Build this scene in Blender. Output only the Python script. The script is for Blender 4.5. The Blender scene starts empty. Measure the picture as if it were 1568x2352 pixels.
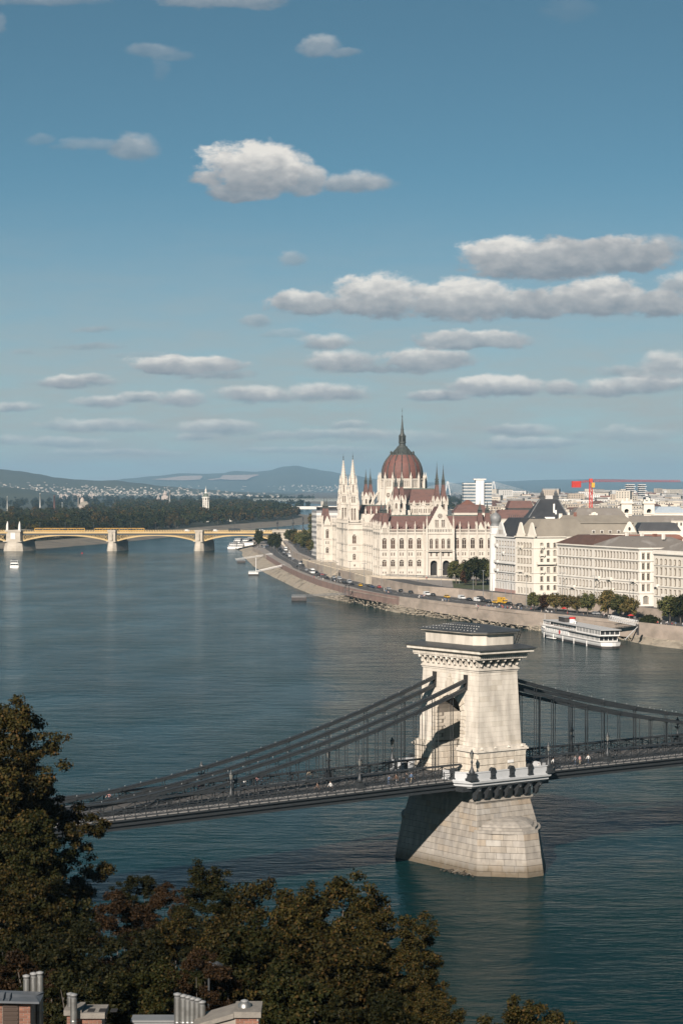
import bpy, bmesh, math, random
from mathutils import Vector, Matrix, Euler
R = math.radians
rnd = random.Random(7)
S = bpy.context.scene
COL = S.collection

# ------------------------------------------------------------------ camera
CAMH, FPX, CX, CY = 61.5, 4900.0, 784.0, 1176.0      # camera height, focal length and centre in 1568x2352 photo units
PITCH = math.atan(61 / FPX)
cam_d = bpy.data.cameras.new('camera')
cam_d.sensor_fit = 'VERTICAL'; cam_d.sensor_height = 36.0; cam_d.sensor_width = 24.0
cam_d.lens = 36.0 * FPX / 2352.0
cam_d.clip_start = 1.0; cam_d.clip_end = 120000
cam = bpy.data.objects.new('camera', cam_d); COL.objects.link(cam)
cam.location = (0, 0, CAMH); cam.rotation_euler = (R(90) - PITCH, 0, 0)
S.camera = cam
_f = Vector((0, math.cos(PITCH), -math.sin(PITCH))); _u = Vector((0, math.sin(PITCH), math.cos(PITCH)))
def ray(x, y): return _f + Vector((1, 0, 0)) * ((x - CX) / FPX) + _u * ((CY - y) / FPX)
def at(x, y, Y):                                     # photo point at world depth Y
    d = ray(x, y); return Vector((0, 0, CAMH)) + d * (Y / d.y)
def gz(x, y, z=0.0):                                 # photo point on the level z
    d = ray(x, y); return Vector((0, 0, CAMH)) + d * ((z - CAMH) / d.z)

# ------------------------------------------------------------------ render look
S.view_settings.view_transform = 'Standard'; S.view_settings.look = 'None'
S.view_settings.gamma = 1.0; S.view_settings.use_curve_mapping = False
S.view_settings.exposure = 1.15
S.cycles.max_bounces = 5; S.cycles.diffuse_bounces = 2; S.cycles.glossy_bounces = 3
S.cycles.transmission_bounces = 2; S.cycles.volume_bounces = 0
S.cycles.sample_clamp_indirect = 4.0
S.cycles.use_denoising = True; S.cycles.denoiser = 'OPENIMAGEDENOISE'; S.cycles.denoising_input_passes = 'RGB_ALBEDO_NORMAL'; S.cycles.denoising_prefilter = 'ACCURATE'

# ------------------------------------------------------------------ sun
LDIR = Vector((0.30 * 0.88, 0.954 * 0.88, -0.475)).normalized()       # the way the light travels
sun_d = bpy.data.lights.new('sun', 'SUN'); sun_d.energy = 5.0; sun_d.angle = R(0.5); sun_d.color = (1.0, 0.90, 0.81)
sun = bpy.data.objects.new('sun', sun_d); COL.objects.link(sun)
sun.rotation_euler = LDIR.to_track_quat('-Z', 'Y').to_euler(); sun.location = (0, -50, 200)
SUN_EL = math.asin(-LDIR.z); SUN_AZ = math.atan2(-LDIR.x, -LDIR.y)    # azimuth from +Y, clockwise

# ------------------------------------------------------------------ world: sky and cumulus clouds
W = bpy.data.worlds.new('World'); S.world = W; W.use_nodes = True
nt = W.node_tree; nt.nodes.clear()
def N(t, **kw):
    n = nt.nodes.new(t)
    for k, v in kw.items():
        if hasattr(n, k): setattr(n, k, v)
    return n
def L(a, b): nt.links.new(a, b)
def VM(op, a, b=None, c=None, out=0):
    n = N('ShaderNodeVectorMath', operation=op)
    for i, v in enumerate((a, b, c)):
        if v is None: continue
        if isinstance(v, (tuple, list)): n.inputs[i].default_value = v
        else: L(v, n.inputs[i])
    return n.outputs['Value'] if out else n.outputs[0]
def MA(op, a, b=None, c=None, clamp=False):
    n = N('ShaderNodeMath', operation=op); n.use_clamp = clamp
    for i, v in enumerate((a, b, c)):
        if v is None: continue
        if isinstance(v, (int, float)): n.inputs[i].default_value = v
        else: L(v, n.inputs[i])
    return n.outputs[0]
SKY_STRENGTH = 0.0555
tc = N('ShaderNodeTexCoord'); sep = N('ShaderNodeSeparateXYZ'); L(tc.outputs['Generated'], sep.inputs[0])
sky = N('ShaderNodeTexSky', sky_type='NISHITA'); sky.sun_disc = False
sky.sun_elevation = SUN_EL; sky.sun_rotation = SUN_AZ; sky.altitude = 150
sky.air_density = 1.0; sky.dust_density = 0.5; sky.ozone_density = 1.6
# clear autumn air: the sky deepens quickly above the horizon (same for every heading)
zup = MA('MULTIPLY', MA('MAXIMUM', sep.outputs[2], 0.0), 2.3)
cmb = N('ShaderNodeCombineXYZ'); L(sep.outputs[0], cmb.inputs[0]); L(sep.outputs[1], cmb.inputs[1]); L(MA('ADD', zup, 0.06), cmb.inputs[2])
L(VM('NORMALIZE', cmb.outputs[0]), sky.inputs[0])
grade = N('ShaderNodeMix', data_type='RGBA', blend_type='MULTIPLY'); grade.inputs[0].default_value = 1.0
L(sky.outputs[0], grade.inputs[6]); grade.inputs[7].default_value = (0.55, 0.81, 0.715, 1)
# direction on a tangent plane, in units of 1/4900
yy = MA('MAXIMUM', sep.outputs[1], 0.05)
px = MA('MULTIPLY', MA('DIVIDE', sep.outputs[0], yy), FPX)
py = MA('MULTIPLY', MA('DIVIDE', sep.outputs[2], yy), FPX)
pc = N('ShaderNodeCombineXYZ'); L(px, pc.inputs[0]); L(py, pc.inputs[1]); P = pc.outputs[0]
def noise(vec, scale, detail, rough=0.55, dims='3D'):
    n = N('ShaderNodeTexNoise', noise_dimensions=dims); n.inputs['Scale'].default_value = scale
    n.inputs['Detail'].default_value = detail; n.inputs['Roughness'].default_value = rough
    L(vec, n.inputs['Vector']); return n
stretch = VM('MULTIPLY', P, (1.0, 1.7, 1.0))
n1 = noise(stretch, 1 / 75.0, 7, 0.58); n2 = noise(VM('ADD', stretch, (911.0, -350.0, 12.0)), 1 / 26.0, 5, 0.6)
nf = MA('ADD', MA('MULTIPLY', MA('SUBTRACT', n1.outputs[0], 0.5), 1.75), MA('MULTIPLY', MA('SUBTRACT', n2.outputs[0], 0.5), 0.75))
warp = VM('MULTIPLY', VM('SUBTRACT', n1.outputs['Color'], (0.5, 0.5, 0.5)), (55.0, 26.0, 0.0))
PW = VM('ADD', P, warp)
# x, y (photo units), half width, half height, opacity, brightness
CLOUDS = [
 (588, 398, 150, 64, 1.0, 1.0), (560, 440, 96, 34, .95, .45), (690, 418, 70, 44, .9, .85), (822, 425, 92, 26, .8, .7), (312, 345, 56, 34, .6, .55), (215, 333, 85, 16, .36, .6), (95, 322, 34, 13, .25, .5),
 (732, 110, 50, 27, .5, .8), (785, 126, 46, 12, .4, .6), (352, 122, 62, 17, .34, .6), (398, 132, 48, 13, .26, .5), (372, 165, 22, 26, .14, .4), (520, 2, 165, 30, .55, .7), (120, 6, 130, 16, .4, .5), (2, 60, 16, 26, .3, .5), (1300, 30, 70, 30, .12, .5),
 (1165, 600, 125, 52, 1.0, .95), (1290, 608, 120, 54, 1.0, .5), (1430, 592, 140, 46, 1.0, .6), (1520, 572, 60, 30, .7, .6),
 (700, 702, 96, 32, .95, .85), (868, 690, 120, 56, 1.0, 1.0), (1060, 700, 150, 54, 1.0, .95), (1220, 706, 90, 40, 1.0, .6), (1370, 690, 140, 50, 1.0, .85), (1520, 700, 90, 36, 1.0, .6), (1568, 660, 60, 34, .9, .8),
 (588, 741, 38, 17, .6, .6), (672, 595, 34, 18, .5, .55), (650, 768, 60, 10, .3, .6), (746, 789, 66, 20, .9, .85), (1085, 785, 145, 26, .9, .8), (785, 835, 90, 26, .95, .85), (975, 830, 130, 28, .95, .85), (880, 850, 170, 12, .8, .35),
 (425, 843, 150, 24, 1.0, .9), (500, 862, 90, 12, .8, .4), (170, 878, 105, 14, .75, .55), (215, 868, 40, 10, .6, .9), (415, 918, 60, 18, .9, .9), (240, 925, 60, 14, .7, .7), (600, 910, 110, 18, .9, .9), (740, 905, 110, 20, .9, .9), (320, 915, 60, 12, .6, .5),
 (1140, 892, 130, 24, .95, .9), (1010, 910, 80, 12, .75, .5), (1285, 893, 50, 17, .8, .75), (1400, 893, 90, 20, .9, .9), (1500, 882, 95, 24, .95, .95), (1530, 845, 80, 32, .9, .85), (1430, 855, 60, 16, .7, .6),
 (30, 936, 70, 11, .6, .5), (210, 798, 80, 9, .5, .4), (215, 760, 52, 7, .5, .4), (50, 812, 40, 6, .35, .4), (340, 818, 90, 7, .3, .5),
 (230, 980, 150, 16, .55, .65), (500, 985, 110, 18, .55, .75), (150, 1018, 120, 12, .45, .75), (450, 1003, 60, 10, .5, .8), (800, 998, 140, 14, .45, .75), (630, 1000, 50, 12, .4, .75), (1200, 990, 80, 14, .55, .7), (1210, 1018, 130, 13, .55, .85), (1440, 1000, 130, 16, .35, .6), (950, 1010, 90, 18, .35, .7), (30, 1012, 60, 14, .4, .75), (800, 975, 55, 7, .4, .45), (720, 1035, 200, 9, .35, .6), (250, 1042, 200, 8, .3, .6),
]
alpha = None; num = None; den = None
for (x, y, rx, ry, op, br) in CLOUDS:
    if y > 870: op = min(1.0, op * 1.4); br = max(br, 0.85); ry *= 1.1
    cx_, cy_ = x - CX, 1115.0 - y
    if num is not None: PWi = VM('MULTIPLY_ADD', num, (1e-7, 0.0, 0.0), PW)     # evaluated one after the other: keeps the shader stack small
    else: PWi = PW
    rx *= 1.06; ry *= 1.22
    q = VM('MULTIPLY_ADD', PWi, (1 / rx, 1 / ry, 0.0), (-cx_ / rx, -cy_ / ry, 0.0))
    qm = VM('MAXIMUM', q, VM('MULTIPLY', q, (-1.0, -1.45, 0.0)))
    f = MA('SUBTRACT', 1.0, VM('DOT_PRODUCT', qm, qm, out=1))
    m = N('ShaderNodeMapRange', interpolation_type='SMOOTHSTEP'); L(MA('ADD', f, nf), m.inputs[0])
    big = rx * ry > 3500; m.inputs[1].default_value = -0.04 if big else -0.22; m.inputs[2].default_value = 0.55 if big else 0.85; m.inputs[4].default_value = op
    mk = m.outputs[0]
    sq = N('ShaderNodeSeparateXYZ'); L(q, sq.inputs[0])
    v = MA('MULTIPLY', MA('MULTIPLY_ADD', sq.outputs[1], 0.72, 0.40, clamp=True), MA('MULTIPLY', mk, br))
    alpha = mk if alpha is None else MA('MAXIMUM', alpha, mk)
    num = v if num is None else MA('ADD', num, v)
    den = mk if den is None else MA('ADD', den, mk)
lit = MA('DIVIDE', num, MA('MAXIMUM', den, 0.001))
n3 = noise(VM('ADD', stretch, (-40.0, 55.0, 3.0)), 1 / 48.0, 6, 0.55)
lit = MA('MULTIPLY_ADD', MA('SUBTRACT', n3.outputs[0], 0.5), 0.85, lit, clamp=True)
ccol = N('ShaderNodeValToRGB'); L(lit, ccol.inputs[0])
e = ccol.color_ramp.elements
e[0].position = 0.0; e[0].color = (0.235, 0.265, 0.30, 1); e[1].position = 0.85; e[1].color = (0.88, 0.83, 0.76, 1)
m_ = ccol.color_ramp.elements.new(0.45); m_.color = (0.46, 0.46, 0.46, 1)
cs = N('ShaderNodeMix', data_type='RGBA', blend_type='MULTIPLY'); cs.inputs[0].default_value = 1.0
L(ccol.outputs[0], cs.inputs[6]); k = 0.45 / SKY_STRENGTH; cs.inputs[7].default_value = (k, k, k, 1)
# pale autumn vapour low over the horizon
n4 = noise(VM('MULTIPLY', P, (1.0, 5.0, 1.0)), 1 / 210.0, 6, 0.6)
band = N('ShaderNodeMapRange', interpolation_type='SMOOTHSTEP'); L(sep.outputs[2], band.inputs[0]); band.inputs[1].default_value = 0.0; band.inputs[2].default_value = 0.15; band.inputs[3].default_value = 0.88; band.inputs[4].default_value = 0.0
veil = N('ShaderNodeMapRange'); L(n4.outputs[0], veil.inputs[0]); veil.inputs[1].default_value = 0.3; veil.inputs[2].default_value = 0.7; veil.inputs[3].default_value = 0.72; veil.inputs[4].default_value = 1.2
vmix = N('ShaderNodeMix', data_type='RGBA'); L(MA('MULTIPLY', veil.outputs[0], band.outputs[0]), vmix.inputs[0]); L(grade.outputs[2], vmix.inputs[6]); vmix.inputs[7].default_value = (0.195 / SKY_STRENGTH, 0.188 / SKY_STRENGTH, 0.170 / SKY_STRENGTH, 1)
cmix = N('ShaderNodeMix', data_type='RGBA'); L(MA('MULTIPLY', alpha, 0.93), cmix.inputs[0]); L(vmix.outputs[2], cmix.inputs[6]); L(cs.outputs[2], cmix.inputs[7])
bg = N('ShaderNodeBackground'); bg.inputs[1].default_value = SKY_STRENGTH; L(cmix.outputs[2], bg.inputs[0])
wo = N('ShaderNodeOutputWorld'); L(bg.outputs[0], wo.inputs[0])
W.cycles.sampling_method = 'MANUAL'; W.cycles.sample_map_resolution = 256

# ------------------------------------------------------------------ helpers
def tag(o, label=None, cat=None, group=None, kind=None):
    if label: o['label'] = label
    if cat: o['category'] = cat
    if group: o['group'] = group
    if kind: o['kind'] = kind
    return o
def thing(name, label, cat, loc=(0, 0, 0), rz=0.0, group=None, kind=None):
    o = bpy.data.objects.new(name, None); COL.objects.link(o); o.empty_display_size = 0.5
    o.location = loc; o.rotation_euler = (0, 0, rz)
    return tag(o, label, cat, group, kind)
KIDS = {}
def place(name, mesh, parent=None, loc=(0, 0, 0), rot=(0, 0, 0), scale=(1, 1, 1)):
    o = bpy.data.objects.new(name, mesh); COL.objects.link(o)
    o.location = loc; o.rotation_euler = rot; o.scale = scale
    if parent is not None:
        o.parent = parent; KIDS.setdefault(parent.name, []).append(o)
    return o
def dup(root, loc, rz=0.0, label=None, group=None, scale=None):
    r = root.copy(); COL.objects.link(r); r.location = loc; r.rotation_euler = (0, 0, rz)
    if scale: r.scale = (scale, scale, scale) if not isinstance(scale, tuple) else scale
    if label: r['label'] = label
    if group: r['group'] = group
    for ch in KIDS.get(root.name, ()):
        c = ch.copy(); COL.objects.link(c); c.parent = r; KIDS.setdefault(r.name, []).append(c)
        for g in KIDS.get(ch.name, ()):
            d = g.copy(); COL.objects.link(d); d.parent = c
    return r

class MB:
    """collects faces, then links them as ONE mesh object"""
    def __init__(s, M=None): s.v = []; s.f = []; s.m = []; s.M = M; s.sm = []
    def add(s, vs, fs, m=0, smooth=False):
        b = len(s.v)
        s.v.extend([(s.M @ Vector(p))[:] for p in vs] if s.M is not None else [tuple(p) for p in vs])
        for f in fs: s.f.append([i + b for i in f]); s.m.append(m); s.sm.append(smooth)
    def quad(s, a, b, c, d, m=0): s.add([a, b, c, d], [(0, 1, 2, 3)], m)
    def poly(s, pts, m=0): s.add(pts, [tuple(range(len(pts)))], m)
    def hexa(s, p, m=0): s.add(p, [(3, 2, 1, 0), (4, 5, 6, 7), (0, 1, 5, 4), (1, 2, 6, 5), (2, 3, 7, 6), (3, 0, 4, 7)], m)
    def box(s, x0, x1, y0, y1, z0, z1, m=0):
        s.hexa([(x0, y0, z0), (x1, y0, z0), (x1, y1, z0), (x0, y1, z0), (x0, y0, z1), (x1, y0, z1), (x1, y1, z1), (x0, y1, z1)], m)
    def cbox(s, c, sx, sy, sz, m=0, rz=0.0):
        ca, sa = math.cos(rz), math.sin(rz); p = []
        for z in (0, sz):
            for (a, b) in ((-1, -1), (1, -1), (1, 1), (-1, 1)):
                x, y = a * sx / 2, b * sy / 2; p.append((c[0] + x * ca - y * sa, c[1] + x * sa + y * ca, c[2] + z))
        s.hexa(p, m)
    def loft(s, rings, m=0, cap=True, smooth=False, closed=True):
        n = len(rings[0]); vs = [p for r in rings for p in r]; fs = []
        for k in range(len(rings) - 1):
            for i in range(n if closed else n - 1):
                j = (i + 1) % n; fs.append((k * n + i, k * n + j, (k + 1) * n + j, (k + 1) * n + i))
        s.add(vs, fs, m, smooth)
        if cap:
            s.poly(list(reversed(rings[0])), m); s.poly(rings[-1], m)
    def prism(s, poly, z0, z1, m=0, top=None):
        top = top or poly
        s.loft([[(p[0], p[1], z0) for p in poly], [(p[0], p[1], z1) for p in top]], m)
    def rect(s, hx, hy, z0, z1, hx1=None, hy1=None, m=0, c=(0, 0)):
        hx1 = hx if hx1 is None else hx1; hy1 = hy if hy1 is None else hy1
        a = [(c[0] - hx, c[1] - hy), (c[0] + hx, c[1] - hy), (c[0] + hx, c[1] + hy), (c[0] - hx, c[1] + hy)]
        b = [(c[0] - hx1, c[1] - hy1), (c[0] + hx1, c[1] - hy1), (c[0] + hx1, c[1] + hy1), (c[0] - hx1, c[1] + hy1)]
        s.prism(a, z0, z1, m, b)
    def ext(s, prof, a, b, m=0, axis='y'):             # closed profile (x,z) swept along y (or (y,z) along x)
        if axis == 'y': s.loft([[(p[0], a, p[1]) for p in prof], [(p[0], b, p[1]) for p in prof]], m)
        else: s.loft([[(a, p[0], p[1]) for p in prof], [(b, p[0], p[1]) for p in prof]], m)
    def bar(s, a, b, w, h=None, m=0):                  # square bar between two points
        a = Vector(a); b = Vector(b); d = (b - a)
        if d.length < 1e-6: return
        d.normalize(); up = Vector((0, 0, 1)) if abs(d.z) < 0.95 else Vector((0, 1, 0))
        x = d.cross(up).normalized(); y = x.cross(d); h = w if h is None else h
        x *= w / 2; y *= h / 2
        s.hexa([a - x - y, a + x - y, a + x + y, a - x + y, b - x - y, b + x - y, b + x + y, b - x + y], m)
    def tube(s, pts, r, n=6, m=0, smooth=True, cap=True):
        pts = [Vector(p) for p in pts]; rr = r if isinstance(r, (list, tuple)) else [r] * len(pts); rings = []
        for i, p in enumerate(pts):
            d = (pts[min(i + 1, len(pts) - 1)] - pts[max(i - 1, 0)]).normalized()
            up = Vector((0, 0, 1)) if abs(d.z) < 0.9 else Vector((0, 1, 0))
            x = d.cross(up).normalized(); y = x.cross(d)
            rings.append([p + x * (math.cos(t) * rr[i]) + y * (math.sin(t) * rr[i]) for t in (2 * math.pi * k / n for k in range(n))])
        s.loft(rings, m, cap, smooth)
    def lathe(s, prof, n=12, m=0, c=(0, 0, 0), smooth=True, a0=0.0):
        rings = [[(c[0] + r * math.cos(a0 + 2 * math.pi * k / n), c[1] + r * math.sin(a0 + 2 * math.pi * k / n), c[2] + z) for k in range(n)] for (r, z) in prof]
        s.loft(rings, m, True, smooth)
    def cone(s, c, r, h, n=8, m=0, a0=0.0):
        vs = [(c[0] + r * math.cos(a0 + 2 * math.pi * k / n), c[1] + r * math.sin(a0 + 2 * math.pi * k / n), c[2]) for k in range(n)] + [(c[0], c[1], c[2] + h)]
        s.add(vs, [(k, (k + 1) % n, n) for k in range(n)], m)
    def ball(s, c, r, m=0, n=8, k=5):
        s.lathe([(max(0.01 * r, r * math.sin(math.pi * i / k)), -r * math.cos(math.pi * i / k)) for i in range(k + 1)], n, m, c)
    def mesh(s, name, mats):
        me = bpy.data.meshes.new(name); me.from_pydata(s.v, [], s.f)
        for mt in (mats if isinstance(mats, (list, tuple)) else [mats]): me.materials.append(mt)
        me.polygons.foreach_set('material_index', s.m); me.polygons.foreach_set('use_smooth', s.sm)
        me.update(); return me
    def build(s, name, mats, parent=None, loc=(0, 0, 0), rz=0.0):
        return place(name, s.mesh(name, mats), parent, loc, (0, 0, rz))

ALB = 0.66                                            # paint, stone and earth as they are in daylight: whites near 0.5
def mat(name, c1, c2=None, scale=1.0, rough=0.8, metal=0.0, bump=0.0, bscale=None, detail=6, stretch=(1, 1, 1), lo=0.35, hi=0.65, spec=0.3, objvar=0.0, island=0.0, c3=None, emit=None, world=False):
    """base colour c1 blended to c2 by noise; fine relief from a second noise"""
    m = bpy.data.materials.new(name); m.use_nodes = True; t = m.node_tree; b = t.nodes['Principled BSDF']
    b.inputs['Roughness'].default_value = rough; b.inputs['Metallic'].default_value = metal
    b.inputs['Specular IOR Level'].default_value = spec
    def nn(ty, **kw):
        n = t.nodes.new(ty)
        for k, v in kw.items(): setattr(n, k, v)
        return n
    co = nn('ShaderNodeTexCoord'); src = co.outputs['Object']
    if world: src = nn('ShaderNodeNewGeometry').outputs['Position']
    mp = nn('ShaderNodeMapping'); mp.inputs['Scale'].default_value = stretch; t.links.new(src, mp.inputs[0])
    c2 = c2 or tuple(x * 0.82 for x in c1)
    c1, c2, c3 = [None if c is None else tuple(x * ALB for x in c) for c in (c1, c2, c3)]
    nz = nn('ShaderNodeTexNoise'); nz.inputs['Scale'].default_value = scale; nz.inputs['Detail'].default_value = detail; nz.inputs['Roughness'].default_value = 0.6
    t.links.new(mp.outputs[0], nz.inputs['Vector'])
    rp = nn('ShaderNodeValToRGB'); t.links.new(nz.outputs[0], rp.inputs[0])
    rp.color_ramp.elements[0].position = lo; rp.color_ramp.elements[1].position = hi
    rp.color_ramp.elements[0].color = (*c1, 1); rp.color_ramp.elements[1].color = (*c2, 1)
    if c3: rp.color_ramp.elements.new((lo + hi) / 2 + 0.02).color = (*c3, 1)
    out = rp.outputs[0]
    if objvar or island:
        hs = nn('ShaderNodeHueSaturation'); t.links.new(out, hs.inputs['Color'])
        if island: rs = nn('ShaderNodeNewGeometry').outputs['Random Per Island']; amt = island
        else: rs = nn('ShaderNodeObjectInfo').outputs['Random']; amt = objvar
        mr = nn('ShaderNodeMapRange'); t.links.new(rs, mr.inputs[0]); mr.inputs[3].default_value = 1 - amt; mr.inputs[4].default_value = 1 + amt
        t.links.new(mr.outputs[0], hs.inputs['Value']); out = hs.outputs[0]
    t.links.new(out, b.inputs['Base Color'])
    if bump:
        nb = nn('ShaderNodeTexNoise'); nb.inputs['Scale'].default_value = bscale or scale * 6; nb.inputs['Detail'].default_value = 4
        t.links.new(mp.outputs[0], nb.inputs['Vector'])
        bp = nn('ShaderNodeBump'); bp.inputs['Strength'].default_value = bump; bp.inputs['Distance'].default_value = 0.05
        t.links.new(nb.outputs[0], bp.inputs['Height']); t.links.new(bp.outputs[0], b.inputs['Normal'])
    return m
def ramp_island(m, cols):
    """leaf to leaf colour: a ramp over Random Per Island"""
    t = m.node_tree; b = t.nodes['Principled BSDF']
    g = t.nodes.new('ShaderNodeNewGeometry'); r = t.nodes.new('ShaderNodeValToRGB'); r.color_ramp.interpolation = 'LINEAR'
    el = r.color_ramp.elements; cols = [(p, tuple(x * ALB for x in c)) for p, c in cols]; el[0].color = (*cols[0][1], 1); el[0].position = cols[0][0]; el[1].color = (*cols[-1][1], 1); el[1].position = cols[-1][0]
    for p, c in cols[1:-1]: el.new(p).color = (*c, 1)
    t.links.new(g.outputs['Random Per Island'], r.inputs[0])
    oi = t.nodes.new('ShaderNodeObjectInfo'); hs = t.nodes.new('ShaderNodeHueSaturation'); mr = t.nodes.new('ShaderNodeMapRange')
    t.links.new(oi.outputs['Random'], mr.inputs[0]); mr.inputs[3].default_value = 0.75; mr.inputs[4].default_value = 1.25
    t.links.new(mr.outputs[0], hs.inputs['Value']); t.links.new(r.outputs[0], hs.inputs['Color'])
    t.links.new(hs.outputs[0], b.inputs['Base Color'])
def lerp(a, b, t): return a + (b - a) * t
def polyline(pts, t):                                  # point at fraction t by arc length
    ds = [0.0]
    for a, b in zip(pts, pts[1:]): ds.append(ds[-1] + (Vector(b) - Vector(a)).length)
    x = t * ds[-1]
    for i in range(len(pts) - 1):
        if x <= ds[i + 1] or i == len(pts) - 2:
            k = (x - ds[i]) / max(1e-9, ds[i + 1] - ds[i]); return Vector(pts[i]).lerp(Vector(pts[i + 1]), k)

# ================================================================== SETTING
def water_material():
    m = bpy.data.materials.new('river_water'); m.use_nodes = True; t = m.node_tree; b = t.nodes['Principled BSDF']
    b.inputs['Roughness'].default_value = 0.13; b.inputs['IOR'].default_value = 1.06; b.inputs['Specular IOR Level'].default_value = 0.5
    g = t.nodes.new('ShaderNodeNewGeometry'); h = None
    # three trains of wind ripples, crests across the view
    for (sc, st, rot, amp, det) in ((0.05, (1, 2.2, 1), 12, 1.1, 3), (0.17, (1, 2.3, 1), -9, 0.62, 4), (0.62, (1, 1.7, 1), 25, 0.30, 5)):
        mp = t.nodes.new('ShaderNodeMapping'); mp.inputs['Scale'].default_value = st; mp.inputs['Rotation'].default_value = (0, 0, R(rot))
        t.links.new(g.outputs['Position'], mp.inputs[0])
        nz = t.nodes.new('ShaderNodeTexNoise'); nz.inputs['Scale'].default_value = sc; nz.inputs['Detail'].default_value = det
        t.links.new(mp.outputs[0], nz.inputs['Vector'])
        ml = t.nodes.new('ShaderNodeMath'); ml.operation = 'MULTIPLY'; ml.inputs[1].default_value = amp; t.links.new(nz.outputs[0], ml.inputs[0])
        if h is None: h = ml.outputs[0]
        else:
            ad = t.nodes.new('ShaderNodeMath'); t.links.new(h, ad.inputs[0]); t.links.new(ml.outputs[0], ad.inputs[1]); h = ad.outputs[0]
    # gusts: patches of ruffled and of calmer water
    mp = t.nodes.new('ShaderNodeMapping'); mp.inputs['Scale'].default_value = (1, .45, 1); t.links.new(g.outputs['Position'], mp.inputs[0])
    nz = t.nodes.new('ShaderNodeTexNoise'); nz.inputs['Scale'].default_value = .03; nz.inputs['Detail'].default_value = 4; t.links.new(mp.outputs[0], nz.inputs['Vector'])
    mr = t.nodes.new('ShaderNodeMapRange'); t.links.new(nz.outputs[0], mr.inputs[0]); mr.inputs[1].default_value = .35; mr.inputs[2].default_value = .68; mr.inputs[3].default_value = .35; mr.inputs[4].default_value = 1.35
    ml = t.nodes.new('ShaderNodeMath'); ml.operation = 'MULTIPLY'; t.links.new(h, ml.inputs[0]); t.links.new(mr.outputs[0], ml.inputs[1]); h = ml.outputs[0]
    bp = t.nodes.new('ShaderNodeBump'); bp.inputs['Strength'].default_value = 1.0; bp.inputs['Distance'].default_value = 0.5
    t.links.new(h, bp.inputs['Height']); t.links.new(bp.outputs[0], b.inputs['Normal'])
    # silty green body, slow streaks of current
    mp = t.nodes.new('ShaderNodeMapping'); mp.inputs['Scale'].default_value = (1, 0.35, 1); t.links.new(g.outputs['Position'], mp.inputs[0])
    nz = t.nodes.new('ShaderNodeTexNoise'); nz.inputs['Scale'].default_value = 0.02; nz.inputs['Detail'].default_value = 5; t.links.new(mp.outputs[0], nz.inputs['Vector'])
    rp = t.nodes.new('ShaderNodeValToRGB'); t.links.new(nz.outputs[0], rp.inputs[0])
    rp.color_ramp.elements[0].position = 0.35; rp.color_ramp.elements[1].position = 0.68
    rp.color_ramp.elements[0].color = (0.002, 0.0135, 0.0155, 1); rp.color_ramp.elements[1].color = (0.003, 0.018, 0.0175, 1)
    t.links.new(rp.outputs[0], b.inputs['Base Color'])
    return m
M_WATER = water_material()
mb = MB(); mb.quad((-3000, 60, 0), (3000, 60, 0), (3000, 9000, 0), (-3000, 9000, 0))
tag(mb.build('river_water', M_WATER), kind='structure')

ZL, ZU = 6.5, 9.8                                     # lower quay and upper street
# ---- materials of the ground
M_RUBBLE = mat('river_rubble', (0.30, 0.25, 0.19), (0.16, 0.135, 0.10), 0.12, 0.95, bump=1.0, bscale=1.3, c3=(0.30, 0.26, 0.20), world=True)
M_SAND = mat('sand_shore', (0.20, 0.17, 0.125), (0.11, 0.095, 0.075), 0.05, 0.95, bump=0.6, bscale=0.8, world=True)
M_ROCK = mat('shore_rock', (0.33, 0.285, 0.22), (0.20, 0.17, 0.125), 0.9, 0.95, island=0.35)
M_ASPH = mat('asphalt', (0.060, 0.058, 0.056), (0.085, 0.08, 0.074), 0.15, 0.9, world=True)
M_PAVE = mat('paving', (0.30, 0.265, 0.23), (0.23, 0.205, 0.18), 0.2, 0.9, world=True)
M_QUAY = mat('quay_stone', (0.42, 0.345, 0.28), (0.27, 0.225, 0.18), 0.10, 0.9, bump=0.6, bscale=1.5, stretch=(1, 1, 2.2), world=True)
M_PINK = mat('quay_stone_red', (0.29, 0.19, 0.155), (0.20, 0.14, 0.115), 0.15, 0.9, bump=0.5, bscale=1.5, world=True)
M_GRASS = mat('lawn', (0.045, 0.060, 0.022), (0.070, 0.075, 0.030), 0.3, 0.95, world=True)
M_EARTH = mat('city_ground', (0.13, 0.115, 0.095), (0.09, 0.085, 0.07), 0.02, 0.95, world=True)
M_FOREST = mat('forest_floor', (0.030, 0.034, 0.016), (0.045, 0.045, 0.022), 0.01, 0.95, world=True)
M_LIME = mat('limestone', (0.62, 0.55, 0.445), (0.52, 0.45, 0.355), 0.35, 0.85, bump=0.25, bscale=3.0)
M_WHITE = mat('white_paint', (0.78, 0.76, 0.71), (0.70, 0.68, 0.63), 0.8, 0.5)
M_IRON = mat('dark_iron', (0.030, 0.034, 0.036), (0.022, 0.025, 0.027), 1.5, 0.55, spec=0.45)
M_DARK = mat('dark_void', (0.02, 0.018, 0.016), (0.03, 0.027, 0.024), 1.0, 0.8)
M_GLASS = mat('window_glass', (0.030, 0.034, 0.038), (0.05, 0.052, 0.052), 0.6, 0.12, spec=0.6, objvar=0.5)
M_GLASSB = mat('window_glass_brown', (0.085, 0.045, 0.026), (0.040, 0.026, 0.020), 0.8, 0.3, spec=0.4, objvar=0.5)
M_BLIND = mat('window_blind', (.34, .32, .28), (.26, .25, .22), 1.0, .5, spec=.4, objvar=.3)
M_FRAME = mat('window_frame', (0.34, 0.29, 0.23), None, 1.0, 0.7)
M_LINE = mat('road_line', (0.7, 0.69, 0.66), None, 2.0, 0.7)

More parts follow.
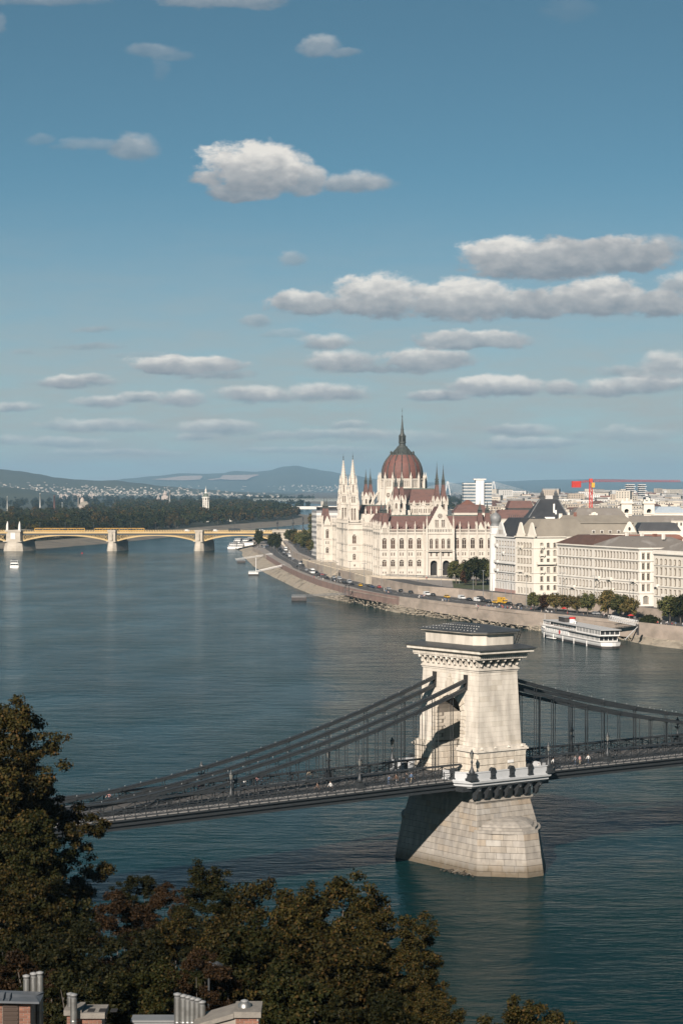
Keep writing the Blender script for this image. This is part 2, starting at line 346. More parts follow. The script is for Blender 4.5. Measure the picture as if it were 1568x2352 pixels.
# ---- shoreline (photo points on the water) and quay edge (photo points on the lower quay)
WL = [(gz(x, y, 0)) for x, y in ((560, 1267), (562, 1277), (590.6, 1302.6), (621, 1319), (689, 1352), (727, 1367), (777, 1379.5), (835.5, 1390.5), (876.5, 1399.5), (906, 1406.5), (1000, 1418.5), (1091, 1430), (1182, 1441.5), (1234, 1449), (1330, 1459), (1437.8, 1470), (1486.5, 1480.6), (1568, 1491))]
QL = [(gz(x, y, ZL)) for x, y in ((579, 1259), (594, 1267), (617, 1281), (654.6, 1304), (689, 1320.5), (735, 1338), (797, 1356), (850, 1366), (906, 1375.6), (1000, 1387), (1091, 1397.5), (1182, 1408.5), (1260, 1416), (1330, 1423), (1468, 1437), (1568, 1447.5))]
WL = [Vector((-112, 2120, 0)), Vector((-98, 2040, 0))] + WL + [Vector((139, 775, 0)), Vector((175, 670, 0))]
QL = [Vector((-88, 2120, ZL)), Vector((-80, 2040, ZL)), Vector((-77, 1960, ZL))] + QL + [Vector((146, 780, ZL)), Vector((184, 670, ZL))]
def along(pl, Y):                                     # X of a polyline at depth Y
    for a, b in zip(pl, pl[1:]):
        if (a.y - Y) * (b.y - Y) <= 0 and a.y != b.y: return lerp(a.x, b.x, (Y - a.y) / (b.y - a.y))
    return pl[0].x if Y > pl[0].y else pl[-1].x
# upper-terrace line
A8 = R(8.3); PO = Vector((22.0, 1199.0)); E1 = Vector((math.cos(A8), math.sin(A8))); E2 = Vector((-math.sin(A8), math.cos(A8)))
def pl2(x, y): v = PO + E1 * x + E2 * y; return v
RL = [(-62, 2120), (-56, 2000), (-47.5, 1850), (-38, 1650), (-22.8, 1489), tuple(pl2(-11.5, 235)), tuple(pl2(-12.6, 170)), tuple(pl2(-12, 110)), tuple(pl2(-9, 40)), tuple(pl2(-7, -6)), (24, 1150), (37.8, 1083), (57.7, 1050), (64.5, 1030), (86, 980), (124, 893), (131, 872), (150, 820), (193, 690)]
RL = [Vector((a, b, ZU)) for a, b in RL]
def strip(mb, A, B, n, k, za, zb, m=0, rough=0.0, prof=None):
    """n x k sheet between polylines A and B; heights za..zb"""
    g = []
    for i in range(n + 1):
        zq_ = zb(i / n) if callable(zb) else zb
        a = polyline(A, i / n); b = polyline(B, i / n); row = []
        for j in range(k + 1):
            t = j / k; p = a.lerp(b, t); z = lerp(za, zq_, prof(t) if prof else t)
            p.z = z
            if rough and 0 < j < k: p += Vector((rnd.uniform(-1, 1), rnd.uniform(-1, 1), rnd.uniform(-.6, 1))) * rough
            row.append(p)
        g.append(row)
    vs = [p for r in g for p in r]; w = k + 1
    mb.add(vs, [(i * w + j, (i + 1) * w + j, (i + 1) * w + j + 1, i * w + j + 1) for i in range(n) for j in range(k)], m)
# common parametrisation by fraction between matching knots
def resample(pl, n): return [polyline(pl, i / n) for i in range(n + 1)]
NB = 160
W_ = resample(WL, NB); Q_ = resample(QL, NB)
# foot of the quay wall: part of the way from wall top to waterline, never more than a few metres out
F_ = []
for i in range(NB + 1):
    d = W_[i] - Q_[i]; d.z = 0; l = d.length
    F_.append(Vector((Q_[i].x, Q_[i].y, 0)) + d.normalized() * min(0.5, l * 0.3))
def zf(Y): return lerp(2.1, 4.3, max(0, min(1, (Y - 930) / 130)))        # height of the wall foot
mb = MB(); strip(mb, [p + (p - F_[i]).normalized() * 3 for i, p in enumerate(W_)], F_, NB * 3, 10, -0.9, lambda t: zf(polyline(F_, t).y) + .25, 0, 0.30, lambda t: t ** 0.8)
tag(mb.build('rubble_bank', M_RUBBLE), kind='structure')
mb = MB()
for i in range(NB):
    for _ in range(18):
        t = rnd.random() ** 1.5; a = W_[i].lerp(W_[i + 1], rnd.random()); b = F_[i]; p = a.lerp(b, t); p.z = -0.4 + (zf(p.y) + .4) * t ** 0.8
        s = rnd.uniform(.25, .8) * (1.2 if p.x > 40 else .75)
        vs = [p + Vector((rnd.uniform(.5, 1) * x, rnd.uniform(.5, 1) * y, rnd.uniform(.4, .9) * z)) * s for z in (-.5, .6) for x, y in ((-1, -1), (1, -1), (1, 1), (-1, 1))]
        mb.hexa(vs)
tag(mb.build('loose_rocks', M_ROCK), 'pale broken rocks scattered along the waterline below the quay', 'rocks', kind='stuff')
mb = MB(); mb.loft([[Vector((p.x, p.y, zf(p.y) - .6)), Vector((p.x, p.y, ZL + 0.02)) + (Q_[i] - F_[i]).normalized() * 0.35 * Vector((1, 1, 0)), Vector((p.x, p.y, ZL + 0.02)) + (Q_[i] - F_[i]).normalized() * 1.4, Vector((p.x, p.y, 2.2)) + (Q_[i] - F_[i]).normalized() * 1.4] for i, p in enumerate(F_)], 0, True)
ncop = len(mb.f)
qw = tag(mb.build('quay_wall', [M_QUAY, M_PINK]), 'long beige stone quay wall curving along the far river bank', 'wall')
for p in qw.data.polygons:
    if p.center.x < 28 and p.center.y < 1650: p.material_index = 1
mb = MB()
for i in range(0, NB, 1):                            # coping stones along the top of the wall
    a, b = Q_[i], Q_[i + 1]; d = (b - a); n_ = max(1, int(d.length / 6))
mb.loft([[Vector((p.x, p.y, ZL)), Vector((p.x, p.y, ZL + .35)), Vector((p.x, p.y, ZL + .35)) + Vector((.75, .25, 0)), Vector((p.x, p.y, ZL)) + Vector((.75, .25, 0))] for p in Q_], 0)
mb.build('coping', M_QUAY, qw)
# lower quay: promenade and road
mb = MB(); R_ = resample(RL, NB)
QI = [p + Vector((1.0, .33, 0)) for p in Q_]
strip(mb, QI, R_, NB, 6, ZL, ZL); tag(mb.build('lower_quay', M_PAVE), kind='structure')
def between(t): return [Q_[i].lerp(R_[i], t) for i in range(NB + 1)]
mb = MB(); strip(mb, between(.36), between(.90), NB, 2, ZL + .012, ZL + .012); tag(mb.build('lower_road', M_ASPH), kind='structure')
mb = MB()
c0 = between(.625); c1 = between(.635)
for i in range(0, NB, 2): mb.quad(*(Vector((p.x, p.y, ZL + .018)) for p in (c0[i], c1[i], c1[i + 1], c0[i + 1])))
tag(mb.build('road_marking', M_LINE), kind='structure')
mb = MB(); mb.loft([[Vector((p.x, p.y, ZL - 1)), Vector((p.x, p.y, ZU + .9)), Vector((p.x, p.y, ZU + .9)) + Vector((.6, .2, 0)), Vector((p.x, p.y, ZL - 1)) + Vector((.6, .2, 0))] for p in R_ if p.y < 1900], 0)
rw = tag(mb.build('retaining_wall', M_QUAY), 'pale stone retaining wall between the riverside road and upper street', 'wall')
# upper city ground reaching the horizon
mb = MB(); far = [Vector((p.x + .5, p.y + .2, ZU)) for p in R_]
east = [Vector((2600, lerp(2120, 690, i / NB), ZU)) for i in range(NB + 1)]
strip(mb, far, east, NB, 3, ZU, ZU)
tag(mb.build('city_ground', M_PAVE), kind='structure')
mb = MB(); up0 = [p + Vector((5.0, 1.7, 0)) for p in R_]; up1 = [p + Vector((15.0, 5.0, 0)) for p in R_]
strip(mb, up0, up1, NB, 1, ZU + .012, ZU + .012); tag(mb.build('upper_street', M_ASPH), kind='structure')
# bank north of the yellow bridge, and the plain beyond
mb = MB()
N1 = [(-112, 2120), (-75, 2250), (0, 2400), (70, 2750), (105, 3200), (130, 3700), (110, 4600), (90, 5600), (-60, 6900), (-300, 9000), (-300, 16000)]
vs = [Vector((a, b, -.5)) for a, b in N1]; v2 = [Vector((a + 25, b + 8, 5.0)) for a, b in N1]; v3 = [Vector((9000, b, 6.0)) for a, b in N1]
strip(mb, vs, v2, 60, 1, -.5, ZU - 1); strip(mb, v2, v3, 60, 1, ZU - 1, ZU - 1)
tag(mb.build('north_bank', M_EARTH), kind='structure')
mb = MB(); N2 = [(-9000, 4300), (-900, 4500), (-420, 5200), (-330, 6200), (-440, 7600), (-700, 9000), (-700, 16000)]
vs = [Vector((a, b, -.5)) for a, b in N2]; v3 = [Vector((-9001, 16000 if i > 3 else 4300 + i * 900, 5)) for i, (a, b) in enumerate(N2)]
mb.poly([(a, b, 3.0) for a, b in N2[1:]] + [(-9000, 16000, 3.0), (-9000, 4300, 3.0)])
tag(mb.build('west_plain', M_FOREST), kind='structure')
mb = MB(); mb.quad((-14000, 8999, 2.2), (14000, 8999, 2.2), (26000, 42000, 2.2), (-26000, 42000, 2.2)); tag(mb.build('far_plain', M_FOREST), kind='structure')
# ---- island
ISL = [gz(x, y, 0) for x, y in ((-60, 1262), (60, 1261), (110, 1260), (175, 1254), (241, 1248.8), (279, 1245), (340, 1238.5), (379, 1234.7), (425, 1229), (472, 1224.4), (540, 1219), (600, 1213.5), (660, 1208), (722, 1202.5))]
ISL += [Vector((-24, 3800, 0)), Vector((-52, 4200, 0)), Vector((-105, 4800, 0)), Vector((-200, 5400, 0))]
mb = MB(); inn = [p + Vector((-30, 42, 0)) if i < 10 else p + Vector((-45, 30, 0)) for i, p in enumerate(ISL)]
strip(mb, [p + Vector((4, -6, 0)) for p in ISL], inn, 120, 5, -.6, 5.0, 0, .3)
tag(mb.build('island_shore', M_SAND), kind='structure')
mb = MB(); wst = [Vector((-900, 2150 + 3300 * i / 17, 5)) for i in range(18)]
strip(mb, inn, wst, 40, 1, 5.0, 5.0); tag(mb.build('island_ground', M_FOREST), kind='structure')
ISL_IN = inn
# ---- hills
def ridge(name, pts, Y, depth, m, bumps=4, seed=1, foot=2.0, drop=.97):
    """a range whose skyline passes through the given photo points; rises from the plain in front and falls away behind"""
    r2 = random.Random(seed); mb = MB(); n = 90; sky_ = [at(x, y, Y) for x, y in pts]; xs = [p.x for p in sky_]
    rows = []
    for j, t in enumerate((0, .12, .25, .4, .55, .7, .85, 1.0, 1.25, 1.6)):
        row = []
        for i in range(n + 1):
            X = lerp(xs[0], xs[-1], i / n); z = sky_[-1].z
            for a, b in zip(sky_, sky_[1:]):
                if a.x <= X <= b.x: k = (X - a.x) / (b.x - a.x); k = k * k * (3 - 2 * k); z = lerp(a.z, b.z, k); break
            yy_ = Y - depth * (1 - t); s = math.sin(min(t, 1) * math.pi / 2) ** 1.3 if t <= 1 else max(0, 1 - (t - 1) * 1.2)
            wob = 1 + (.16 * math.sin(X / depth * 5 + seed) + .1 * math.sin(X / depth * 13 + 2 * seed)) * math.sin(min(t, 1) * math.pi)
            row.append((X * yy_ / Y, yy_, foot + (z - foot) * s * wob + r2.uniform(-1, 1) * .008 * z * (t != 1)))
        rows.append(row)
    vs = [p for r in rows for p in r]; w = n + 1
    mb.add(vs, [(j * w + i, j * w + i + 1, (j + 1) * w + i + 1, (j + 1) * w + i) for j in range(len(rows) - 1) for i in range(n)], 0, True)
    return tag(mb.build(name, m), kind='structure')
M_HILL = mat('wooded_hill', (0.030, 0.040, 0.022), (0.055, 0.058, 0.030), 0.003, 0.95, detail=10, world=True)
M_HILLF = mat('far_hill', (0.035, 0.045, 0.028), (0.06, 0.065, 0.035), 0.0016, 0.95, detail=8, world=True)
hill_w = ridge('hill_west', [(-700, 1050), (-300, 1060), (-60, 1073), (0, 1077.5), (45, 1082), (90, 1089), (130, 1097), (180, 1101.5), (230, 1104), (262, 1103), (310, 1110), (380, 1118), (460, 1124), (540, 1129), (620, 1133), (700, 1136)], 13000, 2900, M_HILL, seed=3)
hill_m = ridge('hill_middle', [(100, 1126), (180, 1119), (223, 1113), (290, 1099), (357, 1093.5), (416, 1087), (470, 1088), (511, 1087), (537, 1081.5), (588, 1083.5), (614, 1081), (652, 1071.5), (680, 1069.5), (716, 1076), (746, 1081.5), (800, 1090), (865, 1100), (940, 1107), (1040, 1112), (1200, 1116)], 27000, 6500, M_HILLF, seed=5)
hill_e = ridge('hill_east', [(600, 1116), (760, 1110), (900, 1108), (982, 1107.5), (1026, 1110), (1128, 1106), (1273, 1101.8), (1395, 1100), (1480, 1103), (1568, 1106), (1700, 1103), (1900, 1108)], 31000, 7000, M_HILLF, seed=9)
hill_n = ridge('hill_near', [(-700, 1090), (-200, 1108), (-40, 1114), (20, 1119), (60, 1123), (100, 1129), (130, 1135)], 8200, 1000, M_HILL, seed=12)
# bare quarry faces on the middle hill: pale rock sheets lying on its upper slope
M_QUARRY = mat('quarry_rock', (0.46, 0.34, 0.28), (0.34, 0.26, 0.21), 0.01, 0.95, world=True)
import mathutils.bvhtree as bt
def bvh(o): return bt.BVHTree.FromPolygons([v.co for v in o.data.vertices], [p.vertices[:] for p in o.data.polygons])
def on(bv, x, y): return bv.ray_cast(Vector((0, 0, CAMH)), ray(x, y).normalized())[0]
BV, BV2 = bvh(hill_w), bvh(hill_m); mb = MB()
def on_hill(x, y):
    p = on(BV2, x, y); p = p if p else at(x, y, 26500); return Vector((0, 0, CAMH)) + (p - Vector((0, 0, CAMH))) * .985
for top in ([(345, 1101), (380, 1098), (420, 1093), (462, 1092), (466, 1095), (460, 1101), (436, 1103), (390, 1103)], [(474, 1101), (505, 1098), (512, 1091.5), (545, 1091), (590, 1089.5), (596, 1091), (578, 1096), (566, 1102), (530, 1102), (500, 1100), (485, 1103)]):
    pts = [on_hill(x, y) for x, y in top]; n_ = len(pts); c_ = sum(pts, Vector()) / n_; back = [p + (p - Vector((0, 0, CAMH))).normalized() * 700 for p in pts]
    mb.add(pts + back + [c_], [(i, (i + 1) % n_, 2 * n_) for i in range(n_)] + [(i, (i + 1) % n_, (i + 1) % n_ + n_, i + n_) for i in range(n_)])
tag(mb.build('quarry_face', M_QUARRY), kind='structure')
# ---- air
def haze(density):
    m = bpy.data.materials.new('air_haze'); m.use_nodes = True; t = m.node_tree; t.nodes.clear()
    v = t.nodes.new('ShaderNodeVolumePrincipled'); o = t.nodes.new('ShaderNodeOutputMaterial')
    v.inputs['Color'].default_value = (0.28, 0.465, 0.62, 1); v.inputs['Density'].default_value = density; v.inputs['Anisotropy'].default_value = 0.0
    t.links.new(v.outputs[0], o.inputs['Volume'])
    mb = MB(); mb.box(-27000, 27000, -300, 43000, -2.5, 470)
    tag(mb.build('haze', m), 'thin blue autumn haze over the river plain', 'haze', kind='stuff')
haze(4.0e-5)

# ================================================================== CHAIN BRIDGE
BO = Vector((20.87, 347.8, 0)); BA = R(36)
def stone_mat(name, cols, bump=0.35, rough=0.88, nscale=1.2, wet=False):
    m = mat(name, cols[0][1], cols[0][1], nscale, rough, bump=bump, bscale=4.0, lo=.3, hi=.7)
    t = m.node_tree; b = t.nodes['Principled BSDF']
    oi = t.nodes.new('ShaderNodeObjectInfo'); r = t.nodes.new('ShaderNodeValToRGB'); el = r.color_ramp.elements
    cols = [(p, tuple(x * ALB for x in c)) for p, c in cols]; el[0].position = 0; el[0].color = (*cols[0][1], 1); el[1].position = 1; el[1].color = (*cols[-1][1], 1)
    for p, c in cols[1:-1]: el.new(p).color = (*c, 1)
    t.links.new(oi.outputs['Random'], r.inputs[0])
    # streaks and stains running down the stone
    g = t.nodes.new('ShaderNodeNewGeometry'); mp = t.nodes.new('ShaderNodeMapping'); mp.inputs['Scale'].default_value = (1, 1, .25)
    t.links.new(g.outputs['Position'], mp.inputs[0])
    n = t.nodes.new('ShaderNodeTexNoise'); n.inputs['Scale'].default_value = nscale; n.inputs['Detail'].default_value = 8; t.links.new(mp.outputs[0], n.inputs['Vector'])
    mr = t.nodes.new('ShaderNodeMapRange'); t.links.new(n.outputs[0], mr.inputs[0]); mr.inputs[1].default_value = .3; mr.inputs[2].default_value = .7; mr.inputs[3].default_value = .70; mr.inputs[4].default_value = 1.14
    hs = t.nodes.new('ShaderNodeHueSaturation'); t.links.new(r.outputs[0], hs.inputs['Color']); t.links.new(mr.outputs[0], hs.inputs['Value'])
    out = hs.outputs[0]
    if wet:                                            # damp, algae-stained foot of the pier
        sp = t.nodes.new('ShaderNodeSeparateXYZ'); t.links.new(g.outputs['Position'], sp.inputs[0]); ad = t.nodes.new('ShaderNodeMath'); ad.operation = 'MULTIPLY_ADD'; ad.inputs[1].default_value = -3.4; t.links.new(n.outputs[0], ad.inputs[0]); t.links.new(sp.outputs[2], ad.inputs[2])
        m2 = t.nodes.new('ShaderNodeMapRange'); t.links.new(ad.outputs[0], m2.inputs[0]); m2.inputs[1].default_value = -1.2; m2.inputs[2].default_value = .5; m2.inputs[3].default_value = .85; m2.inputs[4].default_value = 0
        mx = t.nodes.new('ShaderNodeMix'); mx.data_type = 'RGBA'; t.links.new(m2.outputs[0], mx.inputs[0]); t.links.new(out, mx.inputs[6]); mx.inputs[7].default_value = (.066, .05, .03, 1); out = mx.outputs[2]
    t.links.new(out, b.inputs['Base Color']); return m
M_PIER = stone_mat('pier_stone', [(0, (.31, .278, .235)), (.5, (.335, .302, .255)), (.68, (.295, .272, .24)), (.8, (.345, .30, .24)), (.88, (.31, .25, .185)), (.95, (.37, .345, .305)), (1, (.27, .225, .17))], .4, wet=True)
M_JOINT = mat('mortar', (.22, .19, .155), (.17, .15, .12), 1.0, .95)
M_TOWER = stone_mat('tower_stone', [(0, (.60, .545, .465)), (.6, (.64, .585, .50)), (.85, (.58, .53, .45)), (1, (.54, .485, .40))], .3, nscale=.8)
M_RUST = stone_mat('rusticated_stone', [(0, (.58, .515, .42)), (.6, (.63, .565, .465)), (1, (.53, .46, .365))], .8)
M_ROOF = mat('roof_sheet', (.045, .048, .05), (.065, .067, .066), .6, .5, spec=.4)
M_BALC = mat('pale_grey_paint', (.50, .51, .51), (.44, .45, .45), .7, .6)
M_DECKT = mat('walkway_boards', (.26, .25, .235), (.20, .19, .18), .8, .85)

TW = thing('bridge_tower', 'pale stone gate tower of the suspension bridge standing on its river pier', 'bridge tower', BO, BA)
def wedge_block(mb, p, out, thick, inset):
    """stone on the quad p (bl,br,tr,tl): back face a little inside, bevelled front face proud by thick"""
    p = [Vector(q) for q in p]; c = sum(p, Vector()) / 4
    back = [q - out * .12 for q in p]
    fr = []
    for k in range(4):
        a = (p[(k + 1) % 4] - p[k]).normalized(); b = (p[k - 1] - p[k]).normalized(); fr.append(p[k] + (a + b) * inset + out * thick)
    mb.add(back + p + fr, [(0, 1, 5, 4), (1, 2, 6, 5), (2, 3, 7, 6), (3, 0, 4, 7), (4, 5, 9, 8), (5, 6, 10, 9), (6, 7, 11, 10), (7, 4, 8, 11), (8, 9, 10, 11)])
def lay(face, courses, avg, parent, name, m, thick=.02, inset=.03, gap=.02, seed=0, zs=None):
    bl, br, tr, tl = [Vector(q) for q in face]; rr = random.Random(seed)
    out = (br - bl).cross(tl - bl).normalized()
    zs = zs or [i / courses for i in range(courses + 1)]
    for c in range(len(zs) - 1):
        a0, a1 = bl.lerp(tl, zs[c]), bl.lerp(tl, zs[c + 1]); b0, b1 = br.lerp(tr, zs[c]), br.lerp(tr, zs[c + 1])
        Ln = (b0 - a0).length; n = max(1, round(Ln / avg)); cuts = [0.0] + [(k + rr.uniform(-.22, .22) + (.25 if c % 2 else -.2)) / n for k in range(1, n)] + [1.0]
        g = .45 * gap / max(.01, Ln); gh = gap / max(.01, (a1 - a0).length)
        for s0, s1 in zip(cuts, cuts[1:]):
            q = lambda s, h: a0.lerp(a1, h).lerp(b0.lerp(b1, h), s)
            mb = MB(); th = thick * rr.uniform(.6, 1.4)
            wedge_block(mb, (q(s0 + g, gh), q(s1 - g, gh), q(s1 - g, 1 - gh), q(s0 + g, 1 - gh)), out, th, inset)
            mb.build(name, m, parent)
# ---- river pier
ZB, ZC, ZT = -1.2, 6.6, 11.0
def low(z):                                            # plan of the pier with its two pointed ends
    t = (z - ZB) / (ZC - ZB); hu = lerp(7.35, 6.4, t); cr = lerp(10.7, 9.7, t); ns = lerp(16.5, 15.2, t); nw = lerp(1.7, 1.5, t)
    return [(-hu, cr), (-hu, -cr), (-nw, -ns), (nw, -ns), (hu, -cr), (hu, cr), (nw, ns), (-nw, ns)]
mb = MB()
sc_ = lambda P_, k: [(a * k, b * k) for a, b in P_]
mb.prism(sc_(low(ZB), .972), ZB, ZC, 0, sc_(low(ZC), .972))
mb.rect(6.30, 9.45, ZC, ZT, 5.55, 8.4)
pier = mb.build('pier', M_JOINT, TW)
l0, l1 = low(ZB), low(ZC)
def f3(a, z): return (a[0], a[1], z)
NCZ = 8
for (i, j, av, sd) in ((0, 1, 2.3, 1), (1, 2, 2.1, 2), (2, 3, 3.4, 3), (3, 4, 2.1, 4)):
    lay((f3(l0[i], ZB), f3(l0[j], ZB), f3(l1[j], ZC), f3(l1[i], ZC)), NCZ, av, pier, 'stone', M_PIER, .03, .02, .015, sd)
hu0, hv0, hu1, hv1 = 6.38, 9.55, 5.62, 8.5
lay(((-hu0, hv0, ZC), (-hu0, -hv0, ZC), (-hu1, -hv1, ZT), (-hu1, hv1, ZT)), 5, 1.9, pier, 'stone', M_PIER, .025, .02, .015, 5)
lay(((-hu0, -hv0, ZC), (hu0, -hv0, ZC), (hu1, -hv1, ZT), (-hu1, -hv1, ZT)), 5, 1.9, pier, 'stone', M_PIER, .025, .02, .015, 6)
for sg in (-1, 1):                                     # rounded, stepped caps of the cutwaters
    def nose(k, z, s0=9.0):
        pts = [(-6.35 * k, s0), (-6.35 * k, s0 + .7 * k), (-5.0 * k, s0 + 2.6 * k), (-3.2 * k, s0 + 4.6 * k), (-1.5 * k, s0 + 6.0 * k), (1.5 * k, s0 + 6.0 * k), (3.2 * k, s0 + 4.6 * k), (5.0 * k, s0 + 2.6 * k), (6.35 * k, s0 + .7 * k), (6.35 * k, s0)]
        r = [(a, sg * b, z) for a, b in pts]
        return r if sg > 0 else r
    mb = MB(); mb.loft([nose(1.02, ZC), nose(1.02, ZC + .45), nose(.93, ZC + .46), nose(.93, ZC + .85), nose(.84, ZC + .86), nose(.80, ZC + 1.15), nose(.62, ZC + 1.6), nose(.35, ZC + 1.9), nose(.05, ZC + 2.0)])
    mb.build('cutwater_cap', M_PIER, TW)
mb = MB(); mb.rect(5.75, 8.65, ZT, ZT + .25); mb.rect(5.95, 8.85, ZT + .25, ZT + .6); mb.rect(5.7, 8.6, ZT + .6, 14.4, m=0)
mb.build('pier_cornice', M_PIER, TW)
DW = thing('driftwood', 'pale driftwood branches caught at the foot of the bridge pier', 'driftwood', BO, BA); rd_ = random.Random(3)
for k in range(9):
    v0 = -7.5 + rd_.uniform(-2.2, 2.2); mb = MB(); a_ = rd_.uniform(0, 6.3); l_ = rd_.uniform(.5, 1.5)
    mb.tube([(-8.2 - rd_.uniform(0, .9), v0, .05 + rd_.uniform(0, .25)), (-8.1 + .3 * l_ * math.cos(a_), v0 + .5 * l_ * math.sin(a_), .35 + rd_.uniform(0, .3)), (-8.2 + .2 * l_ * math.cos(a_), v0 + l_ * math.sin(a_), .15)], [.07, .06, .03], 5); mb.build('branch', M_JOINT if k % 2 else M_PIER, DW)
mb = MB()
for k in range(26): mb.ball((-8.0 + rd_.uniform(-.9, .5), -7.3 + rd_.gauss(0, 2.0), rd_.uniform(-.1, .12)), rd_.uniform(.15, .4), 0, 6, 4)
mb.build('mud_heap', mat('wet_mud', (.035, .028, .018), None, 2, .7), DW)['kind'] = 'stuff'
# ---- balcony round the tower end: iron brackets, moulded slab, parapet
def ring(o, z, side=-1):
    p = [(-9.6 - o, -4.9), (-9.6 - o, -7.6 - o * .5), (-8.1 - o * .5, -10.6 - o), (8.1 + o * .5, -10.6 - o), (9.6 + o, -7.6 - o * .5), (9.6 + o, -4.9)]
    return [(a, b * (1 if side < 0 else -1), z) for a, b in p]
for sd in (-1, 1):
    mb = MB(); mb.loft([ring(-.75, 13.75, sd), ring(-.55, 13.95, sd), ring(-.25, 14.1, sd), ring(-.2, 14.45, sd), ring(.12, 14.6, sd), ring(.2, 14.95, sd), ring(.05, 15.0, sd), ring(.05, 15.12, sd)])
    mb.build('balcony_slab', M_BALC, TW)
    mb = MB(); o = [ring(-.12, 15.12, sd), ring(-.12, 16.18, sd), ring(-.05, 16.2, sd), ring(-.05, 16.36, sd), ring(-.5, 16.36, sd), ring(-.45, 15.12, sd)]
    mb.loft(o, 0, False, closed=False); mb.build('parapet', M_BALC, TW)
    for u in [-8.2, -6.3, -4.2, -2.1, 0, 2.1, 4.2, 6.3, 8.2]:   # scroll brackets under the slab
        mb = MB()
        mb.ext([(sd * 8.6, 11.75), (sd * 9.1, 11.7), (sd * 9.6, 12.1), (sd * 9.9, 12.9), (sd * 10.35, 13.3), (sd * 10.4, 13.74), (sd * 8.6, 13.74)], u - .2, u + .2, axis='x')
        mb.ball((u, sd * 10.25, 13.35), .24)
        if abs(u) < 7: mb.build('bracket', M_IRON, TW)
mb = MB(); mb.rect(9.0, 9.2, 13.2, 13.9); mb.build('balcony_beam', M_IRON, TW)
def stele():
    mb = MB()
    mb.box(-.55, .55, -.32, .32, 0, .22); mb.box(-.42, .42, -.26, .26, .22, 1.05)
    pr = [(-.52, 1.05), (.52, 1.05), (.52, 1.3)] + [(.52 * math.cos(a), 1.3 + .52 * math.sin(a)) for a in [math.pi * k / 8 for k in range(1, 8)]] + [(-.52, 1.3)]
    mb.ext(pr, -.3, .3)
    for k in range(7):                                 # shell fan
        a = math.pi * (k + .5) / 7; mb.bar((0, -.32, 1.3), (.42 * math.cos(a), -.32, 1.3 + .42 * math.sin(a)), .07, .05)
    mb.box(-.26, .26, -.29, -.25, .38, .92); mb.bar((-.2, -.31, .65), (.2, -.31, .65), .2, .06)
    return mb.mesh('balcony_pedestal', M_IRON)
ME_ST = stele()
for sd in (-1, 1):
    for (u, v, rz) in ((-9.35, -7.3, -R(75)), (-3.9, -10.45, 0), (0, -10.45, 0), (3.9, -10.45, 0), (9.35, -7.3, R(75))):
        place('balcony_pedestal', ME_ST, TW, (u, v * (-sd), 15.1), (0, 0, rz if sd < 0 else math.pi - rz))
# ---- plinth of the gate: two legs of rusticated blocks
PLZ0, PLZ1 = 14.4, 19.2; AW = 3.1
mb = MB()
for s in (-1, 1):
    a, b = sorted((s * AW, s * 8.1)); mb.box(-5.0, 5.0, a, b, PLZ0, PLZ1)
plinth = mb.build('plinth', M_JOINT, TW)
zc = [.12, .32, .53, .74, .92]
lay(((-5, -8.1, PLZ0), (5, -8.1, PLZ0), (5, -8.1, PLZ1), (-5, -8.1, PLZ1)), 0, 2.4, plinth, 'rusticated_block', M_RUST, .13, .06, .015, 11, zc)
lay(((-5, -AW, PLZ0), (-5, -8.1, PLZ0), (-5, -8.1, PLZ1), (-5, -AW, PLZ1)), 0, 1.7, plinth, 'rusticated_block', M_RUST, .13, .06, .015, 12, zc)
lay(((-5, 8.1, PLZ0), (-5, AW, PLZ0), (-5, AW, PLZ1), (-5, 8.1, PLZ1)), 0, 1.7, plinth, 'rusticated_block', M_RUST, .13, .06, .015, 13, zc)
lay(((-5, AW, PLZ0), (5, AW, PLZ0), (5, AW, PLZ1), (-5, AW, PLZ1)), 0, 2.2, plinth, 'rusticated_block', M_RUST, .07, .05, .015, 14, zc)
for s in (-1, 1):
    mb = MB(); a, b = sorted((s * (AW - .08), s * 8.22))
    mb.box(-5.12, 5.12, a, b, 18.75, 19.0); mb.box(-5.4, 5.4, a - (.2 if s < 0 else .12), b + (.2 if s > 0 else .12), 19.0, 19.28); mb.box(-5.25, 5.25, a, b, 19.28, 19.5); mb.box(-5.0, 5.0, a + .12, b - .12, 19.5, 19.8)
    mb.build('plinth_cornice', M_TOWER, TW)
    for u in (-4.2, -1.4, 1.4, 4.2):
        mb = MB(); mb.cone((u, s * 8.1, 19.5), .35, .35, 5); mb.build('finial', M_TOWER, TW)
# ---- shaft with the arched gateway
SZ0, SZ1, SPR = 19.6, 31.9, 24.4
def hu_(z): return lerp(4.55, 3.98, (z - SZ0) / (SZ1 - SZ0))
def hv_(z): return lerp(7.6, 7.15, (z - SZ0) / (SZ1 - SZ0))
NA = 14
arch = [(AW * math.cos(math.pi * k / NA), SPR + AW * math.sin(math.pi * k / NA)) for k in range(NA + 1)]     # +v to -v
mb = MB()
def leg(s):                                            # tapering leg from plinth to springing height
    return [[(-hu_(z), s * AW, z), (hu_(z), s * AW, z), (hu_(z), s * hv_(z), z), (-hu_(z), s * hv_(z), z)] for z in (SZ0, SPR)]
for s in (-1, 1): mb.loft(leg(s))
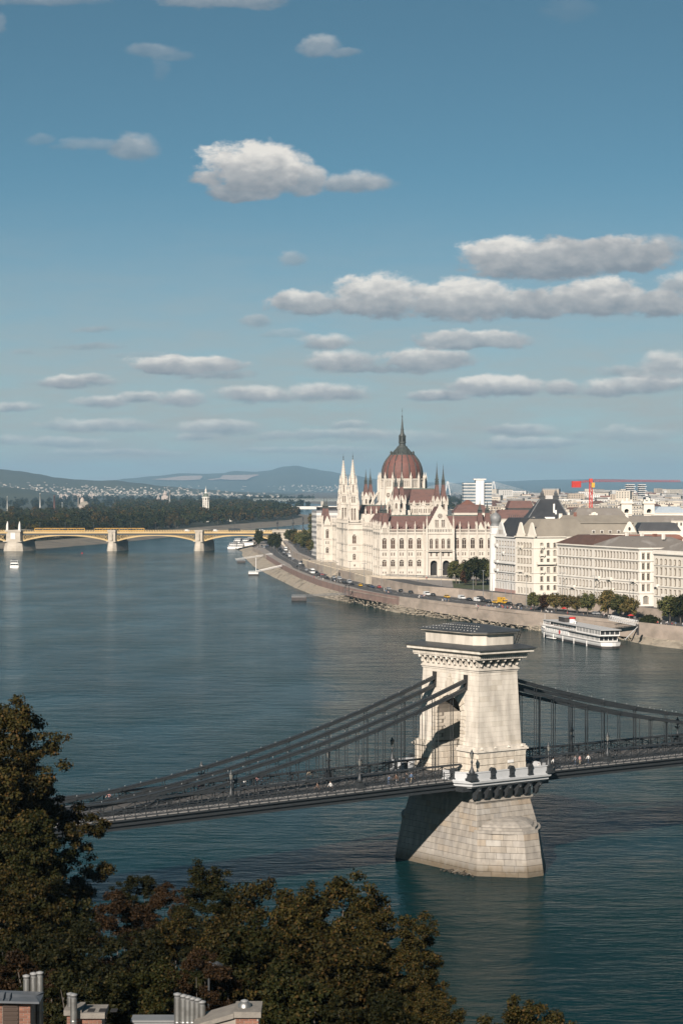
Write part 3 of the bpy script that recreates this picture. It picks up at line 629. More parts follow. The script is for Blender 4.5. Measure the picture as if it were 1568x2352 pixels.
# above the springing: quads between the arch curve and the outer edge
top = [(lerp(hv_(SZ1), -hv_(SZ1), k / NA), SZ1) for k in range(NA + 1)]
outer = []
for k in range(NA + 1):
    outer.append(top[k])
outer[0] = (hv_(SZ1), SZ1); outer[-1] = (-hv_(SZ1), SZ1)
def P3(q, sgn): return (sgn * hu_(q[1]), q[0], q[1])
for sgn in (-1, 1):
    for k in range(NA): mb.quad(P3(arch[k], sgn), P3(outer[k], sgn), P3(outer[k + 1], sgn), P3(arch[k + 1], sgn))
    mb.poly([P3((hv_(SPR), SPR), sgn), P3(outer[0], sgn), P3(arch[0], sgn)]); mb.poly([P3((-hv_(SPR), SPR), sgn), P3(outer[-1], sgn), P3(arch[-1], sgn)])
for k in range(NA): mb.quad(P3(arch[k], -1), P3(arch[k + 1], -1), P3(arch[k + 1], 1), P3(arch[k], 1))          # soffit
for s in (-1, 1): mb.quad((-hu_(SPR), s * hv_(SPR), SPR), (hu_(SPR), s * hv_(SPR), SPR), (hu_(SZ1), s * hv_(SZ1), SZ1), (-hu_(SZ1), s * hv_(SZ1), SZ1))
shaft = mb.build('shaft', M_JOINT, TW)
ncs = 15
lay(((-hu_(SZ0), -hv_(SZ0), SZ0), (hu_(SZ0), -hv_(SZ0), SZ0), (hu_(SZ1), -hv_(SZ1), SZ1), (-hu_(SZ1), -hv_(SZ1), SZ1)), ncs, 1.75, shaft, 'ashlar', M_TOWER, .015, .008, .008, 21)
# front face in ashlar beside and above the arch
for c in range(ncs):
    z0, z1 = lerp(SZ0, SZ1, c / ncs), lerp(SZ0, SZ1, (c + 1) / ncs); zm = (z0 + z1) / 2
    def lim(z): return AW if z < SPR else (math.sqrt(max(0, (AW + .02) ** 2 - (z - SPR) ** 2)) if z - SPR < AW else 0)
    ins = max(lim(z0), lim(z1), lim(zm))
    if ins > 0: spans = [(-ins, -hv_(zm), 1), (hv_(zm), ins, 1)]
    else: spans = [(hv_(zm), -hv_(zm), 1)]
    for va, vb, _ in spans:
        lay(((-hu_(z0), va, z0), (-hu_(z0), vb, z0), (-hu_(z1), vb, z1), (-hu_(z1), va, z1)), 1, 1.6, shaft, 'ashlar', M_TOWER, .015, .008, .008, 40 + c)
# quoins up the jambs and voussoirs round the arch
for s in (-1, 1):
    nq = 8
    for k in range(nq):
        z0 = lerp(19.85, SPR, k / nq); z1 = lerp(19.85, SPR, (k + 1) / nq); w = 1.25 if k % 2 else .8
        va, vb = sorted((s * (AW - .02), s * (AW + w))); mb = MB(); u0 = -hu_(z0) - .01
        wedge_block(mb, ((u0, vb, z0 + .03), (u0, va, z0 + .03), (u0, va, z1 - .03), (u0, vb, z1 - .03)), Vector((-1, 0, 0)), .12, .05); mb.build('quoin', M_RUST, TW)
        mb = MB(); w2 = 1.1 if k % 2 else 1.7
        fc = ((-hu_(z0), AW, z0 + .03), (-hu_(z0) + w2, AW, z0 + .03), (-hu_(z0) + w2, AW, z1 - .03), (-hu_(z0), AW, z1 - .03))
        if s > 0:
            wedge_block(mb, fc, Vector((0, -1, 0)), .10, .05); mb.build('quoin', M_RUST, TW)
for k in range(13):
    a0, a1 = math.pi * (k + .04) / 13, math.pi * (k + .96) / 13; ro = AW + (1.35 if k % 2 == 0 else .95)
    pt = lambda r, a: Vector((-hu_(SPR + r * math.sin(a)) - .01, r * math.cos(a), SPR + r * math.sin(a)))
    mb = MB(); wedge_block(mb, (pt(AW, a0), pt(ro, a0), pt(ro, a1), pt(AW, a1)), Vector((-1, 0, 0)), .13, .05); mb.build('voussoir', M_RUST, TW)
lay(((-hu_(SZ0) + 1.5, AW, SZ0 + .2), (hu_(SZ0), AW, SZ0 + .2), (hu_(SPR), AW, SPR), (-hu_(SPR) + 1.5, AW, SPR)), 7, 2.0, shaft, 'ashlar', M_RUST, .02, .012, .01, 77)
# crest above the keystone
mb = MB(); uc = -hu_(29.6)
for (v, z, w, h, d) in ((0, 27.6, .8, 1.0, .45), (0, 28.7, 1.3, 1.5, .4), (-.75, 29.0, .5, .8, .3), (.75, 29.0, .5, .8, .3), (0, 30.2, .9, .35, .35), (0, 30.6, .5, .5, .3), (-.9, 28.3, .6, .3, .25), (.9, 28.3, .6, .3, .25)):
    mb.rect(d, w / 2, z, z + h, d * .7, w * .36, c=(uc, v))
mb.build('crest', M_TOWER, TW)
# recessed slots where the chains enter
for sgn in (-1, 1):
    for v in (-4.0, 4.0):
        mb = MB(); u = sgn * (hu_(29.5) - .15)
        mb.cbox((u, v, 28.5), .42, 1.0, 2.6); mb.build('chain_slot', M_DARK, TW)
# ---- entablature and attic
mb = MB(); mb.rect(4.1, 7.28, SZ1 - .3, SZ1); mb.rect(4.25, 7.45, SZ1, SZ1 + .22); mb.rect(4.12, 7.3, SZ1 + .22, SZ1 + .5); mb.rect(4.05, 7.25, SZ1 + .5, 34.0)
mb.build('frieze', M_TOWER, TW)
mb = MB(); mb.rect(4.95, 8.45, 33.75, 33.95); mb.rect(5.0, 8.5, 34.4, 34.55); mb.rect(5.2, 8.8, 34.55, 34.75, 5.6, 9.3); mb.rect(5.65, 9.4, 34.75, 35.15); mb.rect(5.75, 9.55, 35.15, 35.3, 5.9, 9.7)
mb.build('cornice', M_TOWER, TW)
mb = MB(); mb.rect(4.95, 8.4, 33.95, 34.4); mb.build('dentil_bed', M_JOINT, TW)
def bracket_mesh():
    mb = MB(); mb.ext([(0, 0), (.12, -.05), (.3, .25), (.42, .75), (.8, 1.0), (.88, 1.2), (0, 1.2)], -.26, .26)     # x outwards
    mb.ball((.78, 0, 1.0), .26, 0, 6, 4); mb.ball((.25, 0, .2), .22, 0, 6, 4); return mb.mesh('frieze_bracket', M_TOWER)
def rosette_mesh():
    mb = MB(); mb.lathe([(.3, 0), (.3, .08), (.12, .16), (.1, .3), (.02, .34)], 8); return mb.mesh('rosette', M_IRON)
ME_BR, ME_RO = bracket_mesh(), rosette_mesh()
for k in range(11):
    v = lerp(-7.0, 7.0, k / 10)
    for sgn in (-1, 1):
        place('frieze_bracket', ME_BR, TW, (sgn * 4.05, v, 32.5), (0, 0, 0 if sgn > 0 else math.pi))
        if k < 10: place('rosette', ME_RO, TW, (sgn * 4.05, v + .7, 33.1), (0, R(90 * sgn), 0))
for k in range(6):
    u = lerp(-3.75, 3.75, k / 5)
    for sgn in (-1, 1):
        place('frieze_bracket', ME_BR, TW, (u, sgn * 7.25, 32.5), (0, 0, R(90 * sgn)))
        if k < 5: place('rosette', ME_RO, TW, (u + .75, sgn * 7.25, 33.1), (R(-90 * sgn), 0, 0))
mb = MB(); mb.box(-.11, .11, -.11, .11, 0, .38); ME_DE = mb.mesh('dentil', M_TOWER)
for k in range(42):
    for sgn in (-1, 1): place('dentil', ME_DE, TW, (sgn * 5.02, lerp(-8.35, 8.35, k / 41), 33.98))
for k in range(24):
    for sgn in (-1, 1): place('dentil', ME_DE, TW, (lerp(-4.85, 4.85, k / 23), sgn * 8.48, 33.98))
mb = MB(); mb.rect(5.95, 9.75, 35.3, 35.42, m=0); mb.rect(5.93, 9.7, 35.42, 35.95, 4.5, 7.9)
rows = MB()
mb.build('cornice_roof', M_ROOF, TW)
def oct_(hu, hv, c, z): return [(-hu, -hv + c, z), (-hu + c, -hv, z), (hu - c, -hv, z), (hu, -hv + c, z), (hu, hv - c, z), (hu - c, hv, z), (-hu + c, hv, z), (-hu, hv - c, z)]
mb = MB(); mb.loft([oct_(4.3, 7.6, 1.5, 35.7), oct_(4.3, 7.6, 1.5, 37.65)]); mb.build('attic_wall', M_TOWER, TW)
mb = MB(); mb.loft([oct_(4.55, 7.85, 1.6, 37.65), oct_(5.0, 8.3, 1.8, 37.85), oct_(5.0, 8.3, 1.8, 38.0)]); mb.build('attic_cornice', M_TOWER, TW)
mb = MB(); mb.loft([oct_(5.15, 8.45, 1.8, 38.0), oct_(5.15, 8.45, 1.8, 38.1), oct_(.6, 3.6, .25, 39.0)])
for k in range(-6, 7): mb.bar((-4.9, k * 1.15, 38.16), (-.6, k * .55, 39.02), .05, .06); mb.bar((4.9, k * 1.15, 38.16), (.6, k * .55, 39.02), .05, .06)
mb.build('attic_roof', M_ROOF, TW)
mb = MB(); mb.box(-.05, .05, -.05, .05, 0, .12); ME_SG = mb.mesh('snow_guard', M_WHITE)
for k in range(16):
    for j in range(3): place('snow_guard', ME_SG, TW, (-4.4 + j * 1.3, lerp(-6.6, 6.6, k / 15) * (1 - j * .16), 38.2 + j * .26))
mb = MB()
for s in (-.3, .3): mb.bar((4.6, -6.2 + s, 35.9), (5.9, -6.2 + s, 38.6), .06); 
for k in range(6): z = 36.1 + k * .4; uu = 4.6 + (z - 35.9) * .48; mb.bar((uu, -6.5, z), (uu, -5.9, z), .05)
mb.build('ladder', M_IRON, TW)
mb = MB(); mb.box(-.6, .6, -.03, .03, 0, .45); mb.build('plaque', M_WHITE, TW, (1.7, -8.27, 17.0))

# ------------------------------------------------------------------ the deck with its chains
SB = thing('suspension_bridge', 'dark iron suspension bridge deck hung from two pairs of chains', 'bridge', BO, BA)
U0, U1 = -96.0, 62.0
def zd(u): return 0.0 if u > -9 else (u + 9) * .0095        # the side span dips towards the bank
def ztop(u):                                            # top edge of the upper chain
    if u < 0: s = -u - 4.3; return 30.4 - .3413 * s + .001928 * s * s
    return 17.3 + .00142 * (101 - u) ** 2
us = []
u = -4.2
def sweep(name, prof, m, parent, ua, ub, n=14):
    mb = MB(); mb.loft([[(lerp(ua, ub, k / n), p[0], p[1] + zd(lerp(ua, ub, k / n))) for p in prof] for k in range(n + 1)]); return mb.build(name, m, parent)
for s in (-1, 1):
    f = lambda L_: [(s * a, b) for a, b in L_]
    sweep('edge_girder', f([(6.9, 13.35), (7.55, 13.35), (7.55, 13.6), (7.3, 13.62), (7.3, 13.95), (7.62, 13.97), (7.62, 14.2), (7.4, 14.22), (7.4, 14.6), (7.75, 14.62), (7.75, 14.85), (6.9, 14.85)]), M_IRON, SB, U0, U1)
    sweep('walkway', f([(4.75, 14.7), (6.9, 14.7), (7.6, 14.86), (7.6, 15.0), (4.75, 15.0)]), M_DECKT, SB, U0, U1)
    sweep('inner_girder', f([(4.1, 13.5), (4.75, 13.5), (4.75, 15.05), (4.1, 15.05)]), M_IRON, SB, U0, U1)
    sweep('truss_rail', f([(4.2, 16.75), (4.8, 16.75), (4.8, 17.0), (4.2, 17.0)]), M_IRON, SB, U0, -5.6); sweep('truss_rail', f([(4.2, 16.75), (4.8, 16.75), (4.8, 17.0), (4.2, 17.0)]), M_IRON, SB, 5.6, U1)
sweep('carriageway', [(-4.1, 14.3), (4.1, 14.3), (4.1, 15.02), (0, 15.1), (-4.1, 15.02)], M_ASPH, SB, U0, U1)
mb = MB(); mb.box(-.12, .12, -7.0, 7.0, 13.5, 14.3); ME_CB = mb.mesh('cross_beam', M_IRON)
u = U0
while u < U1:
    if abs(u) > 6: place('cross_beam', ME_CB, SB, (u, 0, zd(u)))
    u += 3.75
PANEL = 1.75
mb = MB(); w = PANEL / 2
mb.bar((-w, 0, 1.15), (w, 0, 1.15), .12, .1); mb.bar((-w, 0, .82), (w, 0, .82), .06, .06); mb.bar((-w, 0, .08), (w, 0, .08), .07, .07)
mb.bar((-w, 0, .08), (w, 0, .82), .05, .05); mb.bar((-w, 0, .82), (w, 0, .08), .05, .05); mb.bar((-w / 2, 0, .45), (0, 0, .82), .045, .045); mb.bar((w / 2, 0, .45), (0, 0, .82), .045, .045)
mb.bar((-w, 0, 0), (-w, 0, 1.42), .11, .11); mb.cone((-w, 0, 1.42), .08, .16, 4); mb.ball((-w, -.12, -.05), .12, 0, 6, 4)
ME_RP = mb.mesh('railing_panel', M_IRON)
TP = 3.75; mb = MB(); w = TP / 2
mb.bar((-w, 0, 0), (-w, 0, 1.7), .16, .14); mb.bar((-w, 0, .05), (w, 0, 1.65), .11, .09); mb.bar((-w, 0, 1.65), (w, 0, .05), .11, .09); mb.bar((-w, 0, .85), (w, 0, .85), .06, .06); mb.bar((-w, .0, .3), (w, 0, .3), .05, .05)
ME_TP = mb.mesh('truss_panel', M_IRON)
for s in (-1, 1):
    u = -9.6 - PANEL / 2
    while u > U0: place('railing_panel', ME_RP, SB, (u, s * 7.5, 15.0 + zd(u)), (0, 0, 0 if s < 0 else math.pi)); u -= PANEL
    u = 9.6 + PANEL / 2
    while u < U1: place('railing_panel', ME_RP, SB, (u, s * 7.5, 15.0 + zd(u)), (0, 0, 0 if s < 0 else math.pi)); u += PANEL
    u = -5.6 - TP / 2
    while u > U0: place('truss_panel', ME_TP, SB, (u, s * 4.5, 15.05 + zd(u))); u -= TP
    u = 5.6 + TP / 2
    while u < U1: place('truss_panel', ME_TP, SB, (u, s * 4.5, 15.05 + zd(u))); u += TP
# chains: two courses of eye-bar links per side, joints alternating; a rod pair hangs from every joint
mb = MB(); mb.box(-.042, .042, -.042, .042, 0, 1); ME_ROD = mb.mesh('hanger_rod', M_IRON)
mb = MB(); mb.ball((0, 0, 0), .30, 0, 10, 6); mb.tube([(0, -.42, 0), (0, .42, 0)], .2, 8); ME_KN = mb.mesh('chain_joint', M_IRON)
SP = 3.75
def link(ua, ub, v, off, cap):
    a = Vector((ua, v, ztop(ua) - off)); b = Vector((ub, v, ztop(ub) - off)); d = (b - a).normalized(); up = Vector((0, 0, 1)) - d * d.z; up.normalize()
    mb = MB()
    for k in (-1, 0, 1):                               # parallel eye bars
        o = Vector((0, k * .22, 0)); mb.hexa([a + o + Vector((0, y, 0)) + up * z for y, z in ((-.07, -.23), (.07, -.23), (.07, .23), (-.07, .23))] + [b + o + Vector((0, y, 0)) + up * z for y, z in ((-.07, -.23), (.07, -.23), (.07, .23), (-.07, .23))])
    if cap: mb.hexa([a + Vector((0, y, 0)) + up * z for y, z in ((-.34, .23), (.34, .23), (.34, .29), (-.34, .29))] + [b + Vector((0, y, 0)) + up * z for y, z in ((-.34, .23), (.34, .23), (.34, .29), (-.34, .29))])
    mb.build('chain_link', M_IRON, SB)
for s in (-1, 1):
    v = s * 4.0
    for (sg, uend) in ((-1, -92.0), (1, 62.0)):
        js = []; u = sg * 3.2
        while abs(u) < abs(uend): js.append(u); u += sg * SP
        for off, par in ((.35, 0), (1.65, 1)):
            pts = [js[0]] + [x for i, x in enumerate(js) if i % 2 == par and i > 0]
            for a, b in zip(pts, pts[1:]): link(a, b, v, off, True)
            for x in pts[1:]:
                z = ztop(x) - off; zb = 15.0 + zd(x)
                place('chain_joint', ME_KN, SB, (x, v, z + .05))
                for du in (-.24, .24):
                    if z - .2 > zb: place('hanger_rod', ME_ROD, SB, (x + du, v - s * 0 + s * .0, zb), (0, 0, 0), (1, 1, z - zb - .1))
                for du in (.75,):
                    if par == 0 and z - 1.6 > zb: place('hanger_rod', ME_ROD, SB, (x + du, v + s * .35, zb), (0, 0, 0), (1, 1, z - zb - 1.5))
M_ZINC_ = mat('light_shell', (.30, .31, .31), None, 2, .4)
# bollard lamps strung along the chains
mb = MB(); mb.lathe([(.04, 0), (.04, .1), (.07, .12), (.07, .19), (.02, .21)], 6); ME_CL = mb.mesh('chain_light', M_ZINC_)
for s in (-1, 1):
    for (a, b) in ((-88, -5), (6, 60)):
        n = int(abs(b - a) / 2.6)
        for k in range(n): u = lerp(a, b, (k + .5) / n); place('chain_light', ME_CL, SB, (u, s * 3.6, ztop(u) + .05))
# ---- lamps
def lamp_parts(root, big):
    mb = MB(); b = 1.0 if big else .85
    mb.rect(.75 * b, .75 * b, 0, .35); mb.rect(.6 * b, .6 * b, .35, 1.0, .5 * b, .5 * b); mb.rect(.62 * b, .62 * b, 1.0, 1.15)
    mb.lathe([(.45 * b, 1.15), (.5 * b, 1.35), (.3 * b, 1.7), (.22 * b, 2.0)], 8); mb.build('base', M_IRON, root)
    mb = MB(); mb.lathe([(.2, 2.0), (.14, 2.2), (.11, 2.6), (.16, 2.75), (.22, 2.95), (.12, 3.15), (.08, 3.4), (.12, 3.5)], 8); mb.build('post', M_IRON, root)
    mb = MB(); mb.lathe([(.16, 3.5), (.3, 4.25)], 6, 0); mb.build('lantern', bpy.data.materials.get('lamp_glass') or mat('lamp_glass', (.30, .29, .25), (.2, .2, .18), 2, .2), root)
    mb = MB(); mb.lathe([(.36, 4.25), (.38, 4.32), (.2, 4.55), (.14, 4.7), (.03, 4.95)], 6, 0)
    for k in range(6): a = 2 * math.pi * k / 6; mb.bar((.17 * math.cos(a), .17 * math.sin(a), 3.5), (.32 * math.cos(a), .32 * math.sin(a), 4.27), .045)
    mb.build('lantern_cap', M_IRON, root)
    if not big:
        mb = MB()
        for sx in (-1, 1): mb.tube([(0, 0, 2.9), (.3 * sx, 0, 3.15), (.45 * sx, 0, 3.0)], .05, 5); mb.ball((.45 * sx, 0, 3.15), .16, 0, 6, 4)
        mb.build('side_arm', M_IRON, root)
Mb = Matrix.Translation(BO) @ Matrix.Rotation(BA, 4, 'Z')
def bw(u, v, z): return Mb @ Vector((u, v, z))
l1_ = thing('bridge_lamp', 'large iron lantern on the corner of the tower balcony, bank side', 'street lamp', bw(-8.0, -10.3, 15.1), BA, 'lanterns on the bridge'); lamp_parts(l1_, True)
dup(l1_, bw(8.0, -10.3, 15.1), BA, 'large iron lantern on the tower balcony, mid-river side beside the walkway')
dup(l1_, bw(-8.0, 10.3, 15.1), BA, 'iron lantern rising behind the chains on the far-side balcony, bank side of tower')
dup(l1_, bw(8.0, 10.3, 15.1), BA, 'iron lantern on the far-side balcony mostly hidden behind the tower')
l2_ = thing('bridge_lamp', 'candelabra lamp beside the near walkway, first from the tower towards the bank', 'street lamp', bw(-26.1, -5.2, 15.0 + zd(-26)), BA, 'lanterns on the bridge'); lamp_parts(l2_, False)
for (u, v, lb) in ((-49.7, -5.2, 'candelabra lamp beside the near walkway, second from the tower towards the bank'), (-48.3, 5.2, 'candelabra lamp beside the far walkway, second from the tower towards the bank'), (-24.6, 5.2, 'candelabra lamp beside the far walkway, first from the tower towards the bank'), (27.0, 5.2, 'candelabra lamp beyond the hanger rods just right of the tower, far walkway'), (25.7, -5.2, 'candelabra lamp between the hanger rods on the near walkway right of the tower'), (52.5, 5.2, 'candelabra lamp near the right end of the bridge, far walkway')):
    dup(l2_, bw(u, v, 15.0 + zd(u)), BA, lb)

# ================================================================== FACADE TOOLS
def arch_curve(w, h, kind, n=8):
    """points over the opening from right spring to left spring; local x, z"""
    if kind == 'arch':
        r = w / 2; return [(r * math.cos(math.pi * k / n), h - r + r * math.sin(math.pi * k / n)) for k in range(n + 1)]
    if kind == 'point':
        m = n // 2; hp = .866 * w; a = [(-w / 2 + w * math.cos(R(60) * k / m), h - hp + w * math.sin(R(60) * k / m)) for k in range(m + 1)]
        return a + [(-x, z) for x, z in reversed(a[:-1])]
    return [(w / 2, h), (-w / 2, h)]
WINC = {}
def win_mesh(w, h, kind, style, glass, frame, dep):
    key = (round(w, 2), round(h, 2), kind, style, glass.name, frame.name, dep)
    if key in WINC: return WINC[key]
    mb = MB(); c = arch_curve(w, h, kind); x = w / 2
    mb.poly([(-x, 0, 0), (x, 0, 0)] + [(a, 0, b) for a, b in c], 0)
    t = min(.14, w * .09)
    if style == 'void': pass
    elif style == 'trace':                            # twin lights under a roundel, stone tracery and a hood mould
        zs = h - w / 2 - .1; t = .16
        mb.box(-t / 2, t / 2, -.14, 0.0, 0, zs, 1)
        for s in (-1, 1):
            r = w / 4; pr = [(s * w / 4 + r * math.cos(a), zs - .1 + r * math.sin(a) * 1.1) for a in [math.pi * k / 4 for k in range(5)]]
            for a, b in zip(pr, pr[1:]): mb.bar((a[0], -.07, a[1]), (b[0], -.07, b[1]), .13, .15, 1)
            mb.box(s * x - (.12 if s > 0 else 0), s * x + (.12 if s < 0 else 0), -.14, 0, 0, zs, 1)
        rr = w * .23; cz = h - w * .33; pr = [(rr * math.cos(a), cz + rr * math.sin(a)) for a in [2 * math.pi * k / 8 for k in range(9)]]
        for a, b in zip(pr, pr[1:]): mb.bar((a[0], -.07, a[1]), (b[0], -.07, b[1]), .14, .12, 1)
        mb.box(-x, x, -.1, 0, h * .36, h * .36 + .1, 1)
    else:
        if w > .5: mb.box(-.045, .045, -.06, 0, 0, h * (.97 if kind == 'rect' else .9), 1)
        if h > 1.5: mb.box(-x, x, -.06, 0, h * .66, h * .66 + .08, 1)
        for s in (-1, 1): mb.box(min(s * x, s * (x - t)), max(s * x, s * (x - t)), -.07, 0, 0, c[0][1], 1)
    if style in ('trace', 'hood', 'trim'):             # surround standing proud of the wall
        o = .22
        for (a, b) in zip(c, c[1:]):
            n1 = 1 + o / max(.3, x)
            mb.bar((a[0] * n1, -dep - .07, a[1] + o * .5), (b[0] * n1, -dep - .07, b[1] + o * .5), .24, .2, 1)
        for s in (-1, 1): mb.box(min(s * x, s * (x + .2)), max(s * x, s * (x + .2)), -dep - .1, -dep, 0, c[0][1], 1)
        mb.box(-x - .3, x + .3, -dep - .2, -dep, -.22, 0, 1)
    if style == 'ped':                                 # flat architrave with a cornice on top
        for s in (-1, 1): mb.box(min(s * x, s * (x + .18)), max(s * x, s * (x + .18)), -dep - .08, -dep, 0, h, 1)
        mb.box(-x - .18, x + .18, -dep - .08, -dep, h, h + .22, 1); mb.box(-x - .35, x + .35, -dep - .17, -dep, h + .40, h + .54, 1); mb.box(-x - .2, x + .2, -dep - .12, -dep, -.18, 0, 1)
    if style == 'tri':                                 # triangular pediment
        for s in (-1, 1): mb.box(min(s * x, s * (x + .18)), max(s * x, s * (x + .18)), -dep - .08, -dep, 0, h + .2, 1)
        mb.ext([(-x - .4, h + .35), (x + .4, h + .35), (x + .4, h + .5), (0, h + .95), (-x - .4, h + .5)], -dep - .2, -dep, 1); mb.box(-x - .2, x + .2, -dep - .12, -dep, -.18, 0, 1)
    WINC[key] = mb.mesh('window', [glass, frame]); return WINC[key]
def facade(mb, T, p0, p1, z0, z1, ops, dep=.3, m=0, glass=None, frame=None, name='window', z0b=None):
    """wall from p0 to p1 (outside on the right-hand side of the walk) with real openings; each window is an object under T.
    ops: (s, z, w, h, kind, style)"""
    p0 = Vector((p0[0], p0[1])); p1 = Vector((p1[0], p1[1])); d = p1 - p0; Ln = d.length; d.normalize(); n = Vector((d.y, -d.x)); rz = math.atan2(d.y, d.x)
    glass = glass or M_GLASS; frame = frame or M_FRAME
    P = lambda s, z, o=0.0: (p0.x + d.x * s - n.x * o, p0.y + d.y * s - n.y * o, z)
    z0b = z0b if z0b is not None else z0
    bx = [(s - w / 2, s + w / 2, z, z + h) for s, z, w, h, k, st in ops]
    zs = sorted({round(v, 4) for v in [z0, z1] + [b[2] for b in bx] + [b[3] for b in bx]})
    for za, zb in zip(zs, zs[1:]):
        if zb - za < 1e-4: continue
        cur = 0.0
        for a, b, _, _ in sorted([b for b in bx if b[2] < zb - 1e-4 and b[3] > za + 1e-4]):
            if a - cur > 1e-3: mb.quad(P(cur, za), P(a, za), P(a, zb), P(cur, zb), m)
            cur = max(cur, b)
        if Ln - cur > 1e-3: mb.quad(P(cur, za), P(Ln, za), P(Ln, zb), P(cur, zb), m)
    for s, z, w, h, k, st in ops:
        dp = 2.2 if st == 'void' else dep; c = arch_curve(w, h, k); a, b = s - w / 2, s + w / 2
        sp = c[0][1] if k != 'rect' else h
        mb.quad(P(a, z), P(b, z), P(b, z, dp), P(a, z, dp), m)
        mb.quad(P(a, z), P(a, z, dp), P(a, z + sp, dp), P(a, z + sp), m); mb.quad(P(b, z, dp), P(b, z), P(b, z + sp), P(b, z + sp, dp), m)
        cc = [(s + x, z + y) for x, y in c]
        for q, r in zip(cc, cc[1:]): mb.quad(P(*q), P(r[0], r[1]), P(r[0], r[1], dp), P(q[0], q[1], dp), m)
        if k != 'rect':
            hf = len(cc) // 2
            for i in range(hf): mb.poly([P(b, z + h), P(*cc[i + 1]), P(*cc[i])], m)
            for i in range(hf, len(cc) - 1): mb.poly([P(a, z + h), P(*cc[i + 1]), P(*cc[i])], m)
            mb.poly([P(b, z + h), P(a, z + h), P(*cc[hf])], m)
        if T is not None:
            x, y, _ = P(s, 0, dp); place(name, win_mesh(w, h, k, st, M_DARK if st == 'void' else (M_BLIND if glass is M_GLASS and rnd.random() < .22 else glass), frame, dp), T, (x, y, z), (0, 0, rz))
    return P

# ================================================================== PARLIAMENT
M_PSTONE = mat('parliament_stone', (.60, .55, .475), (.47, .425, .355), .3, .88, bump=.3, bscale=2.0, detail=9, stretch=(1, 1, .35), c3=(.56, .51, .435))
M_RED = mat('red_tile_roof', (.145, .074, .060), (.108, .060, .050), .25, .8, bump=.3, bscale=4, stretch=(1, 1, 3), c3=(.13, .073, .061))
M_DOME = mat('dome_tile', (.165, .074, .058), (.13, .060, .049), .3, .7, stretch=(1, 1, 2))
M_COPPER = mat('dark_copper', (.060, .068, .060), (.040, .045, .042), .6, .6)
M_GREEN = mat('green_copper', (.12, .145, .115), (.08, .095, .078), .5, .7)
ZP = 11.0
PA = thing('parliament_building', 'huge white gothic parliament with a red ribbed dome on the far bank', 'building', (PO.x, PO.y, ZP), A8)
def pin_mesh(red=False):
    mb = MB()                                          # unit pinnacle, height 1
    mb.rect(.5, .5, 0, .42); mb.rect(.62, .62, .40, .46); 
    for a in (0, 1):
        mb.ext([(-.5, .46), (.5, .46), (0, .62)], -.52, .52, 0, 'y' if a else 'x')
    mb.rect(.36, .36, .46, .56, .33, .33); mb.rect(.33, .33, .56, .96, .03, .03); mb.rect(.1, .1, .93, .96); return mb.mesh('pinnacle', M_PSTONE)
ME_PIN = pin_mesh()
def pinnacle(x, y, z, h, w=1.0, parent=None): place('pinnacle', ME_PIN, parent or PA, (x, y, z), (0, 0, 0), (w, w, h))
def bay_ops(s, w=2.5, top=True):
    o = [(s, 15.0, w, 5.9, 'arch', 'trace'), (s - .75, 10.9, .8, 1.8, 'rect', 'plain'), (s + .75, 10.9, .8, 1.8, 'rect', 'plain'), (s, 5.0, w, 3.7, 'arch', 'trace'), (s - .7, .9, .7, 1.1, 'rect', 'plain'), (s + .7, .9, .7, 1.1, 'rect', 'plain')]
    return o
def bands(mb, p0, p1, zs, out=.22):
    p0 = Vector((p0[0], p0[1])); p1 = Vector((p1[0], p1[1])); d = (p1 - p0).normalized(); n = Vector((d.y, -d.x))
    for z, h, o in zs:
        a, b = p0 + n * (o / 2 - .02), p1 + n * (o / 2 - .02); mb.bar((a.x, a.y, z + h / 2), (b.x, b.y, z + h / 2), o + .04, h)
PB = [(-.2, .5, .35), (4.1, .3, .25), (9.7, .35, .25), (14.0, .4, .35), (22.9, .3, .3), (23.6, .35, .45)]
def arcade(p0, p1, z=23.95, h=1.9, step=.62):
    p0 = Vector((p0[0], p0[1])); p1 = Vector((p1[0], p1[1])); d = p1 - p0; L_ = d.length; d.normalize(); n = Vector((d.y, -d.x)); mb = MB()
    a = p0 + n * .1; b = p1 + n * .1
    mb.bar((a.x, a.y, z + .15), (b.x, b.y, z + .15), .4, .3); mb.bar((a.x, a.y, z + h - .15), (b.x, b.y, z + h - .15), .45, .36)
    k = int(L_ / step)
    for i in range(k + 1):
        q = a.lerp(b, i / k); mb.cbox((q.x, q.y, z + .2), .2, .24, h - .4, 0, math.atan2(d.y, d.x))
    mb.build('roof_arcade', M_PSTONE, PA)
def buttress(x, y, zt, w=.8, pr=.55, ax='s', ph=5.0):
    mb = MB()
    if ax == 's': mb.box(x - w / 2, x + w / 2, y - pr, y + .05, -1.5, 14.2); mb.box(x - w * .4, x + w * .4, y - pr * .75, y + .05, 14.2, zt)
    else: mb.box(x - pr, x + .05, y - w / 2, y + w / 2, -1.5, 14.2); mb.box(x - pr * .75, x + .05, y - w * .4, y + w * .4, 14.2, zt)
    mb.build('buttress', M_PSTONE, PA); pinnacle(x - (pr * .4 if ax != 's' else 0), y - (pr * .4 if ax == 's' else 0), zt - .1, ph, .72)
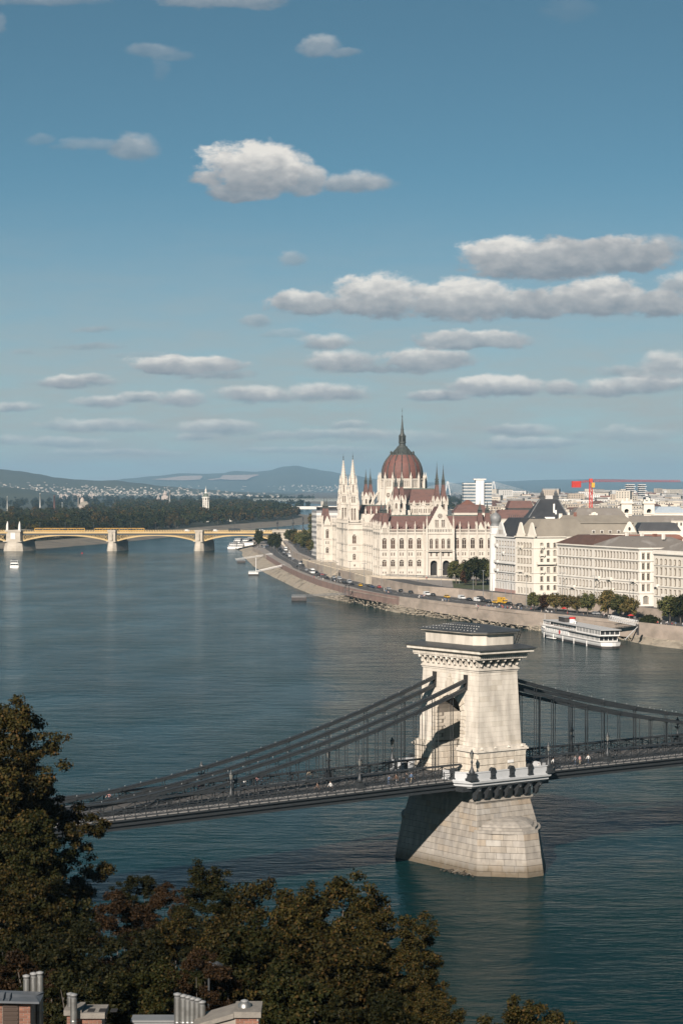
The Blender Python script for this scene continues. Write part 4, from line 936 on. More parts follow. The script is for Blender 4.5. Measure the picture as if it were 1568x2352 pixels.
# ---- south front
mb = MB()
ops = []
for s in (2.15, 7.0, 12.0, 17.0, 21.9): ops += bay_ops(s)
facade(mb, PA, (0, 0), (25.6, 0), -2.0, 24.0, ops, .45, glass=M_GLASSB, frame=M_PSTONE)
bands(mb, (0, 0), (25.5, 0), PB); mb.build('south_wall', M_PSTONE, PA); mb = MB()
ops = []
for s in (2.6, 6.7, 11.7, 16.6, 21.6): ops += bay_ops(s)
facade(mb, PA, (41.0, 0), (66, 0), -2.0, 24.0, ops, .45, glass=M_GLASSB, frame=M_PSTONE)
bands(mb, (41.1, 0), (66, 0), PB)
mb.build('south_wall', M_PSTONE, PA)
arcade((4.6, 0), (25.4, 0)); arcade((42.4, 0), (64, 0))
for x in (4.6, 9.5, 14.5, 19.5, 24.4, 45.2, 50.2, 55.1, 60.1, 64.6): buttress(x, 0, 25.6)
# ---- portal with the great gable
GX0, GX1, GY = 25.4, 41.2, -3.0
mb = MB(); ops = []
for s in (2.9, 6.1, 9.7, 12.9):
    ops += [(s, 15.0, 1.9, 5.6, 'arch', 'trace'), (s, 10.6, 1.1, 2.0, 'rect', 'plain')]
ops += [(4.4, -.7, 4.0, 9.0, 'arch', 'void'), (11.4, -.7, 4.0, 9.0, 'arch', 'void')]
facade(mb, PA, (GX0, GY), (GX1, GY), -2.0, 24.0, ops, .45, glass=M_GLASSB, frame=M_PSTONE)
facade(mb, PA, (GX1, GY), (GX1, 0), -2.0, 26.0, [], .4); facade(mb, PA, (GX0, 0), (GX0, GY), -2.0, 26.0, [], .4)
bands(mb, (GX0, GY), (GX1, GY), [(23.2, .4, .5), (13.2, .5, 1.2), (9.6, .3, .3), (14.0, .3, .3), (-.4, .3, .3)])
gm = (GX0 + GX1) / 2
facade(mb, PA, (GX0 + .2, GY), (GX1 - .2, GY), 24.0, 26.4, [(1.2 + k * .92, 24.3, .5, 1.5, 'rect', 'plain') for k in range(15)], .4, frame=M_PSTONE)
# stepped gable wall: thick triangle with window pairs and a rose
N_ = 9
prof = [(GX0 + .8, 26.4)]
for k in range(N_):
    t0, t1 = k / N_, (k + 1) / N_; prof += [(lerp(GX0 + .8, gm - .5, t0), lerp(26.4, 38.6, t0) + .5), (lerp(GX0 + .8, gm - .5, t0) + .25, lerp(26.4, 38.6, t1))]
prof += [(gm - .5, 39.2), (gm, 40.6), (gm + .5, 39.2)] + [(2 * gm - a, b) for a, b in reversed(prof)]
mb.ext(prof, GY + .05, GY + .8)
mb.build('portal', M_PSTONE, PA)
for s in (-1.85, 1.75):
    for q in (-.55, .55): place('window', win_mesh(.8, 4.0, 'point', 'hood', M_GLASSB, M_PSTONE, .05), PA, (gm + s + q, GY + .03, 27.2))
mb = MB(); mb.lathe([(1.5, 0), (1.5, .1)], 16)
rot = Matrix.Translation((gm, GY + .05, 33.4)) @ Matrix.Rotation(R(90), 4, 'X')
mb2 = MB(rot); mb2.lathe([(1.3, -.02), (1.3, .06)], 16, 0)
for k in range(16):
    a, b = 2 * math.pi * k / 16, 2 * math.pi * (k + 1) / 16; mb2.bar((1.45 * math.cos(a), 1.45 * math.sin(a), .1), (1.45 * math.cos(b), 1.45 * math.sin(b), .1), .3, .25, 1)
for k in range(8): a = 2 * math.pi * k / 8; mb2.bar((.3 * math.cos(a), .3 * math.sin(a), .12), (1.35 * math.cos(a), 1.35 * math.sin(a), .12), .2, .15, 1)
mb2.build('rose_window', [M_GLASSB, M_PSTONE], PA)
mb = MB(); mb.ext([(GX0 + .6, 26.0), (GX1 - .6, 26.0), (gm, 38.6)], GY + .8, 14.0); mb.build('gable_roof', M_RED, PA)
for x in (GX0 + .3, GX1 - .3): buttress(x, GY, 26.6, 1.3, .9, ph=8.0)
for x in (gm,): buttress(x, GY, 8.0, 1.0, .9, ph=3.2)
mb = MB(); mb.box(GX0 + 1.2, GX1 - 1.2, GY - 1.5, GY, 13.3, 13.7)
for k in range(24): x = lerp(GX0 + 1.3, GX1 - 1.3, k / 23); mb.box(x - .1, x + .1, GY - 1.5, GY - 1.3, 13.7, 14.6)
mb.box(GX0 + 1.2, GX1 - 1.2, GY - 1.55, GY - 1.25, 14.6, 14.8); mb.build('balcony', M_PSTONE, PA)
# ---- roofs of the south wing
def hip(x0, x1, y0, y1, z0, z1, ix, iy, name='roof', m=None, ridge=True):
    mb = MB(); a = [(x0, y0), (x1, y0), (x1, y1), (x0, y1)]; b = [(x0 + ix, y0 + iy), (x1 - ix, y0 + iy), (x1 - ix, y1 - iy), (x0 + ix, y1 - iy)]
    mb.prism(a, z0, z1, 0, b); r_ = mb.build(name, m or M_RED, PA)
    if ridge:
        mb = MB(); c = [(p + (-.15 if i in (0, 3) else .15), q + (-.15 if i < 2 else .15)) for i, (p, q) in enumerate(b)]
        mb.prism(c, z1 - .25, z1 + .35); mb.build('ridge', M_GREEN, PA)
    return r_
hip(4.5, 64, 1.2, 22.5, 24.2, 33.4, 3.5, 6.5)
for x in (7, 12, 17, 22, 45, 50, 55, 60):
    mb = MB(); mb.ext([(x - .45, 26.9), (x + .45, 26.9), (x + .45, 27.7), (x, 28.3), (x - .45, 27.7)], 2.2, 4.6); mb.build('roof_dormer', M_RED, PA)
for x in (8.5, 11, 13.5, 18, 24):
    mb = MB(); mb.box(x - .7, x + .7, 9.5, 10.6, 33, 35.0); mb.box(x - .8, x + .8, 9.4, 10.7, 35.0, 35.3); mb.build('chimney', M_PSTONE, PA)
# ---- turret: white base, pinnacled crown, steep red roof, dark spire
def turret(x, y, z0, zr0, zr1, zt, w, windows=True, m=None):
    mb = MB(); h = w / 2
    if windows:
        o = [(h, zr0 - 4.6, w * .3, 3.2, 'point', 'hood')]
        for p, q in (((x - h, y - h), (x + h, y - h)), ((x - h, y + h), (x - h, y - h)), ((x + h, y - h), (x + h, y + h))): facade(mb, PA, p, q, z0, zr0, o, .4, glass=M_GLASSB, frame=M_PSTONE)
        mb.rect(h + .25, h + .25, zr0 - 5.4, zr0 - 5.1, c=(x, y)); mb.rect(h + .3, h + .3, zr0 - .1, zr0 + .25, c=(x, y))
    else: mb.rect(h, h, z0, zr0, c=(x, y)); mb.rect(h + .25, h + .25, zr0 - .3, zr0 + .1, c=(x, y))
    for s in range(4):
        pr = [(-h * .7, zr0), (h * .7, zr0), (0, zr0 + w * .75)]
        if s < 2: mb.ext([(x + a, b) for a, b in pr], y - h - .05 if s == 0 else y + h - .3, y - h + .3 if s == 0 else y + h + .05, 0, 'y')
        else: mb.ext([(y + a, b) for a, b in pr], x - h - .05 if s == 2 else x + h - .3, x - h + .3 if s == 2 else x + h + .05, 0, 'x')
    mb.build('turret', M_PSTONE, PA)
    for sx in (-1, 1):
        for sy in (-1, 1): pinnacle(x + sx * h, y + sy * h, zr0 - 2.0, min(6.5, w * 1.35), w * .17)
    mb = MB(); mb.rect(h * .86, h * .86, zr0, zr1, h * .40, h * .40, c=(x, y)); mb.build('turret_roof', m or M_RED, PA)
    mb = MB(); hl = (zt - zr1); r = h * .42
    mb.rect(r * 1.15, r * 1.15, zr1, zr1 + .3, c=(x, y))
    for sx in (-1, 1):
        for sy in (-1, 1): mb.cbox((x + sx * r * .85, y + sy * r * .85, zr1 + .3), r * .35, r * .35, hl * .16)
    mb.rect(r * .6, r * .6, zr1 + .3, zr1 + hl * .2, c=(x, y)); mb.rect(r * 1.1, r * 1.1, zr1 + hl * .2, zr1 + hl * .24, c=(x, y))
    mb.rect(r * .8, r * .8, zr1 + hl * .24, zr1 + hl * .55, r * .33, r * .33, c=(x, y)); mb.rect(r * .33, r * .33, zr1 + hl * .55, zr1 + hl * .9, .05, .05, c=(x, y)); mb.rect(.05, .05, zr1 + hl * .9, zt, c=(x, y)); mb.ball((x, y, zr1 + hl * .9), .2, 0, 6, 4)
    mb.build('turret_spire', M_COPPER, PA)
for (x, y) in ((3, 4), (3, 16), (57.6, 4), (62.3, 6)): turret(x, y, 20, 26.0, 35.0, 42.2, 5.2, False)
# gables of the corner pavilion
for (ax, c) in (('s', 2.2),):
    mb = MB(); mb.ext([(c - 2.2, 24), (c + 2.2, 24), (c + 2.2, 25), (c, 30.0), (c - 2.2, 25)], -.15, .35); mb.build('pavilion_gable', M_PSTONE, PA)
    place('window', win_mesh(.55, 2.0, 'point', 'hood', M_GLASSB, M_PSTONE, .05), PA, (c - .6, -.18, 24.6)); place('window', win_mesh(.55, 2.0, 'point', 'hood', M_GLASSB, M_PSTONE, .05), PA, (c + .6, -.18, 24.6))
# ---- river front: pavilions, wings and the middle block, mirrored about y = 134
def west(x, ya, yb, ops, zt=24.0): facade(mbw, PA, (x, yb), (x, ya), -4.0, zt, ops, .45, glass=M_GLASSB, frame=M_PSTONE); bands(mbw, (x, yb), (x, ya), PB)
mbw = MB()
for (ya, yb) in ((0, 25), (243, 268)):
    o = []
    for s in (4, 9, 14, 19, 23): o += bay_ops(s, 2.3)[:4]
    west(0, ya, yb, o)
    for y in (ya + .4, ya + 6, ya + 12, ya + 18, yb - .4): buttress(0, y, 25.6, ax='w')
    arcade((0, yb), (0, ya))
    o = []
    for s in (3.6,): o += bay_ops(s, 2.0)[:4]
    facade(mbw, PA, (0, ya if ya > 100 else -50), (7.2, ya if ya > 100 else -50), -4, 24, o if ya > 100 else [], .45, glass=M_GLASSB, frame=M_PSTONE) if ya > 100 else None
    if ya > 100:
        bands(mbw, (0, ya), (7.2, ya), PB); mb = MB(); mb.ext([(1.4, 24), (5.8, 24), (5.8, 25), (3.6, 30), (1.4, 25)], ya - .15, ya + .35); mb.build('pavilion_gable', M_PSTONE, PA); buttress(.4, ya, 25.6); buttress(6.8, ya, 25.6)
    facade(mbw, PA, (7.2, yb), (0, yb), -4, 24, [], .4)
for (ya, yb) in ((25, 110), (158, 243)):
    o = []
    n = 13
    for k in range(n): o += bay_ops((k + .5) * (yb - ya) / n, 2.3)[:4]
    west(7.2, ya, yb, o); arcade((7.2, yb), (7.2, ya))
    for k in range(n + 1): buttress(7.2, lerp(ya, yb, k / n), 25.6, ax='w')
    mb = MB(); mb.prism([(8.2, ya), (29, ya), (29, yb), (8.2, yb)], 24.2, 33.4, 0, [(14.7, ya), (22.5, ya), (22.5, yb), (14.7, yb)]); mb.build('roof', M_RED, PA)
# middle block
o = []
for s in (6, 11.5, 17, 24, 31, 36.5, 42): o += bay_ops(s, 2.4)[:4]
west(-2, 110, 158, o, 27.0)
for y in (110.4, 115, 120.5, 127.5, 141, 147.5, 153, 157.6): buttress(-2, y, 27.6, ax='w')
o = [(3.8, 15.0, 2.4, 5.6, 'point', 'trace'), (3.3, 10.9, .7, 1.8, 'rect', 'plain'), (4.4, 10.9, .7, 1.8, 'rect', 'plain'), (3.8, 5, 1.9, 3.6, 'arch', 'trace'), (4.0, .8, 1.0, 1.2, 'rect', 'plain')]
facade(mbw, PA, (-2, 110), (7.2, 110), -4, 27, o, .5, glass=M_GLASSB, frame=M_PSTONE); bands(mbw, (-2, 110), (7.2, 110), PB + [(26.6, .4, .5)])
facade(mbw, PA, (7.2, 158), (-2, 158), -4, 27, [], .5)
mbw.build('river_wall', M_PSTONE, PA)
mb = MB(); mb.box(8, 62, 22, 246, -1, 21); mb.box(-1.5, 24, 110.6, 157.4, 21, 26.8); mb.box(7.0, 27, 112, 156, 26, 33); mb.build('inner_block', M_PSTONE, PA)
arcade((-2, 110), (7.2, 110), 27, 2.2); arcade((-2, 158), (-2, 110), 27, 2.2)
for y in (110.3, 113, 116, 119): pinnacle(7.0, y, 26, 6.0, .9)
for i in range(6):
    for j in range(2): pinnacle(9 + i * 3.4, 112 + j * 44, 32.8, 5.0, .8)
hip(8.5, 27, 113, 155, 33, 38, 3, 6)
# slender twin towers on the river front
def slim_tower(x, y):
    mb = MB()
    def st(w, z0, z1, ow, oh, n=1):
        h = w / 2; oo = [(h + (k - (n - 1) / 2) * ow * 1.7, z0 + (z1 - z0) * .2, ow, oh, 'point', 'hood') for k in range(n)]
        for p, q in (((x - h, y - h), (x + h, y - h)), ((x - h, y + h), (x - h, y - h)), ((x + h, y - h), (x + h, y + h))): facade(mb, PA, p, q, z0, z1, oo, .45, glass=M_GLASSB, frame=M_PSTONE)
        mb.rect(h + .3, h + .3, z1 - .4, z1 + .1, c=(x, y)); mb.rect(h, h, z1 - .3, z1, c=(x, y))
    st(6.4, 26.6, 38.8, 1.0, 7.5, 2); st(5.2, 38.8, 45.0, .8, 3.8, 2); st(4.0, 45.0, 51.5, .8, 4.4, 1)
    mb.lathe([(2.0, 51.5), (1.85, 55)], 8, 0, (x, y, 0), False, R(22.5))
    mb.build('bell_tower', M_PSTONE, PA)
    for sx in (-1, 1):
        for sy in (-1, 1): pinnacle(x + sx * 3.0, y + sy * 3.0, 35.5, 8.5, 1.15); pinnacle(x + sx * 2.5, y + sy * 2.5, 42.5, 8.5, 1.0); pinnacle(x + sx * 1.9, y + sy * 1.9, 49.5, 8.0, .8)
    mb = MB(); mb.lathe([(1.85, 54.6), (2.05, 54.8), (1.65, 55.2), (.22, 66.6)], 8, 0, (x, y, 0), False, R(22.5))
    for k in range(8):
        a = R(22.5 + 45 * k)
        for j in range(7):
            t = (j + .5) / 7; r = lerp(1.65, .3, t) + .12; mb.cbox((x + r * math.cos(a), y + r * math.sin(a), lerp(55.2, 66, t)), .3, .3, .4, 0, a)
    mb.build('bell_spire', M_PSTONE, PA)
    mb = MB(); mb.lathe([(.3, 66.5), (.34, 66.9), (.15, 67.3), (.28, 68.2), (.16, 69), (.05, 69.5), (.04, 71)], 6, 0, (x, y, 0)); mb.build('spire_statue', M_COPPER, PA)
slim_tower(1.6, 115.5); slim_tower(1.6, 155.0)
turret(3.6, 247, 20, 26, 35, 42.2, 5.2, False); turret(3.6, 259, 20, 26, 35, 42.2, 5.2, False)
# ---- assembly hall south of the dome, with turret pairs at its corners
mb = MB(); oo = []
for k in range(7): oo += [(1.6 + k * 2.8 + q, 34.2, .7, 2.6, 'point', 'plain') for q in (-.6, .6)]
facade(mb, PA, (25.6, 55), (46.0, 55), 20, 38.6, oo, .5, glass=M_GLASSB, frame=M_PSTONE); facade(mb, PA, (25.6, 122), (25.6, 55), 20, 38.6, [(4 + k * 5, 33.5, 2.2, 3.6, 'point', 'trace') for k in range(12)], .5, glass=M_GLASSB, frame=M_PSTONE)
mb.box(25.8, 45.8, 55.2, 122, 38.2, 38.6); mb.box(45.5, 45.9, 55.2, 122, 20, 38.5)
for k in range(3):
    c = 28.8 + k * 5.6; mb.ext([(c - 1.3, 38.6), (c + 1.3, 38.6), (c, 41.6)], 54.8, 55.4)
mb.build('assembly_hall', M_PSTONE, PA)
arcade((25.6, 55), (46, 55), 38.6, 1.6, .9)
for k in range(7): pinnacle(26 + k * 3.2, 55, 38.0, 4.0, .7)
for k in range(9): pinnacle(25.6, 60 + k * 7, 37.5, 6.0, .9)
hip(26.2, 45.4, 56, 124, 39.2, 48.4, 2.6, 6.0, 'hall_roof')
for (x, y, a, b, c) in ((16.8, 48, 41.6, 49.8, 59.6), (20.5, 50, 41.6, 49.8, 58.6), (42.0, 52, 41, 51, 64.5), (46.2, 54, 41, 51.0, 63), (25.4, 215, 43, 51.4, 61.5), (28.8, 217, 43, 51.4, 62)):
    turret(x, y, 24, a, b, c, 4.3)
mb = MB(); mb.box(18.5, 26, 52, 60, 22, 36); mb.build('stair_block', M_PSTONE, PA)
# ---- dome
DX, DY = 35.7, 134.0
mb = MB()
def polyg(r, z, n=16): return [(DX + r * math.cos(2 * math.pi * (k + .5) / n), DY + r * math.sin(2 * math.pi * (k + .5) / n), z) for k in range(n)]
mb.loft([polyg(18, 20), polyg(18, 38), polyg(15.4, 40), polyg(14.6, 48.8)]); mb.loft([polyg(14.9, 48.6), polyg(14.9, 49.2)]); mb.loft([polyg(14.2, 49.2), polyg(14.2, 54.2)]); mb.loft([polyg(14.8, 54.0), polyg(14.8, 54.7), polyg(13.2, 54.8)])
mb.build('drum', M_PSTONE, PA)
for k in range(16):
    a = 2 * math.pi * k / 16; ax = a - math.pi / 2
    ca, sa = math.cos(a), math.sin(a); rr = 14.2 * math.cos(math.pi / 16)
    for q in (-1.6, -.55, .55, 1.6):
        place('window', win_mesh(.62, 3.2, 'point', 'hood', M_GLASSB, M_PSTONE, .02), PA, (DX + (rr + .03) * ca - q * sa, DY + (rr + .03) * sa + q * ca, 50.0), (0, 0, a + math.pi / 2))
    rr = 14.9; b = 2 * math.pi * (k + .5) / 16
    mb = MB(); mb.cbox((0, 0, 38), 1.3, 1.0, 16.2); mb.build('drum_buttress', M_PSTONE, PA, (DX + 14.9 * math.cos(b), DY + 14.9 * math.sin(b), 0), b)
    pinnacle(DX + 14.7 * math.cos(b), DY + 14.7 * math.sin(b), 52.5, 6.6, 1.15)
    mb = MB(); mb.loft([[(x, -.35, z), (x, .35, z), (x, .35, z - 1.4), (x, -.35, z - 1.4)] for x, z in ((14.8, 49), (17, 46.2), (20, 41.5), (23, 35.5))]); mb.box(21.5, 24, -.7, .7, 20, 36.5)
    if k % 2 == 0: mb.build('flying_buttress', M_PSTONE, PA, (DX, DY, 0), b); pinnacle(DX + 22.7 * math.cos(b), DY + 22.7 * math.sin(b), 36, 6, 1.0)
for k in range(8):
    a = 2 * math.pi * k / 8; rr = 15.2 * math.cos(math.pi / 16)
    mb = MB(Matrix.Translation((DX + rr * math.cos(a), DY + rr * math.sin(a), 44.5)) @ Matrix.Rotation(a, 4, 'Z') @ Matrix.Rotation(R(90), 4, 'Y'))
    mb.lathe([(1.5, -.1), (1.5, .1)], 12)
    for q in range(12):
        u, v = 2 * math.pi * q / 12, 2 * math.pi * (q + 1) / 12; mb.bar((1.6 * math.cos(u), 1.6 * math.sin(u), .12), (1.6 * math.cos(v), 1.6 * math.sin(v), .12), .35, .3, 1)
    for q in range(6): u = 2 * math.pi * q / 6; mb.bar((0, 0, .14), (1.5 * math.cos(u), 1.5 * math.sin(u), .14), .22, .15, 1)
    mb.build('rose_window', [M_GLASSB, M_PSTONE], PA)
DPROF = [(12.4, 54.4), (12.7, 57.0), (12.6, 59.6), (12.1, 62.0), (11.3, 64.2), (10.2, 66.2), (8.9, 68.0), (7.3, 69.9)]
CPROF = [(7.35, 69.8), (6.3, 71.0), (4.9, 72.4), (3.6, 73.8), (3.1, 74.4)]
dome = MB(); dome.lathe(DPROF, 32, 0, (DX, DY, 0)); dome = dome.build('dome', M_DOME, PA)
for k in range(16):
    b = 2 * math.pi * (k + .5) / 16; mb = MB()
    mb.tube([(r * math.cos(b), r * math.sin(b), z) for r, z in [(r + .1, z) for r, z in DPROF]], .36, 5); mb.build('rib', M_COPPER, dome, (DX, DY, 0))
mb = MB(); mb.lathe(CPROF, 32, 0, (DX, DY, 0), False); mb.lathe([(7.6, 69.6), (7.7, 69.9), (7.3, 70.1)], 32, 0, (DX, DY, 0))
for k in range(16):
    b = 2 * math.pi * (k + .5) / 16; c = (DX + 7.2 * math.cos(b), DY + 7.2 * math.sin(b), 69.9); mb.cbox(c, .8, .9, 1.0, 0, b); mb.cone((c[0], c[1], 70.9), .55, 1.4, 4)
    b = 2 * math.pi * k / 16; mb.tube([(DX + (r + .05) * math.cos(b), DY + (r + .05) * math.sin(b), z) for r, z in CPROF], .14, 4)
mb.build('dome_cap', M_COPPER, PA)
mb = MB(); mb.lathe([(3.3, 74.3), (3.3, 74.8), (2.3, 75.3), (1.9, 76.6), (2.3, 77.0), (2.35, 77.8), (1.5, 78.0)], 16, 0, (DX, DY, 0))
for k in range(8): a = 2 * math.pi * k / 8; mb.cbox((DX + 2.0 * math.cos(a), DY + 2.0 * math.sin(a), 77.8), .35, .35, 3.2, 0, a); mb.cone((DX + 2.05 * math.cos(a), DY + 2.05 * math.sin(a), 81), .3, 1.6, 4)
mb.lathe([(1.3, 77.8), (1.25, 81.4)], 8, 0, (DX, DY, 0)); mb.lathe([(1.7, 81.2), (1.6, 81.9), (1.1, 83.6), (.85, 85.5)], 8, 0, (DX, DY, 0), False); mb.build('lantern', M_COPPER, PA)
mb = MB(); mb.lathe([(.9, 85.3), (1.05, 85.5), (.75, 86.2), (.16, 93.6)], 8, 0, (DX, DY, 0), False); mb.lathe([(.3, 93.3), (.4, 93.7), (.3, 94.1), (.08, 94.4), (.06, 97.2)], 6, 0, (DX, DY, 0)); mb.ball((DX, DY, 97.2), .3, 0, 6, 4); mb.bar((DX, DY, 97.2), (DX, DY, 99.0), .1); mb.bar((DX - .4, DY, 98.5), (DX + .4, DY, 98.5), .1); mb.build('spire', M_COPPER, PA)
# ---- terraces and ramps at the foot
M_TERR = mat('terrace_stone', (.50, .43, .335), (.40, .34, .26), .3, .9, bump=.4, bscale=1.2, stretch=(1, 1, 2))
TR = thing('terrace', 'pale stone river terrace with balustrade and stairs below the parliament', 'terrace', (PO.x, PO.y, 0), A8)
mb = MB(); mb.prism([(-12.4, 98), (-2.5, 98), (-2.5, 170), (-12.4, 170)], ZL - .5, ZP, 0); mb.prism([(-9, -4), (6.8, -4), (6.8, 97.9), (-9, 97.9)], ZL - .5, ZP - .8); mb.prism([(-9.5, 170.1), (6.5, 170.1), (6.5, 272), (-9.5, 272)], ZL - .5, ZP - .8); mb.build('terrace_body', M_TERR, TR)
mb = MB()
for (y0, y1, x, z) in ((98, 170, -12.2, ZP), (-4, 97.9, -8.8, ZP - .8), (170.1, 272, -9.3, ZP - .8)):
    mb.box(x - .15, x + .15, y0, y1, z + .9, z + 1.1); mb.box(x - .2, x + .2, y0, y1, z, z + .12); n = int((y1 - y0) / 1.2)
    for k in range(n): y = lerp(y0 + .2, y1 - .2, k / (n - 1)); mb.box(x - .12, x + .12, y - .2, y + .2, z, z + .95)
mb.build('balustrade', M_TERR, TR)
mb = MB()
for k in range(16): mb.box(-17.5 + k * .33, -12.4, 80 + .0, 97.8, ZL + k * .27 - .3, ZL + (k + 1) * .27)
mb.build('stairs', M_TERR, TR)
RP = thing('ramp_wall', 'curved pale stone ramp wall with dark railing before the south front', 'wall')
rp = [pl2(-9, -5), pl2(-6.5, -10), pl2(0, -17), pl2(9, -23), pl2(19, -30), pl2(30, -41), pl2(36, -50)]
mb = MB(); mb.loft([[(p.x, p.y, ZL - .5), (p.x, p.y, lerp(ZP + .6, ZU + .6, i / 6)), (p.x + .3, p.y + .5, lerp(ZP + .6, ZU + .6, i / 6)), (p.x + .3, p.y + .5, ZL - .5)] for i, p in enumerate(rp)]); mb.build('wall', M_TERR, RP)
mb = MB()
for i in range(len(rp) - 1):
    a, b = rp[i], rp[i + 1]; za, zb = lerp(ZP + .6, ZU + .6, i / 6), lerp(ZP + .6, ZU + .6, (i + 1) / 6)
    if i > 1: mb.bar((a.x + .15, a.y + .25, za + 1.2), (b.x + .15, b.y + .25, zb + 1.2), .12); n = 26
    for k in range(26 if i > 1 else 0): q = a.lerp(b, k / 26); z = lerp(za, zb, k / 26); mb.bar((q.x + .15, q.y + .25, z), (q.x + .15, q.y + .25, z + 1.3), .16)
mb.build('railing', M_IRON, RP)
mb = MB(); fp = [pl2(-9, 5)] + rp + [pl2(75, -46), pl2(75, 5)]
mb.poly([(p.x, p.y, ZP - 1.05) for p in fp[1:]] + [(pl2(-7, 5).x, pl2(-7, 5).y, ZP - 1.05)])
tag(mb.build('parliament_square', M_PAVE), kind='structure')

# ================================================================== RIVERSIDE HOUSES
def z2(cx, cy): return ((1900 + cx / 1.887) / 1.7417, (1850 + cy / 1.887) / 1.7417)
def z1(cx, cy): return ((1200 + cx / 1.96) / 1.7417, (1600 + cy / 1.96) / 1.7417)
M_STW = mat('white_stucco', (.74, .70, .625), (.66, .615, .535), .2, .88, bump=.15, bscale=2)
M_STC = mat('cream_stucco', (.70, .65, .56), (.63, .58, .49), .2, .88, bump=.15, bscale=2)
M_STG = mat('grey_white_stucco', (.68, .66, .615), (.60, .575, .53), .2, .88)
M_PINKB = mat('pink_granite', (.42, .27, .225), (.34, .22, .19), .5, .8)
M_RBR = mat('brown_tile_roof', (.115, .062, .045), (.085, .048, .036), .3, .85, bump=.3, bscale=3)
M_RGR = mat('grey_tile_roof', (.185, .165, .14), (.25, .23, .205), .12, .85, bump=.3, bscale=3, c3=(.17, .15, .13))
M_RTAN = mat('tan_slate_roof', (.255, .225, .18), (.20, .175, .14), .15, .85)
M_RDK = mat('dark_slate_roof', (.030, .031, .034), (.045, .046, .048), .3, .6)
M_RORG = mat('orange_tile_roof', (.205, .092, .064), (.16, .076, .055), .3, .85)
M_ZINC = mat('zinc_dome', (.16, .165, .165), (.22, .22, .215), .6, .5)
def g2(cx, cy): p = gz(*z2(cx, cy), ZU); return Vector((p.x, p.y))
def grid_ops(L_, n, rows, m0=1.2, m1=None, w=1.15, skip=()):
    m1 = m0 if m1 is None else m1; o = []
    for k in range(n):
        s = lerp(m0 + w / 2, L_ - m1 - w / 2, k / max(1, n - 1))
        for ri, (z, h, kind, style) in enumerate(rows):
            if (k, ri) in skip: continue
            o.append((s, z, w, h, kind, style))
    return o
class House:
    """a house on a corner list walked with the street on the right"""
    def __init__(s, name, label, pts, z, group=None, cat='building'):
        s.o = pts[0]; s.p = [p - s.o for p in pts]; s.T = thing(name, label, cat, (s.o.x, s.o.y, z), 0, group); s.wall = MB(); s.trim = MB()
    def face(s, a, b, zt, ops, glass=None, frame=None, dep=.28): facade(s.wall, s.T, a, b, 0, zt, ops, dep, glass=glass, frame=frame)
    def band(s, a, b, z, h, o, mb=None):
        a = Vector(a); b = Vector(b); d = (b - a).normalized(); n = Vector((d.y, -d.x)); q = n * (o / 2 - .03); a2 = a + q - d * o * .5; b2 = b + q + d * o * .5
        (mb or s.trim).bar((a2.x, a2.y, z + h / 2), (b2.x, b2.y, z + h / 2), o + .06, h)
    def finish(s, mw, mt): s.wall.build('wall', mw, s.T); s.trim.build('trim', mt, s.T)
    def part(s, mb, name, m): return mb.build(name, m, s.T)
def hiproof(pts, z0, z1, inset, over=.5):
    """roof over a polygon: eaves pushed out, top pulled in towards the centre line"""
    c = sum(pts, Vector((0, 0))) / len(pts); mb = MB()
    lo = [p + (p - c).normalized() * over for p in pts]; hi = [c + (p - c) * inset for p in pts]
    mb.loft([[(p.x, p.y, z0) for p in lo], [(p.x, p.y, z0 + .25) for p in lo], [(p.x, p.y, z1) for p in hi]]); return mb
def balcony(mb, a, b, s, z, w, dpt=1.0):
    a = Vector(a); b = Vector(b); d = (b - a).normalized(); n = Vector((d.y, -d.x)); rz = math.atan2(d.y, d.x); c = a + d * s + n * dpt / 2
    mb.cbox((c.x, c.y, z - .22), w, dpt, .22, 0, rz); e = a + d * s + n * (dpt - .06); mb.cbox((e.x, e.y, z), w, .1, .95, 0, rz)
    for q in (-1, 1): e = a + d * (s + q * (w / 2 - .05)) + n * dpt / 2; mb.cbox((e.x, e.y, z), .1, dpt, .95, 0, rz); e = a + d * (s + q * (w / 2 - .4)) + n * .4; mb.cbox((e.x, e.y, z - .8), .25, .7, .6, 0, rz)
RD = Vector((.36, -.933)); RN = Vector((-.933, -.36)); RB = -RN     # along the river row, towards the river, away from it
# ---- white art-nouveau house with the corner cupola
a, b = g2(130, 967), g2(302, 990); H1 = House('apartment_house', 'white riverside apartment house with a grey corner cupola beside the parliament', [a, b], ZU)
p0, p1 = H1.p; Ld = (p1 - p0).length; q0, q1 = p0 + RB * 24, p1 + RB * 24; E = 27.0
rows = [(1.6, 2.8, 'rect', 'plain'), (6.4, 2.2, 'rect', 'trim'), (10.6, 2.3, 'rect', 'trim'), (15.6, 2.2, 'rect', 'trim'), (19.2, 2.0, 'rect', 'trim'), (22.8, 1.9, 'rect', 'trim')]
H1.face(p0, p1, E, grid_ops(Ld, 8, rows, 2.2, 1.4, 1.2)); H1.face(q0, p0, E, grid_ops(24, 6, rows, 2, 2, 1.2)); H1.face(p1, q1, E, []); H1.face(q1, q0, E, [])
for z, h, o in ((9.6, .4, .5), (13.9, .5, .8), (E - .4, .45, .6), (5.4, .3, .3)): H1.band(p0, p1, z, h, o); H1.band(q0, p0, z, h, o)
for s, z, w in ((6, 22.4, 3.0), (6, 10.2, 4.5), (15, 18.9, 2.4), (6, 14.4, 4)): balcony(H1.trim, p0, p1, s, z, w)
mb = MB(); H1.band(p0, p1, 0, 1.5, .25, mb); H1.band(q0, p0, 0, 1.5, .25, mb); H1.part(mb, 'granite_base', M_PINKB)
d1 = (p1 - p0).normalized(); n1 = Vector((d1.y, -d1.x))
